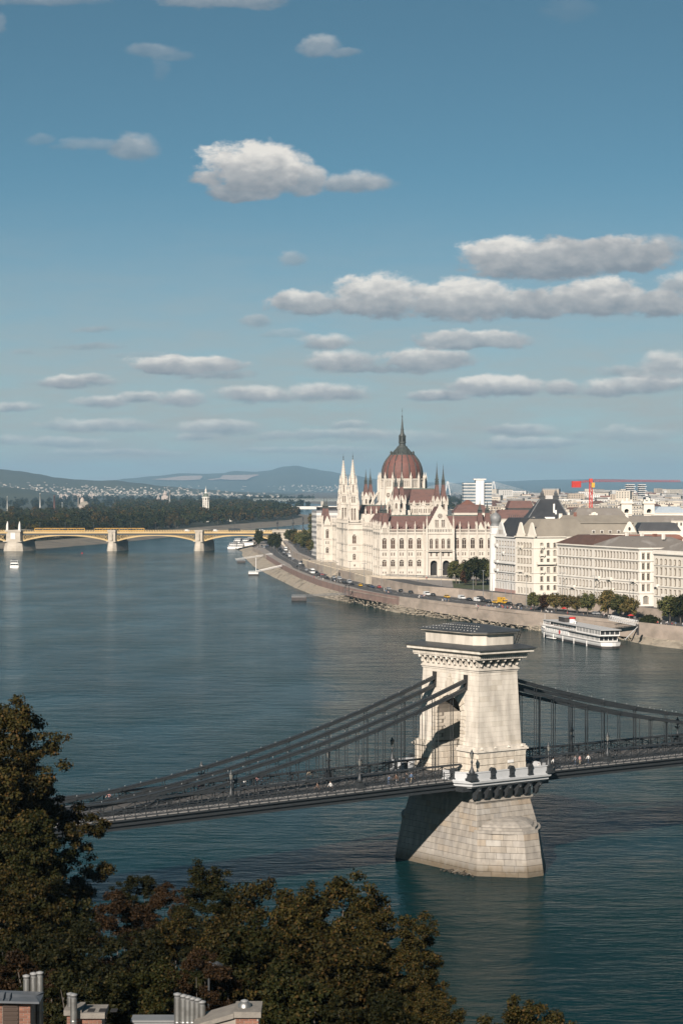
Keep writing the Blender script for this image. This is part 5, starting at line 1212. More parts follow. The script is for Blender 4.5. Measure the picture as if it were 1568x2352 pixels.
def gable(mb, a, d, n, s0, s1, z0, hts, th=.6):
    """curved gable: hts = [(fraction, height)...]"""
    pr = [(lerp(s0, s1, t), z0 + h) for t, h in hts]; f = [a + d * s for s, z in pr]
    fr = [(q.x + n.x * .12, q.y + n.y * .12, z) for q, (s, z) in zip(f, pr)]; bk = [(q.x - n.x * th, q.y - n.y * th, z) for q, (s, z) in zip(f, pr)]
    mb.loft([fr, bk])
CURV = [(0, 0), (1, 0), (1, 1.2), (.92, 1.6), (.84, 3.0), (.74, 4.6), (.66, 5.6), (.60, 6.6), (.5, 7.0), (.40, 6.6), (.34, 5.6), (.26, 4.6), (.16, 3.0), (.08, 1.6), (0, 1.2)]
mb = MB(); gable(mb, p0, d1, n1, 5.0, 17.5, E, CURV); H1.part(mb, 'gable', M_STG)
for s in (9.3, 11.2, 13.1):
    q = p0 + d1 * s + n1 * .14; place('window', win_mesh(.9, 2.2, 'rect', 'plain', M_GLASS, M_FRAME, .1), H1.T, (q.x, q.y, E + 1.0), (0, 0, math.atan2(d1.y, d1.x)))
H1.finish(M_STG, M_STG)
H1.part(hiproof([p0 + RB * .5, p1 + RB * .5, q1, q0], E, E + 9.0, .55, .2), 'roof', M_RDK)
mb = MB()
for k in range(12): q = (p0 + RB * 9).lerp(p1 + RB * 9, k / 11); mb.cbox((q.x, q.y, E + 8.6), .25, .25, 1.6); 
H1.part(mb, 'roof_cresting', M_IRON)
mb = MB(); c = p0 + d1 * 1.2 + RB * 1.2; mb.lathe([(3.0, 0), (3.0, E + .5), (3.3, E + .6), (3.3, E + 1.2), (2.7, E + 1.3), (2.7, E + 4.2), (3.0, E + 4.3), (3.0, E + 4.7)], 10, 0, (c.x, c.y, 0), False); H1.part(mb, 'corner_tower', M_STG)
mb = MB(); mb.lathe([(2.6, E + 4.7), (2.2, E + 6.4), (2.35, E + 6.6), (2.75, E + 8.0), (2.5, E + 9.6), (1.5, E + 10.8), (.3, E + 11.5), (.12, E + 13.5)], 12, 0, (c.x, c.y, 0)); H1.part(mb, 'cupola', M_ZINC)
# ---- cream house with two gables and a corner front
a, b, c_ = g2(303, 991), g2(440, 1003), None
H2 = House('apartment_house', 'cream riverside apartment house with small gables, balconies and a wide corner front', [a, b], ZU)
p0, p1 = H2.p; p2 = p1 + Vector((15.0, 4.0)); E = 27.6; q0 = p0 + RB * 20; q2 = p2 + RB * 14
rows = [(.6, 2.8, 'arch', 'plain'), (6.6, 2.2, 'rect', 'trim'), (10.9, 2.2, 'rect', 'trim'), (15.0, 2.1, 'rect', 'trim'), (18.9, 2.2, 'arch', 'trim'), (22.6, 2.0, 'arch', 'trim')]
L1, L2 = (p1 - p0).length, (p2 - p1).length
H2.face(p0, p1, E, grid_ops(L1, 5, rows, 2.2, 2.2, 1.2)); rows[0] = (2.6, 2.0, 'arch', 'trim'); H2.face(p1, p2, E, grid_ops(L2, 4, rows, 3.4, 1.2, 1.1)); H2.face(p2, q2, E, []); H2.face(q2, q0, E, []); H2.face(q0, p0, E, [])
for z, h, o in ((10.3, .3, .3), (5.6, .35, .35), (E - .45, .5, .7), (22, .25, .3)): H2.band(p0, p1, z, h, o); H2.band(p1, p2, z, h, o)
for s, z, w in ((5.5, 22.3, 2.6), (5.5, 10.8, 4.5), (11.5, 9.6, 3)): balcony(H2.trim, p0, p1, s, z, w)
balcony(H2.trim, p1, p2, 6.0, 14.7, 9.5, 1.3); balcony(H2.trim, p1, p2, 4.0, 18.7, 2.8); balcony(H2.trim, p1, p2, 4.0, 22.4, 1.8); balcony(H2.trim, p1, p2, 4.0, 10.7, 2.4)
d1 = (p1 - p0).normalized(); n1 = Vector((d1.y, -d1.x)); d2 = (p2 - p1).normalized(); n2 = Vector((d2.y, -d2.x))
mb = MB(); gable(mb, p0, d1, n1, 1.0, 8.0, E, [(t, h * .95) for t, h in CURV]); H2.part(mb, 'gable', M_STC); mb = MB(); gable(mb, p0, d1, n1, 11.0, 18.0, E, [(t, h * .95) for t, h in CURV]); H2.part(mb, 'gable', M_STC)
H2.finish(M_STC, M_STC)
H2.part(hiproof([p0, p1 + Vector((.5, .5)), p2, q2, q0], E, E + 8.2, .62, .1), 'roof', M_RTAN)
mb = MB(); q = p1 + Vector((1.2, 5)); mb.cbox((q.x, q.y, E + 2.0), 3.0, 3.0, 2.6, 0, BA); H2.part(mb, 'roof_hatch', M_RDK)
# ---- long white house: brown-roofed half and grey-roofed half with a cut corner
a, b, c_ = g2(618, 1018), g2(890, 1050), g2(1237, 1086)
H3 = House('apartment_house', 'white riverside apartment house under a low brown tiled roof', [a, b], ZU)
ROW3 = [(1.4, 3.0, 'arch', 'hood'), (6.6, 2.6, 'arch', 'trim'), (11.3, 2.6, 'rect', 'ped'), (15.9, 2.4, 'rect', 'ped'), (20.2, 2.3, 'rect', 'ped')]
p0, p1 = H3.p; L1 = (p1 - p0).length; E = 25.0; q0, q1 = p0 + RB * 26, p1 + RB * 26
H3.face(p0, p1, E, grid_ops(L1, 10, ROW3, 2.6, 2.0, 1.25)); H3.face(q0, p0, E, grid_ops(26, 5, ROW3, 3, 3, 1.25)); H3.face(p1, q1, E, []); H3.face(q1, q0, E, [])
for z, h, o in ((5.4, .45, .35), (10.2, .35, .3), (14.7, .3, .3), (19.2, .35, .35), (E - 1.1, .3, .3), (E - .55, .6, .8)): H3.band(p0, p1, z, h, o); H3.band(q0, p0, z, h, o)
balcony(H3.trim, p0, p1, L1 * .46, 5.6, 4.0, 1.2)
H3.finish(M_STW, M_STW); H3.part(hiproof([p0, p1, q1, q0], E, E + 4.2, .52, .7), 'roof', M_RBR)
H4 = House('apartment_house', 'long white riverside apartment house under a grey roof, with a cut corner', [b, c_], ZU)
p0, p1 = H4.p; p2 = p1 + Vector((5.6, 1.2)); L1 = (p1 - p0).length; q0 = p0 + RB * 26; q2 = p2 + RB * 22; E = 25.0
o = grid_ops(L1, 14, ROW3, 1.6, 1.6, 1.25)
H4.face(p0, p1, E, o); rows = [(1.2, 3.0, 'arch', 'hood'), (6.6, 2.6, 'rect', 'tri'), (11.3, 2.6, 'rect', 'tri'), (15.9, 2.4, 'rect', 'ped'), (20.2, 2.3, 'rect', 'ped')]
H4.face(p1, p2, E, [(2.85, 1.2, 2.0, 3.2, 'arch', 'hood')] + [(s, z, 1.05, h, k, 'ped') for z, h, k, st in rows[1:] for s in (1.7, 4.0)]); H4.face(p2, q2, E, grid_ops(22, 6, ROW3, 1.5, 1.5)); H4.face(q2, q0, E, [])
for z, h, o in ((5.4, .45, .35), (10.2, .35, .3), (14.7, .3, .3), (19.2, .35, .35), (E - 1.1, .3, .3), (E - .55, .6, .8)): H4.band(p0, p1, z, h, o); H4.band(p1, p2, z, h, o); H4.band(p2, q2, z, h, o)
for s in (4.2, L1 * .37, L1 - 4.5): balcony(H4.trim, p0, p1, s, 10.6, 3.6, 1.2)
balcony(H4.trim, p0, p1, L1 * .37, 6.0, 8.0, 1.4)
H4.finish(M_STW, M_STW); H4.part(hiproof([p0, p1, p2, q2, q0], E, E + 4.4, .5, .7), 'roof', M_RGR)
mb = MB(); cc = (p0 + p1) / 2 + RB * 5 + RD * 9; mb.cbox((cc.x, cc.y, E + 1.6), 2.6, 2.6, 1.2, 0, BA); H4.part(mb, 'skylight', M_GLASS)
for t, w in ((.12, 1.2), (.45, 1.4), (.72, 2.0), (.9, 1.2)):
    mb = MB(); q = p0.lerp(p1, t) + RB * 14; mb.cbox((q.x, q.y, E + 3.4), w, 1.0, 2.3, 0, BA); H4.part(mb, 'chimney', M_RORG if w > 1.9 else M_STW)
# ---- house at the right edge
a = g2(1345, 1093); b = a + RD * 74
H5 = House('apartment_house', 'pale yellow apartment house with balcony over its door at the right edge', [a, b], ZU)
p0, p1 = H5.p; E = 23.2; q0, q1 = p0 + RB * 24, p1 + RB * 24
ROW5 = [(1.4, 2.7, 'rect', 'plain'), (5.6, 2.4, 'rect', 'trim'), (9.8, 2.6, 'rect', 'ped'), (14.2, 2.5, 'rect', 'ped'), (18.6, 2.1, 'arch', 'trim')]
H5.face(p0, p1, E, grid_ops(74, 19, ROW5, 2, 2, 1.25)); H5.face(q0, p0, E, grid_ops(24, 6, ROW5, 1.6, 1.6, 1.25)); H5.face(p1, q1, E, []); H5.face(q1, q0, E, [])
for z, h, o in ((4.8, .4, .35), (9.0, .35, .35), (13.2, .3, .35), (17.9, .3, .3), (E - 1, .3, .3), (E - .5, .55, .8)): H5.band(p0, p1, z, h, o); H5.band(q0, p0, z, h, o)
balcony(H5.trim, p0, p1, 14, 5.2, 11, 1.5); balcony(H5.trim, p0, p1, 2.6, 9.0, 3.0, 1.2); H5.band(p0, p1, E, 1.2, .3)
H5.finish(M_STC, M_STW); H5.part(hiproof([p0 + RB, p1 + RB, q1, q0], E + .6, E + 5.6, .55, .2), 'roof', M_RGR)
for k in range(5):
    mb = MB(); q = p0.lerp(p1, .1 + k * .09) + RB * 12; mb.cbox((q.x, q.y, E + 4.4), 1.6, 1.0, 2.2, 0, BA); H5.part(mb, 'chimney', M_STW)

# ------------------------------------------------------------------ roofs and houses behind the row
def rear(name, label, c0, c1, cye, cyr, Y, wallm, roofm, dep=18.0, inset=.5, windows=0, zc=z2, group=None, cat='building', rows=1):
    """house seen over the front row: eave line cye and ridge cyr between columns c0 and c1 at depth Y"""
    a, b = at(*zc(c0, cye), Y), at(*zc(c1, cye), Y); zr = at(*zc(c0, cyr), Y + dep * .3).z; W_ = b.x - a.x
    T = thing(name, label, cat, (a.x, Y, ZU), 0.0, group); h = a.z - ZU; mb = MB()
    ops = []
    for r in range(rows):
        ops += [((k + .5) * W_ / windows, h - 3.0 - r * 3.4, 1.2, 1.9, 'rect', 'plain') for k in range(windows)]
    facade(mb, T, (0, 0), (W_, 0), 0, h, ops, .25); facade(mb, T, (W_, 0), (W_, dep), 0, h, []); facade(mb, T, (W_, dep), (0, dep), 0, h, []); facade(mb, T, (0, dep), (0, 0), 0, h, [])
    mb.box(-.3, W_ + .3, -.3, 0, h - .4, h); mb.build('wall', wallm, T)
    r = hiproof([Vector((0, 0)), Vector((W_, 0)), Vector((W_, dep)), Vector((0, dep))], h, zr - ZU, inset, .5); r.build('roof', roofm, T); return T, W_, h, zr - ZU
# grey mansard building with two curved gables
Tm, Wm, hm, rm = rear('mansard_building', 'large building with a tan mansard roof and two curved gables behind the white houses', 600, 1215, 540, 452, 1075, M_STC, M_RTAN, 24, .93, 0)
mb = MB(); mb.prism([(.9, .9), (Wm - .9, .9), (Wm - .9, 23), (.9, 23)], rm - .1, rm + 3.6, 0, [(5, 9), (Wm - 5, 9), (Wm - 5, 15), (5, 15)]); mb.box(.2, Wm - .2, .2, 23.8, rm - .4, rm - .05); mb.build('upper_roof', M_RTAN, Tm)
for s in (1.0, Wm * .81):
    mb = MB(); gable(mb, Vector((0, 0)), Vector((1, 0)), Vector((0, -1)), s, s + 8.5, hm - 1.5, [(t, hh * 1.12) for t, hh in CURV]); gb = mb.build('gable', M_STC, Tm)
    mb = MB(Matrix.Translation((s + 4.25, -.14, hm + 2.6)) @ Matrix.Rotation(R(90), 4, 'X') @ Matrix.Diagonal((.62, 1, 1, 1))); mb.lathe([(1.0, 0), (1.0, .08)], 12, 0); mb.build('oval_window', M_DARK, Tm)
    place('window', win_mesh(1.1, 2.0, 'arch', 'hood', M_GLASS, M_STC, .05), Tm, (s + 4.25, -.16, hm - 1.2))
for k in range(6):
    mb = MB(); x = 11 + k * 4.2; mb.box(x - .8, x + .8, -.2, 1.4, hm + .1, hm + 1.9); mb.build('dormer', M_STG, Tm); place('window', win_mesh(1.2, 1.3, 'rect', 'plain', M_DARK, M_FRAME, .05), Tm, (x, -.24, hm + .4))
Tn, Wn, hn, rn = rear('mansard_building', 'tan mansard roofed building left of the big one, behind the cream house', 350, 600, 545, 480, 1068, M_STC, M_RTAN, 22, .9, 0)
mb = MB(); mb.prism([(.9, .9), (Wn - .9, .9), (Wn - .9, 21), (.9, 21)], rn - .1, rn + 3.2, 0, [(4, 8), (Wn - 4, 8), (Wn - 4, 14), (4, 14)]); mb.build('upper_roof', M_RTAN, Tn)
rc_ = random.Random(12)
for (T_, w_, d_, z_, n_) in ((Tm, Wm, 24, rm + 1.5, 9), (Tn, Wn, 22, rn + 1.5, 5)):
    for k in range(n_):
        mb = MB(); x = rc_.uniform(3, w_ - 3); y = rc_.uniform(8, d_ - 6); s = rc_.uniform(.5, .9); mb.box(x - s, x + s, y - .4, y + .4, z_ - 1.5, z_ + rc_.uniform(2.2, 3.6)); mb.build('chimney', rc_.choice((M_STC, M_RORG, M_STG)), T_)
# the black pyramid roof with two lantern pinnacles
Yb = 1190; a, b, t0, t1 = at(*z2(398, 428), Yb), at(*z2(712, 428), Yb), at(*z2(490, 276), Yb + 12), at(*z2(626, 276), Yb + 12)
Tb = thing('black_roof_building', 'building with a tall black hipped roof and two stone lantern pinnacles', 'building', (a.x, Yb, ZU)); W_ = b.x - a.x; h = a.z - ZU
mb = MB(); mb.box(0, W_, 0, 32, 0, h); mb.box(-.4, W_ + .4, -.4, 32.4, h - .5, h); mb.build('wall', M_STC, Tb)
x0, x1 = t0.x - a.x, t1.x - a.x; hz = t0.z - ZU
mb = MB(); mb.prism([(-.2, -.2), (W_ + .2, -.2), (W_ + .2, 32), (-.2, 32)], h, hz, 0, [(x0, 13), (x1, 13), (x1, 19), (x0, 19)]); mb.build('roof', M_RDK, Tb)
mb = MB(); mb.bar((-.1, -.3, h), (x0, 12.9, hz), .5); mb.bar((W_ + .1, -.3, h), (x1, 12.9, hz), .5); mb.build('hip_flashing', M_ZINC, Tb)
for x in (x0 + 1.2, x1 - 1.2):
    mb = MB(); mb.rect(1.5, 1.5, hz - 2.5, hz + 1.6, c=(x, 14)); mb.rect(1.8, 1.8, hz + 1.6, hz + 1.9, c=(x, 14)); mb.rect(1.0, 1.0, hz + 1.9, hz + 3.2, c=(x, 14)); mb.rect(.9, .9, hz + 3.2, hz + 5.2, .12, .12, c=(x, 14)); mb.rect(.1, .1, hz + 5.2, hz + 6.3, c=(x, 14)); mb.build('lantern_pinnacle', M_IRON, Tb)
mb = MB()
for k in range(9): x = lerp(x0 + 3.5, x1 - 3.5, k / 8); mb.box(x - .25, x + .25, 13.6, 14.2, hz, hz + 2.0)
mb.box(x0 + 3, x1 - 3, 13.8, 14.0, hz, hz + .5); mb.build('roof_cresting', M_STG, Tb)
mb = MB(); mb.box(W_ * .62, W_ * .66, 4, 5, h + 3, h + 8.5); mb.box(W_ * .66, W_ * .7, 3, 4, h + 2, h + 5); mb.box(W_ * .40, W_ * .64, -.5, 2, h - .2, h + 1.2); mb.build('antenna_mast', M_WHITE, Tb)
rear('dark_roof_house', 'house with a long black roof right of the tan mansard building', 1225, 1545, 518, 455, 1085, M_STC, M_RDK, 18, .8, 0)
rear('flat_green_house', 'low grey-green flat building strip behind the mansard roof', 1150, 1470, 450, 404, 1190, mat('grey_green_wall', (.24, .24, .20), None, .5, .8), M_RGR, 14, .98, 0)
rear('terracotta_house', 'house with a terracotta brick parapet just behind the grey roof ridge', 1130, 1562, 572, 545, 1035, M_RORG, M_RORG, 12, .9, 0)
rear('red_roof_hall', 'wide building with a dull red tiled roof beyond the parliament', 1205, 1480, 885, 822, 1420, M_STC, M_RED, 30, .7, 0, z1)
rear('red_roof_hall', 'small orange hipped roof rising behind the wide red roof', 1265, 1370, 822, 785, 1480, M_STC, M_RORG, 18, .2, 0, z1)
rear('museum_building', 'dark red roofed museum with a stepped top behind the art nouveau house', 150, 440, 425, 358, 1250, M_PSTONE, M_RED, 26, .75, 0)
rear('museum_building', 'upper dark red roof with green cresting on the museum block behind', 250, 440, 345, 290, 1300, M_COPPER, M_RED, 26, .8, 0)
rear('tan_roof_house', 'broad tan roofed hall behind the crane foot', 735, 1130, 400, 345, 1330, M_STC, M_RGR, 26, .8, 0)
rear('glass_roof_hall', 'hall with a pale blue glass roof at the right edge', 1345, 1600, 380, 334, 1500, M_STC, mat('pale_glass_roof', (.42, .47, .50), (.36, .41, .45), .3, .3), 36, .6, 0)
rear('tan_roof_house', 'flat cream block behind the twin bell towers', 1345, 1600, 440, 402, 1290, M_STC, M_RGR, 20, .9, 8)
# twin church towers without spires
Yt = 1400
for cx, lb in ((1136, 'left one of two squat cream bell towers with round openings above the roofs'), (1304, 'right one of two squat cream bell towers with round openings above the roofs')):
    a, b = at(*z2(cx - 40, 402), Yt), at(*z2(cx + 40, 402), Yt); zt = at(*z2(cx, 305), Yt).z; w = b.x - a.x
    T = thing('bell_tower', lb, 'tower', ((a.x + b.x) / 2, Yt, ZU), 0, 'squat bell towers'); mb = MB(); h = zt - ZU
    for p, q in (((-w / 2, -w / 2), (w / 2, -w / 2)), ((w / 2, -w / 2), (w / 2, w / 2)), ((w / 2, w / 2), (-w / 2, w / 2)), ((-w / 2, w / 2), (-w / 2, -w / 2))):
        facade(mb, T, p, q, 0, h, [(w / 2, h - 6.5, 3.0, 2.6, 'arch', 'void'), (w / 2, h - 12.5, 1.8, 3.4, 'arch', 'hood')], .4)
    mb.rect(w / 2 + .8, w / 2 + .8, h - .5, h + .3); mb.rect(w / 2 + .4, w / 2 + .4, h - 7.4, h - 7.0); mb.rect(w / 2 + .3, w / 2 + .3, h + .3, h + 1.0)
    for sx in (-1, 0, 1): mb.cbox((sx * w * .42, -w * .42, h + 1), 1.2, 1.2, 1.2 + .8 * (sx == 0))
    mb.build('tower_wall', M_STC, T)
# ---- striped office block left of the parliament
a, b = at(*z1(128, 1095), 1560), at(*z1(222, 1095), 1560)
To = thing('office_block', 'modern office block with pale horizontal stripes behind the parliament corner', 'building', (a.x, 1560, ZU - 1), R(9)); W_ = b.x - a.x + 24; zt = at(*z1(170, 868), 1560).z - ZU + 1
mb = MB(); mb.box(0.15, W_, .15, 24, 0, zt); mb.build('core', mat('office_core', (.30, .29, .28), (.25, .24, .235), .8, .6), To)
for k in range(9):
    z = zt * k / 9; mb = MB(); mb.box(0, W_ + .15, 0, 24.1, z + .2, z + zt / 9 * .55); mb.build('floor_band', M_STG, To)
mb = MB(); mb.box(3, W_ - 2, 3, 20, zt, zt + 2.6); mb.build('roof_storey', M_RDK, To); mb = MB(); mb.box(1.5, W_ - 1, 1.5, 21, zt + 2.6, zt + 3.2); mb.build('roof_slab', M_STG, To)
# ---- glass office tower and slab far beyond
Yo = 3100; a, b = at(*z1(1281, 790), Yo), at(*z1(1500, 790), Yo); c0, c1 = at(*z1(1374, 700), Yo), at(*z1(1438, 700), Yo)
M_OFG = mat('office_glass', (.10, .13, .15), (.16, .19, .21), .15, .25, spec=.5)
To = thing('office_tower', 'far glass office block with a taller white central shaft', 'building', (a.x, Yo, 0)); ztop_ = at(*z1(1400, 648), Yo).z; zc_ = at(*z1(1400, 628), Yo).z; W_ = b.x - a.x
mb = MB(); mb.box(0, W_, 0, 40, 0, ztop_); mb.build('glass_wall', M_OFG, To)
for k in range(12): z = lerp(ztop_ * .18, ztop_, (k + .5) / 12); mb = MB(); mb.box(-.4, W_ + .4, -.5, 40, z, z + 1.3); mb.build('floor_band', M_STG, To)
mb = MB(); mb.box(c0.x - a.x, c1.x - a.x, -6, 20, 0, zc_); mb.build('white_shaft', M_WHITE, To)
mb = MB(); mb.box(c0.x - a.x - 3, c1.x - a.x + 3, -7, 20, zc_, zc_ + 2); mb.box((c0.x + c1.x) / 2 - a.x - .8, (c0.x + c1.x) / 2 - a.x + .8, -6.3, -5.9, 20, zc_); mb.build('roof_slab', M_STG, To)
for cx, w, lb in ((1170, 52, 'far dark banded apartment tower left of its twin under the crane jib'), (1258, 42, 'far dark banded apartment tower right of its twin under the crane jib')):
    Yo = 5200; a, b = at(*z2(cx - w / 2, 240), Yo), at(*z2(cx + w / 2, 240), Yo); zt = at(*z2(cx, 165), Yo).z; T = thing('banded_tower', lb, 'building', (a.x, Yo, 0)); W_ = b.x - a.x
    mb = MB(); mb.box(0, W_, 0, 25, 0, zt); mb.build('core', M_RDK, T)
    for k in range(9): mb = MB(); z = lerp(zt * .4, zt, k / 8); mb.box(-2 - 2 * (k % 3 == 1), W_ + 2 + 2 * (k % 2), -2, 25, z - 1.4, z); mb.build('floor_band', M_STG, T)
# ---- red tower crane
M_CRANE = mat('red_crane_paint', (.50, .045, .030), (.42, .04, .03), .5, .5)
Yc = 1500; f = at(*z2(870, 400), Yc); tp = at(*z2(870, 150), Yc); TC = thing('tower_crane', 'red lattice tower crane standing over the city roofs', 'crane', (f.x, Yc, ZU))
h = tp.z - ZU; z0 = 5.0; mb = MB(); w = .95
for sx in (-1, 1):
    for sy in (-1, 1): mb.bar((sx * w, sy * w, 0), (sx * w, sy * w, h), .42)
n = int(h / 2.0)
for k in range(n):
    za, zb = h * k / n, h * (k + 1) / n; s = 1 if k % 2 else -1
    for sy in (-1, 1): mb.bar((-s * w, sy * w, za), (s * w, sy * w, zb), .24); mb.bar((sy * w, -s * w, za), (sy * w, s * w, zb), .24); mb.bar((-w, sy * w, zb), (w, sy * w, zb), .24)
mb.build('mast', M_CRANE, TC)
def jib(a, b, hh, wd, n):
    mb = MB(); a = Vector(a); b = Vector(b); up = Vector((0, 0, hh)); d = (b - a).normalized(); sd = Vector((-d.y, d.x, 0)) * wd
    mb.bar(a + sd, b + sd, .15); mb.bar(a - sd, b - sd, .15); mb.bar(a + up, b + up * .8, .15)
    for k in range(n):
        p, q = a.lerp(b, k / n), a.lerp(b, (k + 1) / n); m_ = (p + q) / 2 + up
        for s in (-1, 1): mb.bar(p + sd * s, m_, .09); mb.bar(m_, q + sd * s, .09)
        mb.bar(p + sd, p - sd, .08)
    return mb
e = at(*z2(1545, 142), Yc + 60); l_ = at(*z2(735, 165), Yc - 12); jz = h + .4
jib((1.0, 1, jz), (e.x - f.x, 60, e.z - ZU - .5), 1.5, .7, 44).build('jib', M_CRANE, TC); jib((-1.0, -1, jz), (l_.x - f.x, -12, l_.z - ZU + .6), 1.2, .7, 14).build('counter_jib', M_CRANE, TC)
mb = MB(); mb.cbox((l_.x - f.x + 2.5, -11, l_.z - ZU - 2.2), 6.5, 1.6, 4.4, 0, R(12)); mb.build('counterweight', M_CRANE, TC)
mb = MB(); mb.rect(1.2, 1.2, h - .2, h + 2.6); mb.build('slewing_head', M_CRANE, TC)
mb = MB(); mb.cbox((1.4, -1.8, h - 3.6), 2.2, 2.0, 3.4); mb.build('cabin', mat('crane_yellow', (.62, .34, .03), None, 1, .5), TC)

# ------------------------------------------------------------------ the far city
WALLS = [mat('city_wall', (.60, .54, .44), (.53, .47, .38), .1, .9, objvar=.16), mat('city_wall_white', (.68, .655, .60), (.60, .57, .52), .1, .9, objvar=.12), mat('city_wall_tan', (.46, .38, .29), (.40, .33, .255), .1, .9, objvar=.16)]
ROOFS = [M_RGR, M_RTAN, M_RORG, mat('flat_grey_roof', (.34, .325, .30), (.26, .25, .235), .1, .9), M_RBR]
r4 = random.Random(44)
def city_mesh(w, d, h, kind, seed):
    rr = random.Random(seed); wb, rb, nb_ = MB(), MB(), MB()
    wb.box(0, w, 0, d, 0, h)
    if rr.random() < .6: wb.box(w * .2, w * .55, d * .2, d * .6, h, h + rr.uniform(2, 5))
    if kind == 'flat': rb.box(-.2, w + .2, -.2, d + .2, h, h + .5); rb.box(w * .6, w * .75, d * .3, d * .5, h + .5, h + 2.5)
    elif kind == 'gable': rb.ext([(-.4, h), (d + .4, h), (d / 2, h + d * .3)], -.3, w + .3, axis='x')
    else: rb.prism([(-.4, -.4), (w + .4, -.4), (w + .4, d + .4), (-.4, d + .4)], h, h + d * .3, 0, [(d * .4, d * .45), (w - d * .4, d * .45), (w - d * .4, d * .55), (d * .4, d * .55)])
    fl = int(h / 3.4); n = int(w / 3.6); n2 = int(d / 3.6)
    for f_ in range(fl):
        for k in range(n):
            x = (k + .5) * w / n; z = h - 2.9 - f_ * 3.4; nb_.quad((x - .75, -.05, z), (x + .75, -.05, z), (x + .75, -.05, z + 1.8), (x - .75, -.05, z + 1.8))
        for k in range(n2):
            y = (k + .5) * d / n2; z = h - 2.9 - f_ * 3.4; nb_.quad((-.05, y + .75, z), (-.05, y - .75, z), (-.05, y - .75, z + 1.8), (-.05, y + .75, z + 1.8))
    return wb, rb, nb_, kind
PROTO = []
for i in range(12):
    w, d, h, kd = r4.uniform(16, 34), r4.uniform(13, 20), r4.uniform(15, 26), ('flat', 'hip', 'gable', 'flat', 'hip', 'flat')[i % 6]
    PROTO.append((w, d, city_mesh(w, d, h, kd, i)))
def city_house(i, loc, rz, label):
    w, d, (wb, rb, nb_, kd) = PROTO[i]; T = thing('city_house', label, 'building', loc, rz, 'houses of the far city')
    place('wall', CM[i][0], T); place('roof', CM[i][1], T); o = place('windows', CM[i][2], T); o['kind'] = 'stuff'
CM = []
for i, (w, d, (wb, rb, nb_, kd)) in enumerate(PROTO): CM.append((wb.mesh('wall', WALLS[i % 3]), rb.mesh('roof', (ROOFS[3] if i % 2 else ROOFS[1]) if kd == 'flat' else ROOFS[i % 5]), nb_.mesh('windows', M_GLASS)))
KL = {'flat': 'pale flat-roofed block among the roofs of the far city', 'hip': 'pale hip-roofed house among the roofs of the far city', 'gable': 'pale gable-roofed house among the roofs of the far city'}
cnt = 0; Yr = 1560.0; rest = MB()
while Yr < 7600:
    x0, x1 = .066 * Yr, .165 * Yr; X = x0 + r4.uniform(0, 20)
    if 3000 < Yr < 3200: x0 = .08 * Yr; X = x0
    while X < x1:
        i = r4.randrange(12); w, d = PROTO[i][0], PROTO[i][1]; rz = r4.choice((R(-20), R(-20), R(8), R(30))) + r4.uniform(-.1, .1); hs = r4.uniform(-5, 2)
        if r4.random() < .84:
            if cnt < 270: city_house(i, (X, Yr + r4.uniform(-15, 15), ZU + hs), rz, KL[PROTO[i][2][3]]); cnt += 1
            else:
                h = r4.uniform(12, 30) * (1.5 if r4.random() < .08 else 1); y = Yr + r4.uniform(-20, 20); mi = r4.choice((0, 0, 1, 1, 2)); w2 = w * r4.uniform(.8, 1.9)
                rest.cbox((X + w2 / 2, y, ZU - 2), w2, 16, h, mi, rz); rest.cbox((X + w2 / 2, y, ZU - 2 + h), w2 + .5, 16.5, .6 + 2.5 * (r4.random() < .4), r4.choice((3, 3, 4, 5)), rz)
                ca, sa = math.cos(rz), math.sin(rz)
                for f_ in range(3):
                    for k in range(int(w2 / 4.5)):
                        sx = (k + .5) * 4.5 - w2 / 2; rest.cbox((X + w2 / 2 + sx * ca + 8.02 * sa, y + sx * sa - 8.02 * ca, ZU + h - 6 - f_ * 3.6), 1.6, .1, 1.9, 6, rz)
            X += w * r4.uniform(1.0, 1.5)
        else: X += r4.uniform(10, 40)
    Yr += 32 + Yr * .010
tag(rest.build('distant_city', WALLS + [ROOFS[3], M_RGR, M_RORG, M_GLASS]), 'pale distant city blocks fading towards the horizon', 'city', kind='stuff')

# ================================================================== YELLOW ARCH BRIDGE AND THE FAR SHORE
def z3(cx, cy): return ((cx / 2.24) / 1.7417, (1800 + cy / 2.24) / 1.7417)
def z4(cx, cy): return ((600 + cx / 2.24) / 1.7417, (1800 + cy / 2.24) / 1.7417)
M_YEL = mat('yellow_bridge_paint', (.52, .37, .17), (.44, .31, .14), .1, .7)
M_BSTONE = mat('bridge_pier_stone', (.48, .43, .355), (.36, .315, .25), .12, .9, stretch=(1, 1, 2))
M_TRAM = mat('tram_yellow', (.60, .33, .045), None, 1.0, .4)
YM = 2003.0
def bz(y): return at(400, y, YM).z
def bx(x): return at(x, 1200, YM).x
MBR = thing('arch_bridge', 'long yellow arched road bridge crossing the river to the island', 'bridge', (0, YM, 0))
zr, zd_, zb_, za_, zc_ = bz(1218.5), bz(1221.5), bz(1227.5), bz(1242), bz(1229)
XL, XR = bx(-230), bx(632); XE = bx(760)
mb = MB(); mb.box(XL, XE, 0, 24, zb_ + .9, zd_); mb.build('deck', M_YEL, MBR)
mb = MB(); mb.box(XL, XE, .6, 23.4, zb_ - .6, zb_ + .9); mb.build('deck_girder', M_IRON, MBR)
mb = MB(); mb.box(XL, XE, .8, 23.2, zd_, zd_ + .06); mb.build('road', M_ASPH, MBR)
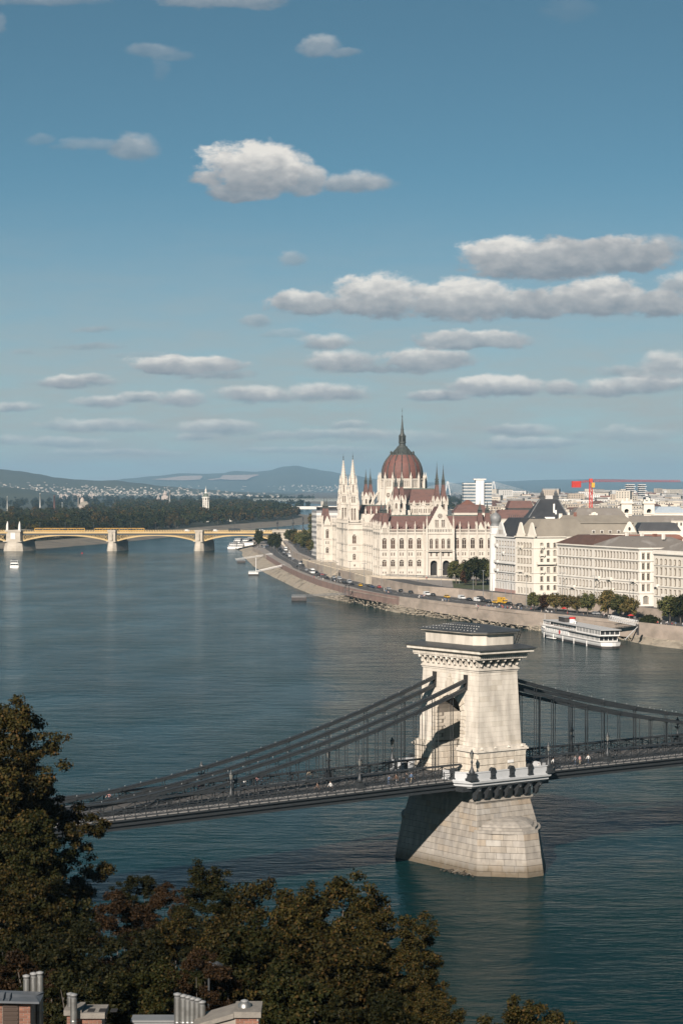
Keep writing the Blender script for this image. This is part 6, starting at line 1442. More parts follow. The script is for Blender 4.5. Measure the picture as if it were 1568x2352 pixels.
for y in (0, 24):
    mb = MB(); mb.box(XL, XE, y - .12, y + .12, zr - .15, zr); mb.box(XL, XE, y - .1, y + .1, zd_, zd_ + .25); n = int((XE - XL) / 2.4)
    for k in range(n): x = lerp(XL, XE, k / n); mb.box(x - .35, x + .35, y - .08, y + .08, zd_, zr - .1)
    mb.build('railing', M_YEL, MBR)
PX = [bx(-200), bx(33), bx(258.9), bx(458.6), XR]
PA_ = R(-20)
for i, (x, w) in enumerate(zip(PX, (9, 17, 8.5, 8.5, 0))):
    if not w: continue
    mb = MB(); D = 26
    mb.loft([[(-w * .62, -2, -2), (-w * .3, -6, -2), (w * .3, -6, -2), (w * .62, -2, -2), (w * .62, D, -2), (-w * .62, D, -2)], [(-w * .5, -1, 8.5), (-w * .25, -4, 8.5), (w * .25, -4, 8.5), (w * .5, -1, 8.5), (w * .5, D, 8.5), (-w * .5, D, 8.5)]])
    mb.rect(w * .56, 15.5, 8.5, 9.2, c=(0, 11.5)); mb.rect(w * .44, 13.6, 9.2, zr - 1.2, w * .42, 13.4, c=(0, 11.5)); mb.rect(w * .48, 14.2, zr - 1.2, zr + .4, c=(0, 11.5))
    p = mb.build('pier', M_BSTONE, MBR, (x, 0, 0), PA_ * .9)
    mb = MB()
    if i == 1:
        for sx in (-1, 1): mo = MB(); mo.rect(1.1, 1.1, zr + .4, zr + 5.5, .8, .8, c=(sx * 6.3, -1.0)); mo.rect(.8, .8, zr + 5.5, zr + 8.6, .2, .2, c=(sx * 6.3, -1.0)); mo.build('pier_obelisk', M_STG, p)
        mb.box(-2.5, 2.5, -2.4, -1.9, 11, zr - 2); mb.build('pier_plaque', M_STG, p)
    else: mb.lathe([(1.2, 9.5), (1.5, 11), (1.0, 13), (1.3, 15), (.7, 17), (.5, 18.5), (.15, 20)], 8, 0, (0, -2.6, 0)); mb.build('pier_statue', M_BSTONE, p)
for a, b in zip(PX, PX[1:]):
    wa = 4.4; x0, x1 = a + (8.6 if a == PX[1] else wa), b - (8.6 if b == PX[1] else (wa if b != XR else 0)); n = 22
    def zz(t): return za_ + (zc_ - za_) * (1 - (2 * t - 1) ** 2) ** .9
    for y in (1.0, 9, 16, 23.0):
        mb = MB(); mb.loft([[(lerp(x0, x1, k / n), y - .35, zz(k / n) - .75), (lerp(x0, x1, k / n), y + .35, zz(k / n) - .75), (lerp(x0, x1, k / n), y + .35, zz(k / n) + .65), (lerp(x0, x1, k / n), y - .35, zz(k / n) + .65)] for k in range(n + 1)]); mb.build('arch_rib', M_YEL, MBR)
        if y in (9, 16): continue
        mb = MB()
        for k in range(n):
            t0, t1 = k / n, (k + 1) / n; zt = zb_ + .2
            if zt - zz(t0) > .8 or zt - zz(t1) > .8:
                p, q = (lerp(x0, x1, t0), y, zz(t0)), (lerp(x0, x1, t1), y, zz(t1)); pt, qt = (p[0], y, zt), (q[0], y, zt)
                mb.bar(p, pt, .42); mb.bar(p, qt, .34); mb.bar(q, pt, .34)
        if mb.v: mb.build('spandrel_lattice', M_YEL, MBR)
mb = MB(); x0, x1 = bx(626), bx(667); mb.box(x0, x1, -2, 26, 0, zr + .3); mb.box(x0 - .6, x1 + .6, -2.6, 26.5, zr - 1.6, zr - .9); mb.box(x0 + 9, x0 + 13, -2.7, -2.0, 10, 13.5); mb.box(x0 - .4, x1 + .4, -2.4, 26.4, zr + .3, zr + .8); mb.build('abutment', M_BSTONE, MBR)
# trams
def tram(x0, x1, y, label):
    T = thing('tram', label, 'tram', (x0, YM + y, zd_ + .06), 0, 'yellow trams on the arch bridge'); n = 6; L_ = (x1 - x0) / n
    for k in range(n):
        mb = MB(); a, b = k * L_ + .15, (k + 1) * L_ - .15
        mb.box(a, b, 0, 2.4, .35, 1.35); mb.box(a + .1, b - .1, .1, 2.3, 2.85, 3.35, 0)
        if k in (0, n - 1): mb.box(*( (a, a + .5) if k == 0 else (b - .5, b)), .1, 2.3, 1.35, 2.9)
        for q in range(4): x = lerp(a + .2, b - .2, q / 3); mb.box(x - .1, x + .1, .05, 2.35, 1.3, 2.9)
        m = mb.build('tram_module', M_TRAM, T); mb = MB(); mb.box(a + .05, b - .05, .15, 2.25, 1.3, 2.88); mb.build('tram_windows', M_GLASS, m); mb = MB(); mb.box(a + 1.5, b - 1.5, .2, 2.2, 0, .4); mb.build('bogie', M_IRON, m)
tram(bx(78), bx(194.5), 3.5, 'yellow articulated tram on the arch bridge beside the big pylon pier'); tram(bx(215.5), bx(331.5), 3.5, 'yellow articulated tram over the slim pier in mid-bridge')
M_CANDEL = M_IRON
t_ = thing('bridge_candelabra', 'dark candelabra at the landward end of the yellow bridge, leftmost of four', 'street lamp', (bx(637), YM + .5, zr), 0, 'candelabra of the yellow bridge')
mb = MB(); mb.lathe([(1.3, 0), (1.3, 1.5), (.5, 2.2), (.35, 6), (1.2, 7), (.5, 8), (.35, 11), (.8, 11.6), (.15, 13)], 6); mb.build('post', M_IRON, t_)
for i, x in enumerate((673, 696, 724)): dup(t_, (bx(x), YM + .5, zr), 0, 'dark candelabra at the landward end of the yellow bridge, %s of four' % ('second', 'third', 'rightmost')[i])
p_ = thing('bridge_lamp_post', 'thin lamp post along the yellow bridge railing', 'street lamp', (bx(20), YM + 1, zd_), 0, 'thin lamp posts of the yellow bridge')
mb = MB(); mb.box(-.12, .12, -.12, .12, 0, 8.5); mb.box(-.5, .5, -.2, .2, 8.3, 8.7); mb.build('post', M_IRON, p_)
for x in (92, 150, 215, 300, 357, 403, 500, 540, 575, 600): dup(p_, (bx(x), YM + 1, zd_), 0)

# ---- trees as leaf clouds
import numpy as np
def leaf_cloud(name, seed, n, size, blobs, m, flat=.6):
    """n small faces scattered through a set of ellipsoidal clumps (x,y,z,rx,ry,rz), denser towards their shells"""
    g = np.random.default_rng(seed); B = np.array(blobs); vol = (B[:, 3] * B[:, 4] * B[:, 5]) ** .8; idx = g.choice(len(B), n, p=vol / vol.sum())
    d = g.normal(size=(n, 3)); d /= np.linalg.norm(d, axis=1)[:, None]; r = g.random(n) ** .42
    c = B[idx, :3] + d * B[idx, 3:] * r[:, None] + g.normal(size=(n, 3)) * size * .4
    nr = d + g.normal(size=(n, 3)) * .7 + np.array([0, 0, flat]); nr /= np.linalg.norm(nr, axis=1)[:, None]
    t = np.cross(nr, g.normal(size=(n, 3))); t /= np.linalg.norm(t, axis=1)[:, None]; b = np.cross(nr, t); s = size * g.uniform(.6, 1.25, n)[:, None]
    v = np.stack([c - t * s * .55, c - b * s * .42 + nr * s * .12, c + t * s * .65, c + b * s * .42 + nr * s * .12], 1).reshape(-1, 3)
    me = bpy.data.meshes.new(name); me.vertices.add(4 * n); me.vertices.foreach_set('co', v.astype(np.float32).ravel()); me.loops.add(4 * n); me.loops.foreach_set('vertex_index', np.arange(4 * n, dtype=np.int32))
    me.polygons.add(n); me.polygons.foreach_set('loop_start', np.arange(0, 4 * n, 4, dtype=np.int32)); me.materials.append(m); me.update(calc_edges=True); return me
def leaf_mat(name, cols, rough=.65, k=.72):
    m = mat(name, (0.05, .05, .02), None, 1, rough, spec=.05); ramp_island(m, [(p, tuple(v * k for v in c)) for p, c in cols]); return m
LM_DG = leaf_mat('leaf_dark_green', [(0, (.014, .020, .007)), (.5, (.028, .035, .011)), (.85, (.046, .048, .014)), (1, (.07, .055, .016))])
LM_OL = leaf_mat('leaf_olive', [(0, (.018, .020, .006)), (.45, (.044, .038, .010)), (.75, (.074, .053, .014)), (.92, (.10, .056, .016)), (1, (.125, .066, .024))])
LM_YL = leaf_mat('leaf_yellow', [(0, (.05, .05, .012)), (.5, (.11, .09, .02)), (1, (.17, .12, .025))])
LM_BR = leaf_mat('leaf_russet', [(0, (.022, .013, .006)), (.5, (.052, .026, .012)), (.85, (.088, .042, .018)), (1, (.12, .065, .028))])
M_BARK = mat('bark', (.10, .085, .07), (.06, .05, .04), 2.0, .95, bump=.6)
def crown_blobs(rr, R_, H, n, zc, tall=1.0):
    o = [(0, 0, zc, R_ * .62, R_ * .62, H * .36)]
    for k in range(n):
        a = 2.4 * k + rr.uniform(-.4, .4); t = (k + .5) / n; z = zc + H * .5 * lerp(-.75, .85, t) ; ra = R_ * .72 * math.sqrt(max(.05, 1 - (lerp(-.8, .95, t)) ** 2)) * rr.uniform(.75, 1.15); q = R_ * rr.uniform(.26, .46)
        o.append((ra * math.cos(a), ra * math.sin(a), z, q, q, q * .85 * tall))
    return o
def trunk_mesh(rr, H, r0, blobs, nl=5):
    mb = MB(); pts = [(0, 0, -.8)]; x = y = 0
    for k in range(1, 5): x += rr.uniform(-.03, .03) * H; y += rr.uniform(-.03, .03) * H; pts.append((x, y, H * .7 * k / 4))
    mb.tube(pts, [r0 * 1.25, r0 * .9, r0 * .75, r0 * .55, r0 * .25], 7)
    for b in rr.sample(blobs[1:], min(nl, len(blobs) - 1)):
        s = Vector(pts[2]).lerp(Vector(pts[3]), rr.random()); e = Vector(b[:3]); m_ = s.lerp(e, .5) + Vector((0, 0, H * .04)); mb.tube([s, m_, e], [r0 * .4, r0 * .25, r0 * .08], 5)
    return mb.mesh('trunk', M_BARK)
def make_tree(seed, H, R_, n, size, m, zfrac=.42, nb=14, tall=1.0):
    rr = random.Random(seed); ch = H * (1 - zfrac) ; zc = H * zfrac + ch * .5; bl = crown_blobs(rr, R_, ch, nb, zc, tall); return trunk_mesh(rr, H, H * .022 + .05, bl), leaf_cloud('crown', seed, n, size, bl, m)
def tree(name, label, meshes, loc, s=1.0, rz=0.0, group=None, sz=None):
    T = thing(name, label, 'tree', loc, rz, group); T.scale = (s, s, sz or s); place('trunk', meshes[0], T); place('crown', meshes[1], T); return T
# island wood: 300 trees one can tell apart along its edge, the rest one wood
ITREES = [make_tree(100 + i, 20, 7.0, 1300, 1.55, (LM_DG, LM_DG, LM_OL, LM_DG, LM_YL, LM_OL)[i], .22, 13) for i in range(6)]
r5 = random.Random(5); placed = 0
ILAB = ['dark green tree in the island wood beyond the yellow bridge', 'dark green tree in the island wood beyond the yellow bridge', 'olive tree turning brown in the island wood', 'dark green tree in the island wood beyond the yellow bridge', 'yellowing autumn tree in the island wood', 'olive tree turning brown in the island wood']
def isl_edge(t): return polyline(ISL_IN, t)
cand = []
for row in range(26):
    t = 0.0
    while t < 1.0:
        p = isl_edge(t); q = p + Vector((-12 - row * 15 + r5.uniform(-5, 5), 10 + row * 17 + r5.uniform(-6, 6), 0)); cand.append((row, q)); t += r5.uniform(.0035, .0065) * (1 + row * .12)
cand = [c for c in cand if c[1].x / c[1].y > -.19 and c[1].y < 5600]
cand.sort(key=lambda c: c[1].y + c[0] * 12)
wood = MB(); wl = []
for row, q in cand:
    i = r5.choice((0, 1, 3, 0, 1, 2, 3, 5)) if row > 0 else r5.choice((0, 1, 2, 5, 3, 2)); s = r5.uniform(.62, 1.2)
    if row < 1: s *= .85
    if r5.random() < .025: i = 4
    if placed < 300: tree('island_tree', ILAB[i], ITREES[i], (q.x, q.y, 4.6), s, r5.uniform(0, 6.3), 'trees of the island wood'); placed += 1
    else: wl.append((q, s, i))
def wood_obj(name, label, lst, m, npt, size, seed):
    g = [(q.x + r5.uniform(-2, 2) + 7 * s * .4 * math.cos(a), q.y + 7 * s * .4 * math.sin(a), 5 + 13 * s, 5.4 * s, 5.4 * s, 6.5 * s) for q, s, i in lst for a in (r5.uniform(0, 6.3),)]
    o = place(name, leaf_cloud(name, seed, npt * len(g), size, g, m)); tag(o, label, 'wood', kind='stuff')
wood_obj('island_wood', 'dark green interior of the island wood', [w for w in wl if w[2] in (0, 1, 3)], LM_DG, 170, 2.6, 7)
wood_obj('island_wood', 'browner olive part of the island wood interior', [w for w in wl if w[2] not in (0, 1, 3)], LM_OL, 170, 2.6, 8)
fl = [(Vector((X, Y, 0)), r5.uniform(.45, .85), 0) for Y in [5000 + 130 * k for k in range(32)] for X in [(-.175 + .0105 * j + r5.uniform(-.005, .005)) * Y for j in range(18)] if X < -.012 * Y and r5.random() < .8]
wood_obj('far_wood', 'hazy far woods on the plain beyond the island', fl, LM_DG, 60, 6.0, 9)
fl = [(Vector((X, Y, 0)), r5.uniform(.8, 1.3), 0) for Y in [3900 + 160 * k for k in range(26)] for X in [(-.012 + .0055 * j + r5.uniform(-.003, .003)) * Y for j in range(14)] if X > 190 + (Y - 4000) * .015 and r5.random() < .8]
wood_obj('far_wood', 'hazy trees on the far bank behind the parliament towers', fl, LM_DG, 60, 4.5, 10)
# ---- water tower on the island
Yw = 3300; c = at(473, 1150, Yw); zt = lambda cy: at(*z4(508, cy), Yw).z
WT = thing('water_tower', 'cream octagonal water tower with a green roof rising from the island wood', 'tower', (c.x, Yw, 5))
mb = MB(); k_ = lambda cy: zt(cy) - 5
for k in range(8): a = 2 * math.pi * (k + .5) / 8; mb.bar((4.0 * math.cos(a), 4.0 * math.sin(a), 0), (4.6 * math.cos(a), 4.6 * math.sin(a), k_(462)), 1.1)
for q in (485, 470): mb.lathe([(4.9, k_(q) - .6), (4.9, k_(q) + .4)], 8, 0, (0, 0, 0), False, R(22.5))
mb.build('arcade', M_STW, WT)
mb = MB(); mb.lathe([(2.6, 0), (2.6, k_(460))], 8, 0); mb.build('core', M_STC, WT)
mb = MB(); mb.lathe([(5.0, k_(462)), (5.4, k_(456)), (5.4, k_(432)), (6.3, k_(429)), (6.3, k_(422)), (5.2, k_(420))], 8, 0, (0, 0, 0), False, R(22.5)); wt_ = mb.build('tank', M_STW, WT)
for k in range(8):
    a = 2 * math.pi * k / 8 - R(0); place('window', win_mesh(2.2, 3.4, 'rect', 'plain', M_DARK, M_STC, .05), WT, (5.05 * math.cos(a), 5.05 * math.sin(a), k_(451)), (0, 0, a + math.pi / 2))
mb = MB(); mb.lathe([(5.2, k_(420)), (4.6, k_(405)), (2.2, k_(388))], 8, 0, (0, 0, 0), False, R(22.5)); mb.build('roof', M_GREEN, WT)
mb = MB(); mb.lathe([(2.2, k_(388)), (2.2, k_(384)), (1.5, k_(382)), (1.5, k_(366)), (2.0, k_(364)), (.9, k_(354)), (.3, k_(345)), (.15, k_(325))], 8, 0); mb.build('lantern', M_STW, WT)
# ---- pale slab blocks, chimneys and a few landmarks beyond the wood
Yf = 8600; M_SLAB = mat('slab_wall', (.42, .35, .30), (.34, .29, .25), .05, .9)
for i, (x0, x1, y0, y1) in enumerate(((262, 322, 404, 446), (410, 488, 402, 440), (534, 610, 401, 432), (655, 730, 398, 420), (794, 850, 396, 430), (0, 50, 420, 482), (162, 240, 482, 505))):
    a, b = at(*z3(x0, y0), Yf), at(*z3(x1, y1), Yf); T = thing('slab_block', 'far pale apartment slab above the woods, number of its row %s' % ('left of the thin mast', 'beside the brick chimney', 'in mid-row', 'under the water tank', 'rightmost', 'at the picture edge', 'low and wide')[i], 'building', (a.x, Yf, 0), 0, 'far apartment slabs'); T['label'] = 'far pale apartment slab above the woods, the one %s' % ('left of the thin mast', 'just left of the brick chimney', 'midway between chimney and tank tower', 'behind the white tank tower', 'right of the tank tower', 'cut by the left picture edge', 'that is low and wide')[i]
    W_ = b.x - a.x; mb = MB(); mb.box(0, W_, 0, 14, 0, a.z); mb.box(W_ * .1, W_ * .3, 3, 9, a.z, a.z + 4); mb.box(W_ * .6, W_ * .8, 3, 9, a.z, a.z + 3); mb.build('wall', M_SLAB, T); mb = MB()
    for k in range(int(W_ / 9)): mb.box(4 + k * 9 - .8, 4 + k * 9 + .8, -.3, 0, b.z, a.z - 2)
    mb.build('window_strips', M_GLASS, T)
for i, (x, y0, y1, w, mt, lb) in enumerate(((362, 388, 460, 6, M_STG, 'thin grey chimney mast above the woods'), (490, 408, 480, 9, M_RORG, 'reddish brick chimney above the woods'), (68, 415, 510, 4, M_STW, 'thin white mast at the left above the woods'), (1522, 365, 440, 7, M_STG, 'dark slim chimney right of the hazy church'), (794, 468, 525, 3, M_WHITE, 'slim white pole beside the domed building'), (560, 470, 515, 4, M_WHITE, 'small white mast rising from the wood'))):
    Yq = 4600; a, b = at(*z3(x, y0), Yq), at(*z3(x, y1), Yq); T = thing('chimney_stack', lb, 'chimney', (a.x, Yq, 0)); r = w / 2 * .42; mb = MB(); mb.lathe([(r * 1.5, 0), (r, a.z - 2), (r * 1.15, a.z - 2), (r * 1.15, a.z)], 8); mb.build('shaft', mt, T)
Yq = 4600; a, b = at(*z3(690, 417), Yq), at(*z3(716, 430), Yq); c = at(*z3(703, 470), Yq); T = thing('tank_tower', 'small white mushroom-shaped water tank above the woods', 'tower', (c.x, Yq, 0)); mb = MB(); rw = (b.x - a.x) / 2; mb.lathe([(rw * .3, 0), (rw * .25, b.z), (rw, b.z + 5), (rw, a.z), (rw * .2, a.z + 1.5)], 10); mb.build('tank', M_SLAB, T)
Yq = 3900; a, b = at(*z3(708, 496), Yq), at(*z3(800, 530), Yq); T = thing('domed_building', 'pale building with a low tiled roof and turret in the wood', 'building', (a.x, Yq, 5)); W_ = b.x - a.x; h = a.z - 5; mb = MB(); mb.box(0, W_, 0, 30, 0, h); mb.build('wall', M_SLAB, T); r = hiproof([Vector((0, 0)), Vector((W_, 0)), Vector((W_, 30)), Vector((0, 30))], h, h + 7, .5); r.build('roof', M_RTAN, T); mb = MB(); mb.lathe([(4, h), (4, h + 10), (3, h + 12), (.3, h + 15)], 8, 0, (W_ * .28, 10, 0)); mb.build('turret', M_SLAB, T)
Yq = 7000; c = at(*z3(1480, 425), Yq); zt2 = lambda cy: at(*z3(1480, cy), Yq).z; T = thing('far_church', 'hazy grey church tower with a rounded top on the plain', 'church', (c.x, Yq, 0)); mb = MB(); mb.rect(11, 11, 0, zt2(412)); mb.lathe([(8, zt2(412)), (8, zt2(398)), (9, zt2(396)), (6, zt2(386)), (3.5, zt2(380)), (3.5, zt2(372)), (1, zt2(362))], 8); mb.build('tower_wall', M_SLAB, T); mb = MB(); c2 = at(*z3(1420, 440), Yq); mb.cone((c2.x - c.x, 0, 0), 14, zt2(398), 4); mb.build('twin_spire', M_SLAB, T)
a = at(*z4(642, 612), 3330); T = thing('red_roof_house', 'small house with a red hipped roof among the island trees', 'house', (a.x, 3330, 8)); mb = MB(); mb.box(0, 17, 0, 14, -3, max(3, a.z - 8)); mb.build('wall', M_STC, T); r = hiproof([Vector((0, 0)), Vector((17, 0)), Vector((17, 14)), Vector((0, 14))], max(3, a.z - 8), at(*z4(670, 582), 3330).z - 8, .4); r.build('roof', M_RED, T)
# ---- further bridges upstream
Yq = 4600; a, b = at(*z4(1400, 506), Yq), at(*z4(1700, 506), Yq); T = thing('flat_bridge', 'flat pale road bridge upstream beyond the island tip', 'bridge', (a.x, Yq, 0)); mb = MB(); mb.box(-60, b.x - a.x, 0, 26, a.z - 6, a.z); mb.build('deck', M_STG, T)
for k in range(4): mb = MB(); mb.box(40 + k * 90, 52 + k * 90, 2, 24, -1, a.z - 6); mb.build('pier', M_BSTONE, T)
Yq = 6300; a, b = at(*z4(1380, 437), Yq), at(*z4(1700, 460), Yq); T = thing('truss_bridge', 'far steel truss railway bridge across the upper river', 'bridge', (a.x, Yq, 0)); W_ = b.x - a.x; mb = MB(); zt_, zb2 = a.z, b.z
for y in (0, 8):
    mb.box(-150, W_, y, y + 1.2, zt_ - 1.6, zt_); mb.box(-150, W_, y, y + 1.2, zb2, zb2 + 2.4); n = 60
    for k in range(n): x = lerp(-150, W_, k / n); x2 = lerp(-150, W_, (k + 1) / n); s = k % 2; mb.bar((x, y + .6, zb2 if s else zt_), (x2, y + .6, zt_ if s else zb2), 1.4)
mb.build('truss', mat('grey_green_steel', (.24, .26, .24), None, 1, .7), T); c = at(*z4(1545, 470), Yq)
for k in (-1, 0, 1, 2): mb = MB(); mb.box(c.x - a.x - 5 + k * 95, c.x - a.x + 5 + k * 95, 0, 9, -1, zb2); mb.build('pier', M_BSTONE, T)
for cx, lb in ((1155, 'left hazy pylon of the far cable-stayed bridge'), (1515, 'right hazy pylon of the far cable-stayed bridge')):
    Yq = 11500; c, t = at(*z1(cx, 740), Yq), at(*z1(cx, 638), Yq); T = thing('cable_bridge_pylon', lb, 'bridge pylon', (c.x, Yq, 0), 0, 'pylons of the far cable bridge'); mb = MB()
    for s in (-1, 1): mb.bar((s * 16, 0, 0), (s * 2, 0, t.z), 5)
    mb.build('pylon', M_STG, T); mb = MB()
    for s in (-1, 1):
        for k in range(9): mb.bar((0, 0, t.z * (.98 - .05 * k)), (s * (250 - k * 24), 0, 12), .8)
    mb.build('stay_cable', M_STG, T)
# ---- specks of houses on the west hill and far towns: too many to count
def specks(name, label, n, fn, seed, m):
    g = random.Random(seed); mb = MB()
    for k in range(n):
        q = fn(g)
        if q is None: continue
        p, s = q; mb.cbox((p.x, p.y, p.z - s), s * g.uniform(.8, 1.8), s, s * g.uniform(1.2, 1.8), 0, g.uniform(0, 1.5))
    tag(mb.build(name, m), label, 'houses', kind='stuff')
M_SPECK = mat('hill_house_wall', (.45, .41, .35), (.33, .27, .22), .3, .9, island=.4)
def f_w(g):
    x = g.uniform(-20, 640); lo = 1090 + max(0, x - 100) * .075; y = g.triangular(lo + 14, 1143, 1134)
    if g.random() < .35: y = g.uniform(1120, 1140)
    p = on(BV, x, y); return (p, g.uniform(4, 9)) if p else None
specks('hillside_houses', 'hundreds of small pale houses scattered over the western hill', 700, f_w, 31, M_SPECK)
def f_m(g):
    x = g.choice((g.uniform(640, 790), g.uniform(300, 790), g.uniform(690, 790))); p = on(BV2, x, g.uniform(1115, 1135)); return (p, g.uniform(8, 14)) if p else None
specks('far_town_houses', 'hazy white specks of a town at the foot of the middle hill', 140, f_m, 32, M_SPECK)

# ================================================================== TREES NEAR AND ON THE FAR QUAY
LQ_G = leaf_mat('leaf_quay_green', [(0, (.03, .035, .012)), (.5, (.055, .06, .02)), (1, (.10, .085, .03))], k=1.25); LQ_O = leaf_mat('leaf_quay_olive', [(0, (.035, .034, .012)), (.5, (.07, .06, .02)), (1, (.13, .085, .03))], k=1.25)
QT = [make_tree(300 + i, 8.0, 3.4, 3000, .55, (LQ_G, LQ_O, LQ_O, LM_DG, LM_BR)[i], .2, 13) for i in range(5)]
QTREES = [(445, 1118, 1.0, 0, 'first tree of the quay row, nearest the yellow truck'), (525, 1122, .92, 4, 'russet second tree of the quay row'), (605, 1126, 1.05, 1, 'third tree of the quay row, olive green'), (690, 1132, .95, 2, 'fourth tree of the quay row, turning brown'), (765, 1140, 1.0, 1, 'fifth tree of the quay row beside the house door'), (845, 1150, 1.15, 0, 'sixth tree of the quay row, tall and dark'), (1000, 1165, 1.4, 2, 'largest leafy quay tree, opposite the ship wheelhouse'), (1085, 1172, 1.2, 0, 'dark quay tree right of the largest one'), (1165, 1180, 1.15, 1, 'olive quay tree left of the round dark bush'), (1465, 1205, 1.35, 0, 'big quay tree right of the round dark bush'), (1550, 1215, 1.4, 3, 'big quay tree cut by the right picture edge')]
r6 = random.Random(66)
for cx, cy, s, i, lb in QTREES: p = gz(*z2(cx, cy), ZL); tree('quay_tree', lb, QT[i], (p.x, p.y, ZL), s * .98, r6.uniform(0, 6), 'trees along the lower quay')
p = gz(*z2(1312, 1222), ZL); bm_ = leaf_cloud('crown', 401, 3500, .5, [(0, 0, 1.6, 3.6, 3.0, 1.9), (-2.2, 0, 1.3, 2.2, 2, 1.5), (2.4, .3, 1.4, 2.3, 2, 1.6), (0, .5, 2.6, 2.2, 2, 1.3)], LM_DG)
T = thing('bush', 'round dark green bush between the quay trees above the ship gangway', 'bush', (p.x, p.y, ZL)); place('crown', bm_, T); mb = MB(); mb.tube([(0, 0, -.3), (.1, 0, 1.5)], .12, 5); mb.build('trunk', M_BARK, T)
for cx, cy, s, i, lb in ((1225, 1440, 1.45, 0, 'green tree left in the group beside the horse statue'), (1300, 1452, 1.0, 4, 'small russet tree in front of the group by the parliament'), (1375, 1455, 1.75, 3, 'tall dark tree in the middle of the group by the parliament'), (1465, 1440, 1.45, 0, 'dark tree at the right of the group by the parliament'), (1500, 1425, 1.4, 3, 'dark tree pressed against the white art nouveau house'), (1270, 1420, 1.2, 1, 'olive tree behind the small russet tree'), (1420, 1425, 1.5, 3, 'dark tree behind the group by the parliament'), (1330, 1420, 1.35, 0, 'green tree behind the russet tree, second row')):
    p = gz(*z1(cx, cy), ZU); tree('park_tree', lb, QT[i], (p.x, p.y, ZU), s, r6.uniform(0, 6), 'trees beside the parliament')
p0_, p1_, p2_, p3_ = [gz(*z1(a, b), ZU) for a, b in ((1190, 1405), (1200, 1475), (1500, 1490), (1500, 1420))]
mb = MB(); mb.poly([(q.x, q.y, ZU + .03) for q in (p0_, p1_, p2_, p3_)]); tag(mb.build('lawn', M_GRASS), kind='structure')
def zq(cx, cy): return ((900 + cx / 2.613) / 1.7417, (2100 + cy / 2.613) / 1.7417)
AV = [(665, 190), (705, 205), (745, 225), (785, 240), (830, 262), (870, 280), (915, 300), (960, 318), (990, 300), (1010, 240), (940, 240), (880, 215), (820, 190), (1000, 200)]
for k, (cx, cy) in enumerate(AV): p = gz(*zq(cx, cy), ZU); tree('avenue_tree', 'green tree in the avenue row between the road and the parliament corner', QT[(0, 3, 1, 0)[k % 4]], (p.x, p.y, ZU), 1.35 + .25 * r6.random(), r6.uniform(0, 6), 'avenue trees left of the parliament')
for cx, cy, s, lb in ((355, 238, 1.35, 'dark poplar on the quay tip beside the moored boats'), (480, 255, 1.1, 'dark poplar by the quay road, left of a close group'), (512, 270, 1.25, 'dark poplar by the quay road, middle of a close group'), (545, 285, 1.3, 'dark poplar by the quay road, right of a close group')):
    p = gz(*zq(cx, cy), ZL); tree('poplar', lb, QT[3], (p.x, p.y, ZL), s * .9, r6.uniform(0, 6), 'poplars on the quay tip', s * 1.45)
for k, (cx, cy) in enumerate(((1490, 815), (1540, 640), (1470, 700))): p = gz(*z4(cx, cy), ZU); tree('bank_tree', 'tree on the bank behind the striped office, %s' % ('low in front', 'tall at the back', 'left one')[k], QT[k % 3], (p.x, p.y, ZU), 2.2, k)

# ---- hillside in the foreground
def zg(Y): 
    P_ = [(20, 44), (50, 40), (75, 33), (110, 20), (150, 9.5), (185, 6.5), (200, 6.3)]
    for (a, za), (b, zb) in zip(P_, P_[1:]):
        if Y <= b: return lerp(za, zb, max(0, (Y - a) / (b - a)))
    return 6.3
M_HILLSIDE = mat('hillside_soil', (.035, .03, .02), (.05, .045, .025), .4, .95, world=True)
mb = MB(); g = []
edge = lambda Y: 9 + 0.02 * Y if Y > 120 else 70
Ys = [20 + 6 * k for k in range(31)]
for Y in Ys: g.append([(x, Y, zg(Y) + (0 if Y > 180 else .5 * math.sin(x * .4 + Y * .3))) for x in [-140 + 8 * k for k in range(24)]])
vs = [p for r in g for p in r]; w = 24; mb.add(vs, [(j * w + i, j * w + i + 1, (j + 1) * w + i + 1, (j + 1) * w + i) for j in range(len(Ys) - 1) for i in range(w - 1)])
tag(mb.build('hillside', M_HILLSIDE), kind='structure')
mb = MB(); mb.loft([[(x, 200, -2), (x, 200, 6.3), (x, 201, 6.3), (x, 203, -2)] for x in (-140, 0, 44)]); tag(mb.build('embankment_wall', M_QUAY), 'stone embankment wall hidden behind the near trees', 'wall')
mb = MB(); mb.poly([(-120, 172, 7.6), (-14, 172, 7.6), (-14, 190, 6.9), (-120, 190, 6.9)]); tag(mb.build('embankment_road', M_ASPH), kind='structure')
# leaf-by-leaf trees: crowns made of many clumps on real limbs
def plane_tree(seed, H, R_, n, size, m, zf=.25, nb=24, tall=1.0):
    """boughs carry lobes, lobes carry many small sprays of leaves; gaps stay open between them"""
    rr = random.Random(seed); ch = H * (1 - zf); zc = H * zf + ch * .5; lobes = []; bl = []
    for k in range(nb):
        t = (k + .5) / nb; u = lerp(-.9, .95, t); a = 2.39996 * k + rr.uniform(-.7, .7); rad = math.sqrt(max(.03, 1 - abs(u) ** 2.4)) * rr.uniform(.45, 1.0); q = rr.uniform(.20, .36) * R_
        c = Vector((R_ * rad * math.cos(a) * .86, R_ * rad * math.sin(a) * .86, zc + ch * .5 * u * .9 + rr.uniform(-.04, .04) * ch)); lobes.append((c.x, c.y, c.z, q, q, q))
        for _ in range(15):
            d = Vector((rr.gauss(0, 1), rr.gauss(0, 1), rr.gauss(.25, .9))).normalized(); e = c + d * q * rr.uniform(.45, 1.25) ; s = rr.uniform(.055, .115) * R_; bl.append((e.x, e.y, e.z, s * 1.35, s * 1.35, s * .85))
    return trunk_mesh(rr, H * .95, H * .016 + .05, lobes, 18), leaf_cloud('crown', seed, n, size, bl, m, .35)
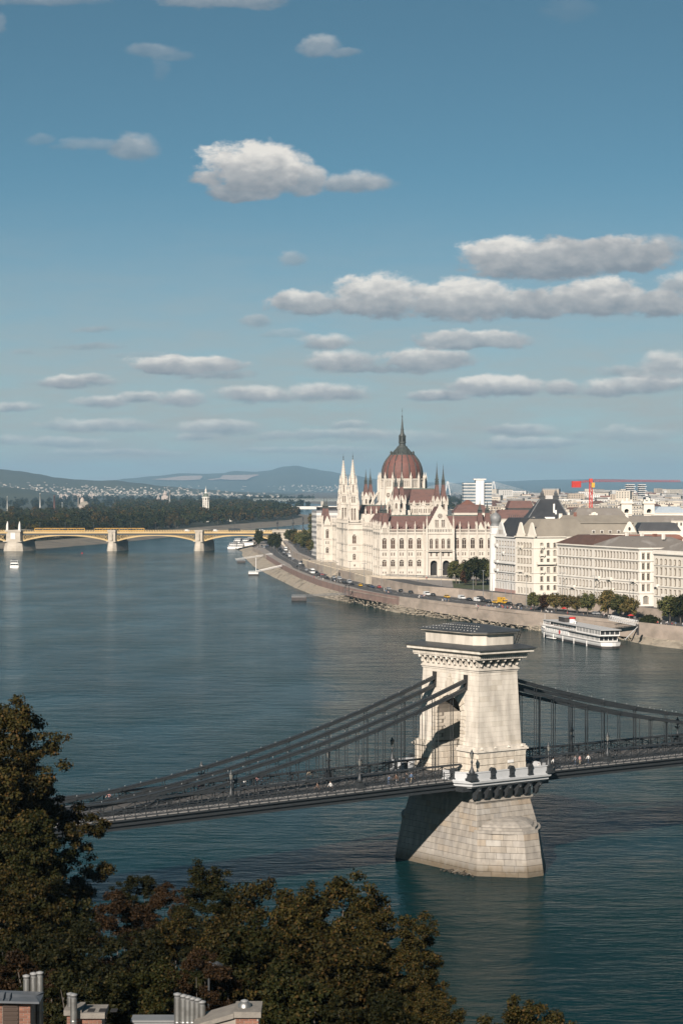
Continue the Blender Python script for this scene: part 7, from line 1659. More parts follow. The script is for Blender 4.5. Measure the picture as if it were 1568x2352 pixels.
CO = [(0, (.015, .016, .005)), (.4, (.036, .033, .009)), (.7, (.060, .048, .012)), (.9, (.085, .054, .015)), (1, (.105, .058, .02))]
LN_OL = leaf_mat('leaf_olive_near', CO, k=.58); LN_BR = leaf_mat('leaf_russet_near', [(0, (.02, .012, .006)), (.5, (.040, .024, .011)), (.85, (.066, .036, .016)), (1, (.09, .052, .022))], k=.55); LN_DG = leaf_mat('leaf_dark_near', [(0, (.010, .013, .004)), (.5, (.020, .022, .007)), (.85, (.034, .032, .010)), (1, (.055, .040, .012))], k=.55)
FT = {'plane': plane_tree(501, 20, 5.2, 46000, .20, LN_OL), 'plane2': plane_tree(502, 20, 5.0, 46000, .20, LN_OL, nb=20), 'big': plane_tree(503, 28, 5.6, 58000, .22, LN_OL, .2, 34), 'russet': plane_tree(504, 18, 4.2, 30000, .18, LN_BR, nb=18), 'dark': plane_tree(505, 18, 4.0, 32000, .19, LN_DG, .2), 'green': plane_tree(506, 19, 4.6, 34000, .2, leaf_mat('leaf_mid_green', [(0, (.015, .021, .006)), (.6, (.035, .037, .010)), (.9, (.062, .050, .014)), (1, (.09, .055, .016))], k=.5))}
FH = {'plane': 20, 'plane2': 20, 'big': 28, 'russet': 18, 'dark': 18, 'green': 19}; FR = {'plane': 5.2, 'plane2': 5.0, 'big': 5.6, 'russet': 4.2, 'dark': 4.0, 'green': 4.6}
def near(kind, x, ytop, Y, r, label, name='plane_tree'):
    p = at(x, ytop, Y); g0 = zg(Y) - .5; H = p.z - g0 + .3; k = r / FR[kind] * 1.12; T = thing(name, label, 'tree', (p.x, Y, g0), r6.uniform(0, 6.28), 'trees of the near hillside')
    k = min(k, H / FH[kind] * 1.25); place('trunk', FT[kind][0], T, (0, 0, 0), (0, 0, 0), (k, k, H / FH[kind])); place('crown', FT[kind][1], T, (0, 0, H - FH[kind] * k), (0, 0, 0), (k, k, k))
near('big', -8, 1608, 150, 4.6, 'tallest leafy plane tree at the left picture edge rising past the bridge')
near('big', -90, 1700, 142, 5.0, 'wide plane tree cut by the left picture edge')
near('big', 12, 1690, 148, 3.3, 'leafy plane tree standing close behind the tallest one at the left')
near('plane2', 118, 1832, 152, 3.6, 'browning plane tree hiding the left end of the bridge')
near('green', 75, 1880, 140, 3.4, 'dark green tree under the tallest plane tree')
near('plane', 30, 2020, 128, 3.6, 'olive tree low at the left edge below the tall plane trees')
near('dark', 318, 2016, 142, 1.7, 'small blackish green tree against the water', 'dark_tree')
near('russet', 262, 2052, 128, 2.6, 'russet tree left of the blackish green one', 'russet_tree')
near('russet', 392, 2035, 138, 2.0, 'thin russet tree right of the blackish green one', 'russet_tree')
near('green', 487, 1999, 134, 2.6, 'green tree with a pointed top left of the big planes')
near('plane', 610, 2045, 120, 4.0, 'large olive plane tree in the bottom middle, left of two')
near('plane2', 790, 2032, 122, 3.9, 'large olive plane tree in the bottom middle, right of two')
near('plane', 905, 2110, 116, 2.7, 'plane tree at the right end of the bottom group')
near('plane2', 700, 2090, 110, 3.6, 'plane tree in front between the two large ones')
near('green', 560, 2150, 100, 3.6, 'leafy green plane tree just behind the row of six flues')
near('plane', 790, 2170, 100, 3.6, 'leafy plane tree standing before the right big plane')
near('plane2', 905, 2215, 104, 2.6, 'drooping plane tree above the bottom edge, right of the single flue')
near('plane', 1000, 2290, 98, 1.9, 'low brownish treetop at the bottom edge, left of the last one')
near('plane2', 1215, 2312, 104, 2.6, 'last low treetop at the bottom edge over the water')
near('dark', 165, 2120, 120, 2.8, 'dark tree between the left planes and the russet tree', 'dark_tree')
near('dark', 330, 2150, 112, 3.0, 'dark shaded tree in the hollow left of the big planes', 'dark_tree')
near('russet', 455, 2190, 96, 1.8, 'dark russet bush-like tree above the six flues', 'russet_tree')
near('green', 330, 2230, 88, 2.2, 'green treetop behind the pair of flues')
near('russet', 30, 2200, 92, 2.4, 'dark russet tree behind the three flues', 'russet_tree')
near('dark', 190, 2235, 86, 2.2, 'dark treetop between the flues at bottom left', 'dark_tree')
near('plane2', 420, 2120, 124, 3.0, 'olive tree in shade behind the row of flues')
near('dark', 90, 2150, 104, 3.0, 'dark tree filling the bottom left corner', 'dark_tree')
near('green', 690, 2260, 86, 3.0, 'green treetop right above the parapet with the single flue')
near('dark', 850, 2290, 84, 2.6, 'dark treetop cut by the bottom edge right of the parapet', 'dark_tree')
# ---- lamp with two globes below the trees
p = at(480, 2330, 96); q = at(480, 2212, 96); T = thing('park_lamp', 'dark park lamp with two round heads among the trees', 'street lamp', (p.x, 96, zg(96))); h = q.z - zg(96); mb = MB(); mb.tube([(0, 0, 0), (0, 0, h)], .06, 6); mb.tube([(-.35, 0, h - .1), (0, 0, h + .05), (.35, 0, h - .1)], .04, 5); mb.build('post', M_IRON, T)
for s in (-1, 1): mb = MB(); mb.lathe([(.05, .1), (.28, -.05), (.3, -.12), (.12, -.3), (.02, -.34)], 10, 0, (s * .36, 0, h - .02)); mb.build('lamp_head', M_IRON, T)

# ================================================================== PEOPLE
M_SKIN = mat('skin', (.42, .27, .20), None, 3, .6); M_HAIR = mat('hair', (.03, .02, .015), None, 3, .6)
CLOTH = {'white': (.66, .65, .62), 'black': (.02, .02, .022), 'blue': (.10, .16, .26), 'red': (.50, .035, .03), 'grey': (.20, .20, .20), 'beige': (.36, .29, .20), 'denim': (.06, .085, .13), 'yellow': (.55, .38, .06), 'brown': (.13, .075, .05), 'pink': (.50, .26, .24)}
CM_ = {k: mat('cloth_' + k, v, None, 4, .9) for k, v in CLOTH.items()}
def person_mesh(pose):
    """one continuous skinned body, about 1.74 m tall, facing -y; materials: 0 skin 1 top 2 legs 3 hair 4 shoes"""
    st = {'stand': 0.0, 'walk': .30, 'lean': .06}[pose]; ln = .18 if pose == 'lean' else .03
    V = [(0, 0, .95, .125, .10), (0, -ln * .5, 1.20, .135, .10), (0, -ln, 1.42, .13, .095), (0, -ln - .01, 1.52, .055, .055), (0, -ln - .03, 1.60, .085, .095), (0, -ln - .03, 1.70, .075, .085)]
    E = [(0, 1), (1, 2), (2, 3), (3, 4), (4, 5)]
    def chain(root, pts):
        p = root
        for q in pts: V.append(q); E.append((p, len(V) - 1)); p = len(V) - 1
    for s in (-1, 1):
        k = s * st
        chain(0, [(s * .10, 0, .88, .09, .09), (s * .105, -k * .45 - .03, .50, .062, .065), (s * .11, -k * .9 + (.08 if k < 0 else .02), .09, .042, .045), (s * .115, -k * .9 - .13 + (.08 if k < 0 else .02), .045, .04, .035)])
        el = -ln * 1.0 + (k * .5 if pose == 'walk' else 0)
        hand = (s * .22, -ln - .34, 1.10) if pose == 'lean' else (s * .25, el * 1.6 - .10 + k * .25, .84)
        chain(2, [(s * .19, -ln, 1.40, .058, .058), (s * .245, el + .02, 1.12, .043, .043), (hand[0], hand[1], hand[2], .032, .032), (hand[0], hand[1] - .03, hand[2] - .10, .036, .022)])
    me = bpy.data.meshes.new('person_base'); me.from_pydata([v[:3] for v in V], E, []); o = bpy.data.objects.new('person_base', me); COL.objects.link(o)
    o.modifiers.new('skin', 'SKIN'); sk = me.skin_vertices[0].data
    for i, v in enumerate(V): sk[i].radius = (v[3], v[4])
    sk[0].use_root = True; ss = o.modifiers.new('sub', 'SUBSURF'); ss.levels = 1
    dg = bpy.context.evaluated_depsgraph_get(); ev = o.evaluated_get(dg); m2 = bpy.data.meshes.new_from_object(ev); bpy.data.objects.remove(o); bpy.data.meshes.remove(me)
    mi = []
    for p in m2.polygons:
        c = p.center
        if c.z > 1.62 and (c.y > -ln - .08 or c.z > 1.70): k = 3
        elif c.z > 1.48: k = 0
        elif c.z < .075: k = 4
        elif c.z > .93 and not (abs(c.x) > .2 and c.z < .95): k = 0 if (abs(c.x) > .19 and (c.z < .90 or c.y < -ln - .30)) else 1
        elif abs(c.x) > .19: k = 0
        else: k = 2
        mi.append(k)
    for mm in range(5): m2.materials.append(M_SKIN)
    m2.polygons.foreach_set('material_index', mi); m2.polygons.foreach_set('use_smooth', [True] * len(mi)); return m2
PB_ = {k: person_mesh(k) for k in ('stand', 'walk', 'lean')}; PC_ = {}
def person(loc, rz, pose, top, legs, label, group):
    key = (pose, top, legs)
    if key not in PC_:
        m = PB_[pose].copy(); m.name = 'person'
        for i, mt in enumerate((M_SKIN, CM_[top], CM_[legs], M_HAIR, CM_['black'])): m.materials[i] = mt
        PC_[key] = m
    o = place('person', PC_[key], None, loc, (0, 0, rz)); return tag(o, label, 'person', group)
def u_at(px, v, z):                                    # position along the bridge that shows at photo column px
    lo, hi = -95.0, 62.0
    f = lambda u: (lambda w: CX + FPX * w.x / w.y)(bw(u, v, z))
    for _ in range(50):
        m = (lo + hi) / 2
        if f(m) < px: lo = m
        else: hi = m
    return (lo + hi) / 2
G_ = 'people on the suspension bridge'
BP = [(457, 6.2, 'stand', 'red', 'black', 'person in a bright red top on the far walkway of the chain bridge', 1.05), (560, 6.2, 'walk', 'white', 'denim', 'person in white on the far walkway, left of a close trio'), (582, 6.3, 'stand', 'black', 'grey', 'person in black on the far walkway, left of the trio'), (590, 6.0, 'walk', 'pink', 'denim', 'person in pink on the far walkway, middle of the trio'), (600, 6.3, 'walk', 'black', 'denim', 'person in black and jeans on the far walkway, right of the trio'), (671, 6.1, 'lean', 'black', 'black', 'person in black leaning on the far railing in mid-span'), (709, 6.2, 'walk', 'beige', 'denim', 'person in beige on the far walkway, left of a pair'), (717, 6.0, 'walk', 'black', 'grey', 'person in black on the far walkway, right of a pair'), (729, -6.2, 'walk', 'brown', 'black', 'person in brown walking the near walkway under the middle hangers'), (759, -6.0, 'walk', 'white', 'black', 'person in white walking the near walkway under the middle hangers'), (892, -6.3, 'lean', 'blue', 'denim', 'person in blue leaning over the near railing, leftmost of four near the tower'), (910, -6.2, 'walk', 'brown', 'grey', 'person in brown on the near walkway, second of four near the tower'), (934, -6.0, 'walk', 'black', 'denim', 'person in black on the near walkway, third of four near the tower'), (944, -6.3, 'walk', 'blue', 'beige', 'person in pale blue on the near walkway, closest to the tower'), (250, 6.2, 'walk', 'pink', 'denim', 'person in pink on the far walkway near the bank end'), (395, 6.0, 'walk', 'beige', 'black', 'person in beige on the far walkway left of the red one'), (1270, -6.4, 'walk', 'white', 'black', 'person in white just right of the balcony on the near walkway'), (1321, -6.2, 'walk', 'grey', 'denim', 'person in grey on the near walkway, left of a pair right of the tower'), (1331, -6.3, 'stand', 'pink', 'beige', 'person in pink on the near walkway, middle of three right of the tower'), (1351, -6.2, 'walk', 'white', 'denim', 'person in white on the near walkway, right of the pink one')]
for q in BP: u = u_at(q[0], q[1], 16); person(bw(u, q[1], 15.0 + zd(u)), BA + R(90 if rnd.random() < .5 else -90) if q[2] != 'lean' else BA + (0 if q[1] < 0 else math.pi), q[2], q[3], q[4], q[5], G_)
person(bw(6.0, -10.0, 15.1), BA, 'lean', 'white', 'black', 'person in a white shirt leaning on the pale balcony parapet of the tower', G_)
r7 = random.Random(77)
def crowd(n, conv, x0, x1, f, spread, z, label):
    for _ in range(n):
        cx = r7.uniform(x0, x1); p = gz(*conv(cx, f(cx) + r7.uniform(-spread, spread)), z); t = r7.choice(('white', 'white', 'black', 'black', 'black', 'grey', 'blue', 'beige', 'red', 'pink')); l = r7.choice(('black', 'denim', 'grey', 'beige', 'denim'))
        person((p.x, p.y, z), r7.uniform(0, 6.28), r7.choice(('walk', 'walk', 'stand')), t, l, label % ('white' if t == 'white' else 'dark clothes' if t in ('black', 'grey') else t), 'people on the quay')
crowd(40, z2, 0, 420, lambda c: 1092 + c * .055, 14, ZL, 'person in %s among the crowd on the quay left of the trees')
crowd(12, z1, 600, 810, lambda c: 1505 + (c - 600) * .1, 16, ZL, 'person in %s on the quay below the ramp wall')
crowd(9, z1, 920, 1010, lambda c: 1555, 10, ZL, 'person in %s on the quay beside the white van')
crowd(8, z1, 1100, 1165, lambda c: 1580, 10, ZL, 'person in %s on the quay beside the taxi')
crowd(12, z2, 480, 990, lambda c: 1132 + (c - 480) * .075, 10, ZL, 'person in %s strolling under the quay trees')
crowd(10, z2, 1350, 1568, lambda c: 1225 + (c - 1350) * .1, 10, ZL, 'person in %s on the quay right of the round bush')
crowd(10, zq, 900, 1250, lambda c: 545 + (c - 900) * .23, 12, ZL, 'person in %s on the quay beside the standing traffic')
crowd(9, z1, 880, 1200, lambda c: 1400, 22, ZU + .2, 'person in %s on the square before the parliament')
crowd(6, z2, 440, 640, lambda c: 998 + (c - 440) * .06, 5, ZU, 'person in %s at the foot of the cream house')

# ================================================================== CARS
CARC = {'black': (.018, .018, .02), 'white': (.70, .70, .68), 'silver': (.32, .33, .34), 'red': (.38, .03, .025), 'yellow': (.66, .38, .03), 'blue': (.03, .05, .10)}
CARM = {k: mat('car_paint_' + k, v, None, 1, .3, spec=.5) for k, v in CARC.items()}
M_TYRE = mat('tyre', (.02, .02, .02), None, 3, .9); M_LAMP = mat('lamp_lens', (.6, .6, .55), None, 3, .2); M_TAIL = mat('tail_lens', (.3, .02, .02), None, 3, .3)
PROTOCAR = {}
def car_proto(kind, col):
    k = (kind, col)
    if k in PROTOCAR: return PROTOCAR[k]
    d = {}
    if kind == 'car': pr = [(-2.15, .35), (2.1, .35), (2.2, .6), (2.1, .85), (1.2, 1.0), (-1.75, 1.02), (-2.2, .95)]; gl = [(-1.7, 1.0), (1.15, .98), (.45, 1.42), (-1.0, 1.44)]; W_ = .88; rf = [(-1.05, 1.42), (.5, 1.40), (.42, 1.48), (-.95, 1.5)]; wx = 1.32
    elif kind == 'van': pr = [(-2.5, .35), (2.4, .35), (2.5, .7), (2.35, 1.15), (1.75, 1.3), (-2.5, 1.3)]; gl = [(-2.4, 1.28), (1.8, 1.28), (1.15, 1.9), (-2.35, 1.92)]; W_ = .98; rf = [(-2.48, 1.88), (1.2, 1.86), (1.0, 2.05), (-2.4, 2.08)]; wx = 1.6
    else: pr = [(-5.5, .4), (5.4, .4), (5.5, 1.5), (-5.5, 1.5)]; gl = [(-5.4, 1.5), (5.45, 1.5), (5.3, 2.55), (-5.4, 2.55)]; W_ = 1.25; rf = [(-5.5, 2.5), (5.35, 2.5), (5.2, 3.1), (-5.4, 3.1)]; wx = 3.4
    mb = MB(); mb.ext(pr, -W_, W_); mb.ext(rf, -W_ * .82, W_ * .82)
    if kind == 'van': mb.box(-2.4, .2, -W_ * .98, W_ * .98, 1.25, 1.95)
    d['body'] = mb.mesh('body', CARM[col]); mb = MB()
    a = [(x, (-W_ * (.95 if z < gl[2][1] - .2 else .8)), z) for x, z in gl]; mb.loft([a, [(x, -y, z) for x, y, z in a]]); d['windows'] = mb.mesh('windows', M_GLASS)
    mb = MB()
    mb.tube([(0, -.1, 0), (0, .1, 0)], .33 if kind != 'bus' else .5, 10); d['wheel'] = mb.mesh('wheel', M_TYRE); mb = MB(); mb.box(-.03, .03, -.15, .15, -.08, .08); d['headlight'] = mb.mesh('headlight', M_LAMP); d['W'] = W_; d['wx'] = wx; d['L'] = pr[1][0] + .08
    PROTOCAR[k] = d; return d
def car(kind, col, loc, rz, label, group, full=True):
    d = car_proto(kind, col); T = thing({'car': 'parked_car', 'van': 'van', 'bus': 'coach'}[kind], label, {'car': 'car', 'van': 'van', 'bus': 'bus'}[kind], loc, rz, group)
    place('body', d['body'], T); place('windows', d['windows'], T); r = .33 if kind != 'bus' else .5
    for sx in (-1, 1):
        for sy in (-1, 1): place('wheel', d['wheel'], T, (sx * d['wx'], sy * (d['W'] - .08), r))
    if full:
        for sy in (-1, 1): place('headlight', d['headlight'], T, (d['L'], sy * d['W'] * .7, .72 if kind != 'bus' else .9))
    return T
def road_dir(Y):
    a, b = Vector((along(QL, Y - 25), Y - 25)), Vector((along(QL, Y + 25), Y + 25)); d = a - b; return math.atan2(d.y, d.x)
CARS = [(z2, 20, 1052, 'van', 'white', 'white van at the head of the traffic left of the yellow truck'), (z2, 52, 1054, 'van', 'black', 'black van beside the white one on the riverside road'), (z2, 98, 1060, 'car', 'black', 'black car just behind the yellow taxi near the yellow truck'), (z2, 153, 1064, 'car', 'yellow', 'yellow taxi in front of the yellow box truck'), (z2, 258, 1076, 'car', 'black', 'black car just right of the yellow box truck'), (z2, 335, 1087, 'car', 'black', 'black car left of the first quay tree'), (z2, 497, 1112, 'car', 'black', 'black car half hidden under the quay trees'), (z2, 905, 1150, 'car', 'silver', 'silver car under the sixth quay tree'),
 (z1, 695, 1490, 'car', 'silver', 'silver estate car in the traffic, right of the red car'), (z1, 790, 1505, 'car', 'black', 'black car right of the silver estate'), (z1, 868, 1517, 'car', 'black', 'lone black car between two groups of walkers'), (z1, 992, 1533, 'van', 'white', 'white van beside a group of walkers on the quay road'), (z1, 1042, 1538, 'car', 'black', 'black car directly behind the white van'), (z1, 1150, 1552, 'car', 'yellow', 'yellow taxi in the middle of the quay road'), (z1, 1265, 1563, 'van', 'white', 'white panel van right of the middle taxi'), (z1, 1325, 1575, 'car', 'black', 'black car between two white vans'), (z1, 1392, 1582, 'van', 'white', 'white van beside a black van near the crowd'), (z1, 1415, 1572, 'van', 'black', 'black van behind the white one near the crowd'), (z1, 1475, 1588, 'car', 'black', 'black car left of the taxi beside the crowd'), (z1, 1545, 1593, 'car', 'yellow', 'yellow taxi beside the largest crowd'), (z1, 620, 1475, 'car', 'red', 'small red car on the quay road below the ramp'), (z1, 555, 1469, 'car', 'black', 'black car left of the small red car')]
for cv, cx, cy, kd, cl, lb in CARS: p = gz(*cv(cx, cy), ZL); car(kd, cl, (p.x, p.y, ZL + .012), road_dir(p.y) + r7.uniform(-.04, .04), lb, 'traffic on the riverside road')
for cx, cy, kd, cl in ((615, 297, 'car', 'silver'), (680, 297, 'van', 'white'), (612, 312, 'car', 'black'), (645, 327, 'car', 'black'), (675, 334, 'van', 'white'), (710, 364, 'car', 'silver'), (783, 412, 'car', 'white'), (830, 412, 'car', 'black'), (850, 480, 'car', 'silver'), (815, 432, 'car', 'black'), (955, 502, 'car', 'black'), (975, 528, 'car', 'black'), (1012, 530, 'car', 'red'), (1015, 548, 'car', 'black'), (1065, 562, 'car', 'black'), (1135, 558, 'car', 'silver'), (1195, 573, 'van', 'silver'), (1140, 584, 'car', 'black'), (1215, 607, 'car', 'black'), (1255, 614, 'car', 'black'), (1298, 610, 'van', 'silver'), (1325, 630, 'car', 'black'), (1412, 642, 'car', 'yellow'), (1507, 648, 'car', 'black'), (1535, 658, 'car', 'blue'), (760, 440, 'car', 'black'), (800, 395, 'car', 'black'), (660, 315, 'car', 'silver'), (590, 285, 'car', 'black'), (575, 262, 'car', 'black'), (560, 225, 'car', 'silver'), (425, 232, 'car', 'white'), (395, 236, 'car', 'silver'), (445, 222, 'car', 'blue'), (385, 225, 'car', 'black'), (410, 240, 'car', 'silver')):
    p = gz(*zq(cx, cy), ZL); car(kd, cl, (p.x, p.y, ZL + .012), road_dir(p.y) + r7.uniform(-.05, .05), 'lone yellow taxi in the jam below the parliament corner' if cl == 'yellow' else '%s %s in the traffic jam below the parliament' % (cl, kd), 'traffic jam below the parliament', False)
p = gz(*zq(910, 508), ZL); car('bus', 'white', (p.x, p.y, ZL + .012), road_dir(p.y), 'white coach with a dark windscreen among the jam below the parliament', 'coaches on the riverside road')
p = gz(*zq(632, 268), ZL); car('bus', 'white', (p.x, p.y, ZL + .012), road_dir(p.y), 'white coach far up the road towards the yellow bridge', 'coaches on the riverside road')
p = gz(*z2(205, 1068), ZL); T = thing('box_truck', 'yellow box truck in the traffic beside the crowd', 'truck', (p.x, p.y, ZL), road_dir(p.y)); mb = MB(); mb.box(-3.2, 1.4, -1.1, 1.1, .8, 3.1); mb.build('cargo_box', CARM['yellow'], T); mb = MB(); mb.ext([(1.5, .5), (3.1, .5), (3.2, 1.3), (2.8, 2.3), (1.5, 2.3)], -1.0, 1.0); mb.build('cab', CARM['yellow'], T); mb = MB(); mb.ext([(2.0, 1.4), (3.2, 1.35), (2.85, 2.15), (2.0, 2.15)], -1.03, 1.03); mb.build('windows', M_GLASS, T)
for sx in (-2.2, 2.3):
    for sy in (-1, 1): place('wheel', car_proto('car', 'black')['wheel'], T, (sx, sy * .95, .4))
for cx, cy, cl, lb in ((922, 1052, 'black', 'black car on the upper street before the grey-roofed house'), (598, 1006, 'white', 'white car on the upper street at the cream house'), (1270, 1083, 'black', 'dark car at the street corner by the cut-corner house')):
    p = gz(*z2(cx, cy), ZU); car('car', cl, (p.x, p.y, ZU + .012), road_dir(p.y), lb, 'cars on the upper street')
for cx, kd, cl, lb in ((335, 'van', 'white', 'white van on the yellow bridge right of the trams'), (590, 'van', 'white', 'small white van on the yellow bridge in mid-span'), (1005, 'van', 'white', 'white van on the yellow bridge near its landward end')): x = z4(cx, 730)[0]; car(kd, cl, (bx(x), YM + 3, zd_ + .06), 0, lb, 'vans on the yellow bridge', False)
car('bus', 'black', (bx(z4(755, 730)[0]), YM + 3, zd_ + .06), 0, 'long black bus on the yellow bridge', 'vans on the yellow bridge', False)

# ================================================================== STREET FURNITURE ON THE FAR SIDE
T = thing('quay_lamp', 'tall thin lamp mast on the riverside road', 'street lamp', (0, 0, ZL), 0, 'tall lamp masts along the riverside road'); mb = MB(); mb.lathe([(.16, 0), (.11, 6), (.07, 12)], 6); mb.build('mast', M_ZINC, T); mb = MB(); mb.box(-1.2, 1.2, -.08, .08, 11.8, 11.95); mb.box(-1.5, -.8, -.16, .16, 11.7, 11.85); mb.box(.8, 1.5, -.16, .16, 11.7, 11.85); mb.build('lamp_head', M_ZINC, T)
LP = [(z1, 178, 1402), (z1, 241, 1440), (z1, 308, 1415), (z1, 390, 1430), (z1, 502, 1450), (z1, 638, 1468), (zq, 1020, 490), (zq, 770, 480), (z1, 1105, 1510), (z1, 1245, 1490), (z1, 1355, 1545), (z1, 1433, 1525), (z2, 60, 1005), (z2, 126, 1035), (z2, 228, 1045), (z2, 268, 1055), (z2, 386, 1075), (z2, 655, 1030), (z2, 897, 1060), (z2, 1162, 1090), (zq, 945, 500), (zq, 1005, 580), (zq, 1172, 610), (zq, 700, 380), (z2, 434, 1000)]
for i, (cv, cx, cy) in enumerate(LP):
    p = gz(*cv(cx, cy), ZL if cv is not z2 else ZU)
    if i == 0: T.location = p; T0_ = T
    else: dup(T0_, p, r7.uniform(0, 3))
# equestrian statue on its plinth
p = gz(*z1(1205, 1388), ZU); T = thing('horse_statue', 'dark bronze rider on horseback on a pale plinth by the parliament portal', 'statue', (p.x, p.y, ZU), R(35)); mb = MB(); mb.rect(2.2, 3.4, 0, .8); mb.rect(1.5, 2.6, .8, 1.2); mb.rect(1.3, 2.4, 1.2, 6.3, 1.15, 2.2); mb.rect(1.45, 2.5, 6.3, 6.7); mb.build('plinth', M_PSTONE, T)
mb = MB(); mb.tube([(0, 1.7, 9.3), (0, .9, 9.35), (0, -.2, 9.2), (0, -1.1, 9.45), (0, -1.7, 10.2), (0, -1.95, 10.9), (0, -2.35, 10.9), (0, -2.75, 10.5)], [.3, .62, .58, .6, .38, .3, .25, .15], 8)
for sx in (-1, 1):
    mb.tube([(sx * .3, 1.3, 9.2), (sx * .34, 1.25, 8.5), (sx * .34, 1.5, 7.7), (sx * .34, 1.35, 6.75)], [.32, .2, .12, .13], 6)
mb.tube([(-.3, -1.0, 9.2), (-.32, -1.1, 8.2), (-.32, -1.05, 6.75)], [.26, .15, .12], 6); mb.tube([(.3, -1.1, 9.2), (.32, -1.7, 8.7), (.32, -1.6, 8.0)], [.26, .15, .11], 6); mb.tube([(0, 1.9, 9.5), (0, 2.3, 9.0), (0, 2.3, 7.9)], [.16, .2, .05], 5)
mb.build('horse', M_COPPER, T); mb = MB(); mb.tube([(0, 0, 9.6), (0, .05, 10.3), (0, 0, 10.9), (0, 0, 11.15), (0, -.03, 11.45), (0, -.03, 11.62)], [.36, .34, .36, .14, .2, .1], 8)
for sx in (-1, 1): mb.tube([(sx * .25, 0, 9.7), (sx * .62, -.4, 9.2), (sx * .62, -.2, 8.4)], [.24, .17, .1], 6); mb.tube([(sx * .35, 0, 10.8), (sx * .5, -.3, 10.3), (sx * .2, -.8, 10.1)], [.14, .11, .07], 6)
mb.build('rider', M_COPPER, T)
for cx, cy, lb in ((670, 1140, 'small red parasol under the quay trees'), (1172, 1195, 'small red parasol beside the round dark bush')):
    p = gz(*z2(cx, cy), ZL); T = thing('parasol', lb, 'parasol', p, 0, 'red parasols'); mb = MB(); mb.tube([(0, 0, 0), (0, 0, 2.5)], .05, 5); mb.build('pole', M_IRON, T); mb = MB(); mb.cone((0, 0, 2.1), 1.5, .7, 8); mb.build('canopy', CM_['red'], T)

# ================================================================== BOATS AND PONTOONS
M_HULL = mat('boat_white', (.74, .73, .70), (.66, .645, .61), .3, .45); M_HULLD = mat('hull_dark', (.035, .033, .032), (.06, .05, .045), .6, .6); M_DECK = mat('boat_deck', (.36, .35, .335), (.30, .29, .28), .5, .7); M_WOODR = mat('rail_wood', (.22, .085, .05), None, 1, .5)
st_, bo_ = gz(1381, 1490.5, 0), gz(1223, 1457.5, 0); ax = Vector((bo_.x - st_.x, bo_.y - st_.y)); SL = ax.length
SH = thing('river_ship', 'white two-deck river passenger ship moored at the quay', 'ship', (st_.x, st_.y, 0), math.atan2(ax.y, ax.x))
# local: x from stern to bow, +y towards the camera side is negative -> near side lies at y=0 and the ship extends to -y (away: right of travel)
BW = 7.6
def hull(o, z, fr=1.0): 
    pts = [(0.8, 0), (SL * .12, .35), (SL * .5, .6), (SL * .8, .1), (SL * .92, -1.6), (SL * fr, -BW / 2)]
    L_ = [(x, y + o * (1 if x < SL * .99 else 0), z) for x, y in pts]; Rr = [(x, -BW - y - o * (1 if x < SL * .99 else 0), z) for x, y in pts[:-1]]
    return L_ + list(reversed(Rr)) + [(-.6, -BW * .7, z), (-1.0, -BW / 2, z), (-.6, -BW * .3, z)]
mb = MB(); mb.loft([hull(-.4, -1, .965), hull(-.15, .95, .975)]); mb.build('keel', M_HULLD, SH)
mb = MB(); mb.loft([hull(-.12, .9, .975), hull(.1, 1.5, .99), hull(.15, 2.3, 1.0)]); hl = mb.build('hull', M_HULL, SH)
mb = MB(); h2 = hull(.3, 2.3); mb.loft([hull(.32, 2.28), hull(.32, 2.42)]); mb.build('main_deck', M_DECK, SH)
mb = MB()
for a, b in zip(hull(.3, 2.42), hull(.3, 2.42)[1:] + hull(.3, 2.42)[:1]):
    if a[0] > SL * .80 or b[0] > SL * .80: mb.hexa([a, b, (b[0], b[1] - .12, b[2]), (a[0], a[1] - .12, a[2]), (a[0], a[1], 3.5), (b[0], b[1], 3.5), (b[0], b[1] - .12, 3.5), (a[0], a[1] - .12, 3.5)])
mb.build('bulwark', M_HULL, SH)
def saloon(x0, x1, y0, y1, z0, z1, n, name, wh=.62):
    """deckhouse: glass box with white posts, sill and roof edge"""
    mb = MB(); mb.box(x0 + .1, x1 - .1, y0 + .1, y1 - .1, z0, z1 - .1); g_ = mb.build(name + '_glass', M_GLASS, SH); mb = MB(); h = z1 - z0
    mb.box(x0, x1, y0, y1, z0, z0 + h * (1 - wh) * .62); mb.box(x0, x1, y0, y1, z1 - h * (1 - wh) * .38, z1)
    for k in range(n + 1):
        x = lerp(x0, x1, k / n); w = .22 if k % 4 else .5
        for y in (y0, y1): mb.box(x - w / 2, x + w / 2, y - .06, y + .06, z0, z1)
    for k in range(5):
        y = lerp(y0, y1, k / 4)
        for x in (x0, x1): mb.box(x - .06, x + .06, y - .12, y + .12, z0, z1)
    mb.build(name, M_HULL, SH)
saloon(SL * .04, SL * .46, -BW + .2, -.2, 2.42, 4.5, 24, 'lower_saloon', .72)
mb = MB(); mb.box(SL * .46, SL * .80, -BW + .1, .1, 2.42, 4.5); mb.build('lower_cabin', M_HULL, SH)
for k in range(9): place('porthole', win_mesh(.7, 1.1, 'rect', 'plain', M_GLASS, M_HULL, .02), SH, (SL * (.485 + .036 * k), .13, 2.95), (0, 0, math.pi))
mb = MB(Matrix.Translation((SL * .585, .14, 3.25)) @ Matrix.Rotation(R(-90), 4, 'X')); mb.lathe([(1.5, 0), (1.5, .06)], 14, 0); mb.lathe([(.9, .05), (.9, .12)], 12, 1); mb.build('emblem', [M_HULL, CM_['red']], SH)
mb = MB(); mb.box(SL * .02, SL * .86, -BW - .4, .55, 4.5, 4.68); mb.build('upper_deck', M_DECK, SH)
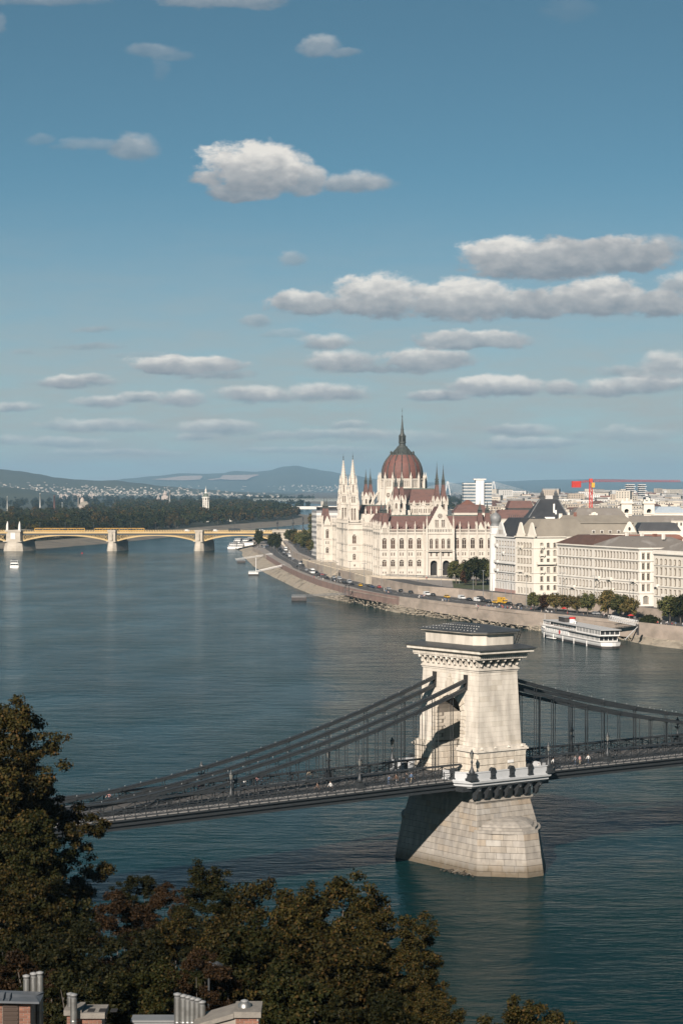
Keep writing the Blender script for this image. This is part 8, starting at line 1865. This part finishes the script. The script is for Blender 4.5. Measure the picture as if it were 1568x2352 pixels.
saloon(SL * .015, SL * .34, -BW + .1, .2, 4.68, 6.9, 16, 'upper_saloon', .64); saloon(SL * .34, SL * .70, -BW + .6, -.5, 4.68, 6.9, 16, 'middle_saloon', .6); saloon(SL * .76, SL * .86, -BW + .8, -.8, 4.68, 6.7, 5, 'bow_saloon', .55)
mb = MB(); mb.box(SL * .0, SL * .71, -BW - .3, .5, 6.9, 7.08); mb.box(SL * .75, SL * .87, -BW + .4, -.4, 6.7, 6.88); mb.build('roof', mat('boat_roof', (.52, .51, .49), (.46, .45, .43), .2, .6), SH)
mb = MB()
for z in (4.95, 5.3, 5.65):
    for (xa, xb) in ((SL * .34, SL * .76), (SL * .86, SL * .87)): mb.bar((xa, .5, z), (xb, .5, z), .05)
for k in range(40): x = lerp(SL * .34, SL * .86, k / 39); mb.bar((x, .5, 4.68), (x, .5, 5.7), .06)
mb.bar((SL * .34, .5, 5.75), (SL * .76, .5, 5.75), .1); mb.build('deck_rail', M_HULL, SH)
mb = MB(); mb.bar((SL * .40, .56, 5.72), (SL * .78, .56, 5.72), .14); mb.bar((SL * .80, .4, 3.55), (SL * .93, -1.6, 3.55), .14); mb.build('wooden_rail', M_WOODR, SH)
mb = MB(); mb.box(SL * .585, SL * .675, -BW * .75, -BW * .25, 7.08, 9.0); mb.build('wheelhouse', M_HULLD, SH); mb = MB(); mb.box(SL * .58, SL * .68, -BW * .8, -BW * .2, 9.0, 9.15); mb.build('wheelhouse_roof', M_DECK, SH)
mb = MB(); mb.lathe([(1.3, 7.08), (1.2, 9.1)], 12, 0, (SL * .535, -BW / 2, 0)); mb.build('funnel', M_HULL, SH); mb = MB(); mb.lathe([(1.3, 8.6), (1.25, 9.4)], 12, 0, (SL * .535, -BW / 2, 0)); mb.build('funnel_band', CM_['red'], SH)
for x in (.47, .5): mb = MB(); mb.lathe([(.35, 7.08), (.35, 7.7), (.6, 8.1), (.1, 8.2)], 8, 0, (SL * x, -BW * .4, 0)); mb.build('vent', M_HULL, SH)
mb = MB(); mb.tube([(SL * .95, -BW / 2, 2.4), (SL * .95, -BW / 2, 8.8)], .07, 5); mb.build('flag_mast', M_HULL, SH)
for x in (.18, .36, .52, .66, .8): mb = MB(); mb.bar((SL * x, .75, -.3), (SL * x, .75, 2.2), .3); mb.build('fender_post', M_HULL, SH)
mb = MB(); mb.box(SL * .62, SL * .72, .6, 2.0, .35, .7); mb.build('boarding_step', M_HULL, SH)
# gangway truss from the quay
def gangway(label, a, b, w=1.6, h=1.1, n=10, m=None, name='gangway'):
    a, b = Vector(a), Vector(b); T = thing(name, label, 'gangway', a); d = b - a; sd = Vector((-d.y, d.x, 0)).normalized() * w / 2; mb = MB()
    mb.hexa([-sd, sd, sd + Vector((0, 0, .2)), -sd + Vector((0, 0, .2)), d - sd, d + sd, d + sd + Vector((0, 0, .2)), d - sd + Vector((0, 0, .2))]); mb.build('walkway', m or M_DECK, T); mb = MB(); up = Vector((0, 0, h))
    for s in (-1, 1):
        o = sd * s; mb.bar(o + up, d + o + up, .14)
        for k in range(n): p, q = d * (k / n) + o, d * ((k + 1) / n) + o; mb.bar(p, p + up, .09); mb.bar(p, q + up, .07)
    mb.build('railing', m or M_HULL, T); return T
qa, qb = gz(*z2(1215, 1232), ZL), at(*z2(960, 1258), 850); qb.z = 7.2
gangway('white truss gangway reaching from the quay over the ship stern', qa, (qb.x + 2, qb.y - 6, 8.2), 2.2, 1.9, 14)
a = gz(*z2(1118, 1300), 0); T = thing('mooring_brace', 'dark raking steel mooring arm between the ship stern and the quay', 'mooring arm', (a.x + 5, a.y + 8, 0)); mb = MB(); q = qa - Vector((a.x + 5, a.y + 8, 0)); mb.bar((0, 0, 0), (q.x * .5, q.y * .5, 7.5), 1.0, 2.2); mb.bar((q.x * .5, q.y * .5, 7.4), (q.x, q.y, q.z), .5, .7); mb.build('arm', M_HULLD, T)
a, b = gz(*z2(1225, 1245), ZL), at(*z2(1125, 1292), 812); T = thing('mooring_boom', 'thin white mooring boom from the quay post to the ship', 'mooring boom', a); mb = MB(); mb.tube([(0, 0, .3), (b.x - a.x, b.y - a.y, 2.6 - ZL)], .16, 6); mb.build('boom', M_HULL, T); mb = MB(); mb.bar((0, 0, -3), (0, 0, 1.2), .9); mb.bar((.3, 0, .5), (-3, -4, -5), .35); mb.build('post', M_HULLD, T)
def pontoon(label, x0, x1, cy, h, m, cv=zq, dp=5.0, top=None, rail=True):
    a, b = gz(*cv(x0, cy), 0), gz(*cv(x1, cy), 0); W_ = b.x - a.x; T = thing('pontoon', label, 'pontoon', (a.x, a.y, 0), 0, 'landing pontoons'); mb = MB(); mb.rect(W_ / 2 - .3, dp / 2 - .2, -.6, .3, W_ / 2, dp / 2, c=(W_ / 2, dp / 2)); mb.rect(W_ / 2, dp / 2, .3, h, c=(W_ / 2, dp / 2)); mb.build('float', m, T); mb = MB(); mb.box(.1, W_ - .1, .1, dp - .1, h, h + .1); mb.build('deck', top or M_DECK, T)
    if rail:
        mb = MB()
        for y in (.15, dp - .15):
            mb.bar((.1, y, h + 1.1), (W_ - .1, y, h + 1.1), .09); mb.bar((.1, y, h + .6), (W_ - .1, y, h + .6), .06)
            for k in range(9): x = lerp(.15, W_ - .15, k / 8); mb.bar((x, y, h), (x, y, h + 1.1), .08)
        mb.build('railing', M_HULL if top else M_ZINC, T)
    return T, a, b
T, a, b = pontoon('black pontoon at the head of the furthest white gangway', 126, 214, 396, 1.6, M_HULLD); q = gz(*zq(495, 312), ZL); gangway('furthest white gangway slanting down to the black pontoon', q, (b.x - 8, b.y + 3, 1.9), 2.2, 1.2, 16)
T, a, b = pontoon('pontoon with a white top and a tall white mast', 245, 350, 528, 1.8, M_HULLD, top=M_HULL); mb = MB(); mb.box(0.1, b.x - a.x - .1, -.05, 4.9, 1.0, 2.0); mb.build('white_fascia', M_HULL, T); mb = MB(); x = (b.x - a.x) * .75; mb.tube([(x, 2, 1.8), (x, 2, 12)], .22, 6); mb.build('mast', M_HULL, T); q = gz(*zq(612, 432), ZL); gangway('white gangway from the quay to the pontoon with the mast', q, (b.x - 1, b.y + 2.5, 2.0), 2.2, 1.2, 14)
T, a, b = pontoon('dark nearest pontoon with a grey railing below the quay', 694, 850, 795, 2.0, M_HULLD, dp=6); q = gz(*zq(1262, 712), ZL); q.z = 5.6; gangway('thin dark twin gangway to the nearest pontoon', q, (b.x - .5, b.y + 3, 2.2), 2.0, 1.0, 18, M_ZINC)
p = gz(*zq(1272, 700), ZL); T = thing('gangway_gantry', 'dark steel gantry holding the thin gangway at the quay edge', 'gantry', (p.x, p.y, ZL - 2)); mb = MB(); mb.bar((-1, 0, 0), (-.6, 0, 5.5), .5); mb.bar((1.4, 0, 0), (1.0, 0, 5.5), .5); mb.bar((-.8, 0, 5.4), (1.2, 0, 5.4), .5); mb.bar((-.9, 0, 3), (1.3, 0, 3), .3); mb.build('frame', M_HULLD, T)
def boat(label, x, y, L_, W_, rz, decks=2, z0=0, name='tour_boat', s=1.0):
    p = gz(x, y, 0); T = thing(name, label, 'boat', (p.x, p.y, 0), rz, 'small white boats'); mb = MB(); h = W_ / 2      # stern at y=0 towards the camera
    f = lambda k, z: [(-h * k, 0, z), (h * k, 0, z), (h * k * 1.02, L_ * .6, z), (h * k * .6, L_ * .88, z), (0, L_ * k, z), (-h * k * .6, L_ * .88, z), (-h * k * 1.02, L_ * .6, z)]
    mb.loft([f(.8, -.4), f(.92, .4), f(1, 1.7)]); mb.build('hull', M_HULL, T); mb = MB(); mb.loft([f(.93, .0), f(.95, .28)]); mb.build('waterline', M_HULLD, T)
    z = 1.7
    for k in range(decks):
        q = .88 - .12 * k; y0, y1 = L_ * (.06 + .08 * k), L_ * (.72 - .14 * k); mb = MB(); mb.box(-h * q + .08, h * q - .08, y0 + .1, y1 - .1, z, z + 1.9); mb.build('cabin_windows', M_GLASS, T); mb = MB(); mb.box(-h * q, h * q, y0, y1, z, z + .7); mb.box(-h * q - .25, h * q + .25, y0 - .5, y1 + .3, z + 1.8, z + 2.0)
        for i in range(6): yy = lerp(y0, y1, i / 5); [mb.box(s_ * h * q - .07, s_ * h * q + .07, yy - .07, yy + .07, z, z + 1.9) for s_ in (-1, 1)]
        for i in range(4): xx = lerp(-h * q, h * q, i / 3); mb.box(xx - .07, xx + .07, y0 - .02, y0 + .1, z, z + 1.9)
        mb.build('cabin', M_HULL, T); z += 2.0
    mb = MB(); mb.box(-h * .5, h * .5, L_ * .38, L_ * .42, z, z + .9); mb.tube([(0, L_ * .35, z), (0, L_ * .35, z + 1.8)], .06, 5); mb.build('radar_mast', M_IRON, T); return T
boat('small white motor cruiser sailing alone on the river at the left', 33.5, 1306, 17, 6.4, R(8), 2, name='motor_cruiser')
for cx, cy, L_, W_, rz, dk, lb in ((70, 252, 30, 9, -15, 2, 'white tour boat moored leftmost of the group by the yellow bridge'), (138, 252, 30, 9, -15, 2, 'white tour boat second from left in the moored group'), (205, 205, 30, 8.5, -15, 2, 'white tour boat behind the long barge in the moored group'), (300, 172, 34, 9, -15, 2, 'white boat furthest right in the moored group under the arch'), (120, 200, 30, 8, -15, 2, 'white boat in the back row of the moored group, left'), (255, 190, 30, 8, -15, 2, 'white boat in the back row of the moored group, right')): boat(lb, *zq(cx, cy), L_, W_, R(rz), dk)
p = gz(*zq(185, 250), 0); T = thing('restaurant_barge', 'long white barge with a dark side in the moored group', 'boat', (p.x, p.y, 0), R(-14), 'small white boats'); mb = MB(); mb.box(0, 11, 0, 42, -.5, 1.4); mb.build('hull', M_HULLD, T); mb = MB(); mb.box(.3, 10.7, .4, 40, 1.4, 6.2); mb.build('deckhouse', M_HULL, T); mb = MB(); mb.box(10.72, 10.8, 2, 39, 2.2, 4.6); mb.build('windows', M_GLASS, T); mb = MB(); mb.box(-.2, 11.2, 0, 40.5, 6.2, 6.5); mb.build('roof', M_DECK, T)
p = gz(*z3(738, 928), 0); T = thing('buoy', 'tiny red buoy floating below the slim bridge pier', 'buoy', (p.x, p.y, 0)); mb = MB(); mb.lathe([(.6, -.3), (.7, .3), (.3, .8), (.1, 1.1)], 8); mb.build('float', CM_['red'], T)

# ================================================================== ROOFTOP CHIMNEYS IN THE FOREGROUND
M_BRICK = mat('brick', (.21, .095, .062), (.155, .075, .052), 3, .9, bump=.4, bscale=30, objvar=.35)
M_MORT = mat('brick_mortar', (.30, .26, .215), (.24, .21, .18), 4, .95)
M_STEEL = mat('flue_steel', (.36, .36, .34), (.24, .235, .22), 3, .42, metal=.8)
M_CAPST = mat('cap_concrete', (.22, .20, .17), (.16, .145, .125), 3, .9, bump=.4, bscale=20)
def z7(cx, cy): s = 1568 / 1500; return ((cx / s) / 1.7417, (3500 + cy / s) / 1.7417)
YR = 62.0
def bricks(T, x0, x1, y0, z0, z1, parent_name='stack'):
    """brick face looking towards -y: mortar body behind, every brick its own part"""
    mb = MB(); mb.box(0, .235, 0, .11, 0, .062); global ME_BK
    if 'ME_BK' not in globals(): ME_BK = mb.mesh('brick', M_BRICK)
    n = int((z1 - z0) / .075)
    for r in range(n):
        x = x0 + (-.125 if r % 2 else 0)
        while x < x1 - .02:
            a, b = max(x, x0), min(x + .235, x1)
            if b - a > .04: place('brick', ME_BK, T, (a, y0 - .012 - rnd.uniform(0, .006), z0 + r * .075), (0, 0, 0), ((b - a) / .235, 1, 1))
            x += .25
def flue(T, x, y, z0, z1, r):
    mb = MB(); mb.lathe([(r, z0), (r, z1 - .12)], 14, 0, (x, y, 0))
    for k in range(int((z1 - z0) / .5)): mb.lathe([(r, z0 + k * .5), (r * 1.08, z0 + k * .5 + .02), (r * 1.08, z0 + k * .5 + .06), (r, z0 + k * .5 + .08)], 14, 0, (x, y, 0))
    f = mb.build('flue', M_STEEL, T); mb = MB(); mb.lathe([(r * .9, z1 - .14), (r * .9, z1 - .05), (r * 1.12, z1 - .05), (r * 1.15, z1), (r * .2, z1 + .03)], 14, 0, (x, y, 0)); mb.build('flue_cap', M_ZINC, f)
ZR = 44.6
RT = thing('house_roof', 'house roof just below the picture edge carrying the chimney stacks', 'building', (0, YR, ZR)); mb = MB(); mb.box(-12, 0, -3.5, 3.2, -4.0, -.3); mb.box(-12.3, .3, -3.8, 3.4, -.3, 0); mb.build('roof', M_RGR, RT)
X_ = lambda cx: at(*z7(cx, 560), YR).x
Z_ = lambda cy, dY=0: at(*z7(100, cy), YR + dY).z
# roof hut at the far left with three flues
HT = thing('roof_hut', 'brick roof hut with a grey metal roof at the bottom left corner', 'roof hut', (X_(-60), YR, ZR)); W_ = X_(126) - X_(-60); h = Z_(530) - ZR
mb = MB(); mb.box(0, W_, .1, .8, 0, h); mb.build('wall_core', M_MORT, HT); dz = X_(8) - X_(-60); dw = X_(80) - X_(-60)
bricks(HT, 0, dz, .1, 0, h); bricks(HT, dw, W_, .1, 0, h)
mb = MB(); mb.box(dz + .02, dw - .02, .05, .098, 0, h - .06)
for k in range(14): mb.box(dz + .04, dw - .04, .02, .06, .03 + k * h / 14.5, .03 + k * h / 14.5 + .04)
mb.build('louvre_door', mat('louvre_brown', (.05, .032, .022), None, 3, .6), HT)
mb = MB(); hr = h + .27; mb.hexa([(-.4, -.2, h + .02), (W_ + .3, -.2, h - .02), (W_ + .28, .9, h + .0), (-.4, .9, h + .02), (-.4, -.2, h + .08), (W_ + .3, -.2, h + .04), (W_ + .1, .4, h + .07), (-.4, .4, hr)]); mb.hexa([(-.4, .405, h), (W_ + .1, .405, h), (W_ + .28, .95, h), (-.4, .95, h), (-.4, .405, hr), (W_ + .1, .405, h + .06), (W_ + .28, .95, h + .06), (-.4, .95, h + .08)])
for k in range(6): x = lerp(-.2, W_ * .5, k / 5); mb.bar((x * 1.1, -.19, h + .09), (x * 1.05, .39, lerp(hr, h + .08, max(0, x / W_))), .03)
mb.build('metal_roof', mat('hut_roof', (.10, .11, .12), (.075, .083, .09), 2, .5), HT)
CT = thing('flue_group', 'three tall steel flues standing behind the brick roof hut', 'chimney flues', (0, YR + 1.4, ZR)); 
for cx, cy, w in ((112, 420, 17), (142, 410, 18), (168, 406, 16)): p = at(*z7(cx, cy), YR + 1.4); flue(CT, p.x, 0, -.3, p.z - ZR, .1)
mb = MB(); mb.box(at(*z7(98, 500), YR + 1.4).x, at(*z7(180, 500), YR + 1.4).x, -.15, .3, -.4, .2); mb.build('flue_base', M_MORT, CT)
# brick stack with cap and two flues
ST = thing('chimney_stack', 'low brick chimney stack with concrete caps and two steel flues', 'chimney', (X_(279), YR, ZR)); W_ = X_(425) - X_(279); h = Z_(600) - ZR; hm_ = X_(335) - X_(279)
mb = MB(); mb.box(0, hm_, .1, .9, 0, Z_(588) - ZR); mb.box(hm_, W_, .1, .9, 0, h); mb.build('core', M_MORT, ST); bricks(ST, 0, hm_, .1, 0, Z_(588) - ZR); bricks(ST, hm_, W_, .1, 0, h)
mb = MB(); mb.box(-.08, hm_ + .05, -.02, 1.0, Z_(588) - ZR, Z_(566) - ZR); mb.build('cap', M_CAPST, ST); mb = MB(); mb.box(hm_ - .1, W_ + .1, -.04, 1.02, h, h + .16)
mb.build('cap', M_CAPST, ST)
for k in range(3): mb = MB(); x = hm_ + .2 + k * .33; mb.box(x, x + .2, .1, .5, h + .16, h + .17); mb.build('vent_slot', M_DARK, ST)
x0_ = X_(279); flue(ST, at(*z7(286, 512), YR).x - x0_, .5, 0, Z_(512) - ZR, .095); p = at(*z7(308, 500), YR - .3); flue(ST, p.x - x0_, -.25, -.2, p.z - ZR, .1)
# row of six flues
CT = thing('flue_group', 'row of six steel flues in the bottom middle', 'chimney flues', (0, YR + .8, ZR))
for cx, cy in ((743, 496), (768, 502), (787, 507), (806, 513), (826, 518), (845, 528)): p = at(*z7(cx, cy), YR + .8); flue(CT, p.x, 0, -.5, p.z - ZR, .105)
mb = MB(); mb.box(at(*z7(725, 560), YR + .8).x, at(*z7(860, 560), YR + .8).x, -.2, .3, -.8, .25); mb.build('flue_base', M_MORT, CT)
# parapet chimney with the single flue
ST = thing('parapet_chimney', 'long brick chimney with concrete cap, dark vent slots and one single flue', 'chimney', (X_(815), YR, ZR)); W_ = X_(1080) - X_(815); hz = Z_(597) - ZR; xs = X_(985) - X_(815)
mb = MB(); mb.box(xs, W_, .1, 1.2, 0, hz); mb.hexa([(0, .1, 0), (xs, .1, 0), (xs, 1.2, 0), (0, 1.2, 0), (0, .1, hz - .35), (xs, .1, hz - .02), (xs, 1.2, hz - .02), (0, 1.2, hz - .35)]); mb.build('core', M_MORT, ST); bricks(ST, xs, W_, .1, 0, hz); bricks(ST, 0, xs, .1, 0, hz - .38)
mb = MB(); mb.box(xs - .05, W_ + .08, -.03, 1.3, hz, hz + .17); mb.build('cap', M_CAPST, ST); mb = MB(); mb.hexa([(-.05, -.02, hz - .34), (xs - .06, -.02, hz - .02), (xs - .06, 1.25, hz - .02), (-.05, 1.25, hz - .34), (-.05, -.02, hz - .22), (xs - .06, -.02, hz + .12), (xs - .06, 1.25, hz + .12), (-.05, 1.25, hz - .22)]); mb.build('cap', M_CAPST, ST)
for k in range(4):
    t = (k + .8) / 5.2; x = xs * t; z = lerp(hz - .22, hz + .12, t); mb = MB(); mb.hexa([(x, .3, z - .05), (x + .24, .3, z), (x + .24, .75, z), (x, .75, z - .05), (x, .3, z + .015), (x + .24, .3, z + .07), (x + .24, .75, z + .07), (x, .75, z + .015)]); mb.build('vent_slot', M_DARK, ST)
p = at(*z7(1019, 545), YR); flue(ST, p.x - X_(815), .6, hz + .1, p.z - ZR, .1); mb = MB(); mb.lathe([(.2, hz + .17), (.18, hz + .27), (.11, hz + .32)], 12, 0, (p.x - X_(815), .6, 0)); mb.build('flue_collar', M_STEEL, ST)
mb = MB(); a, b = at(*z7(640, 612), YR + 1.5), at(*z7(740, 603), YR + 1.5); T = thing('roof_edge', 'grey metal roof edge left of the six flues', 'roof edge', (a.x, YR + 1.5, a.z - .3)); mb.box(-.6, b.x - a.x, -.1, .5, -1.6, .3); mb.box(-.65, b.x - a.x + .05, -.15, .55, .3, .36); mb.build('sheet', M_ZINC, T)
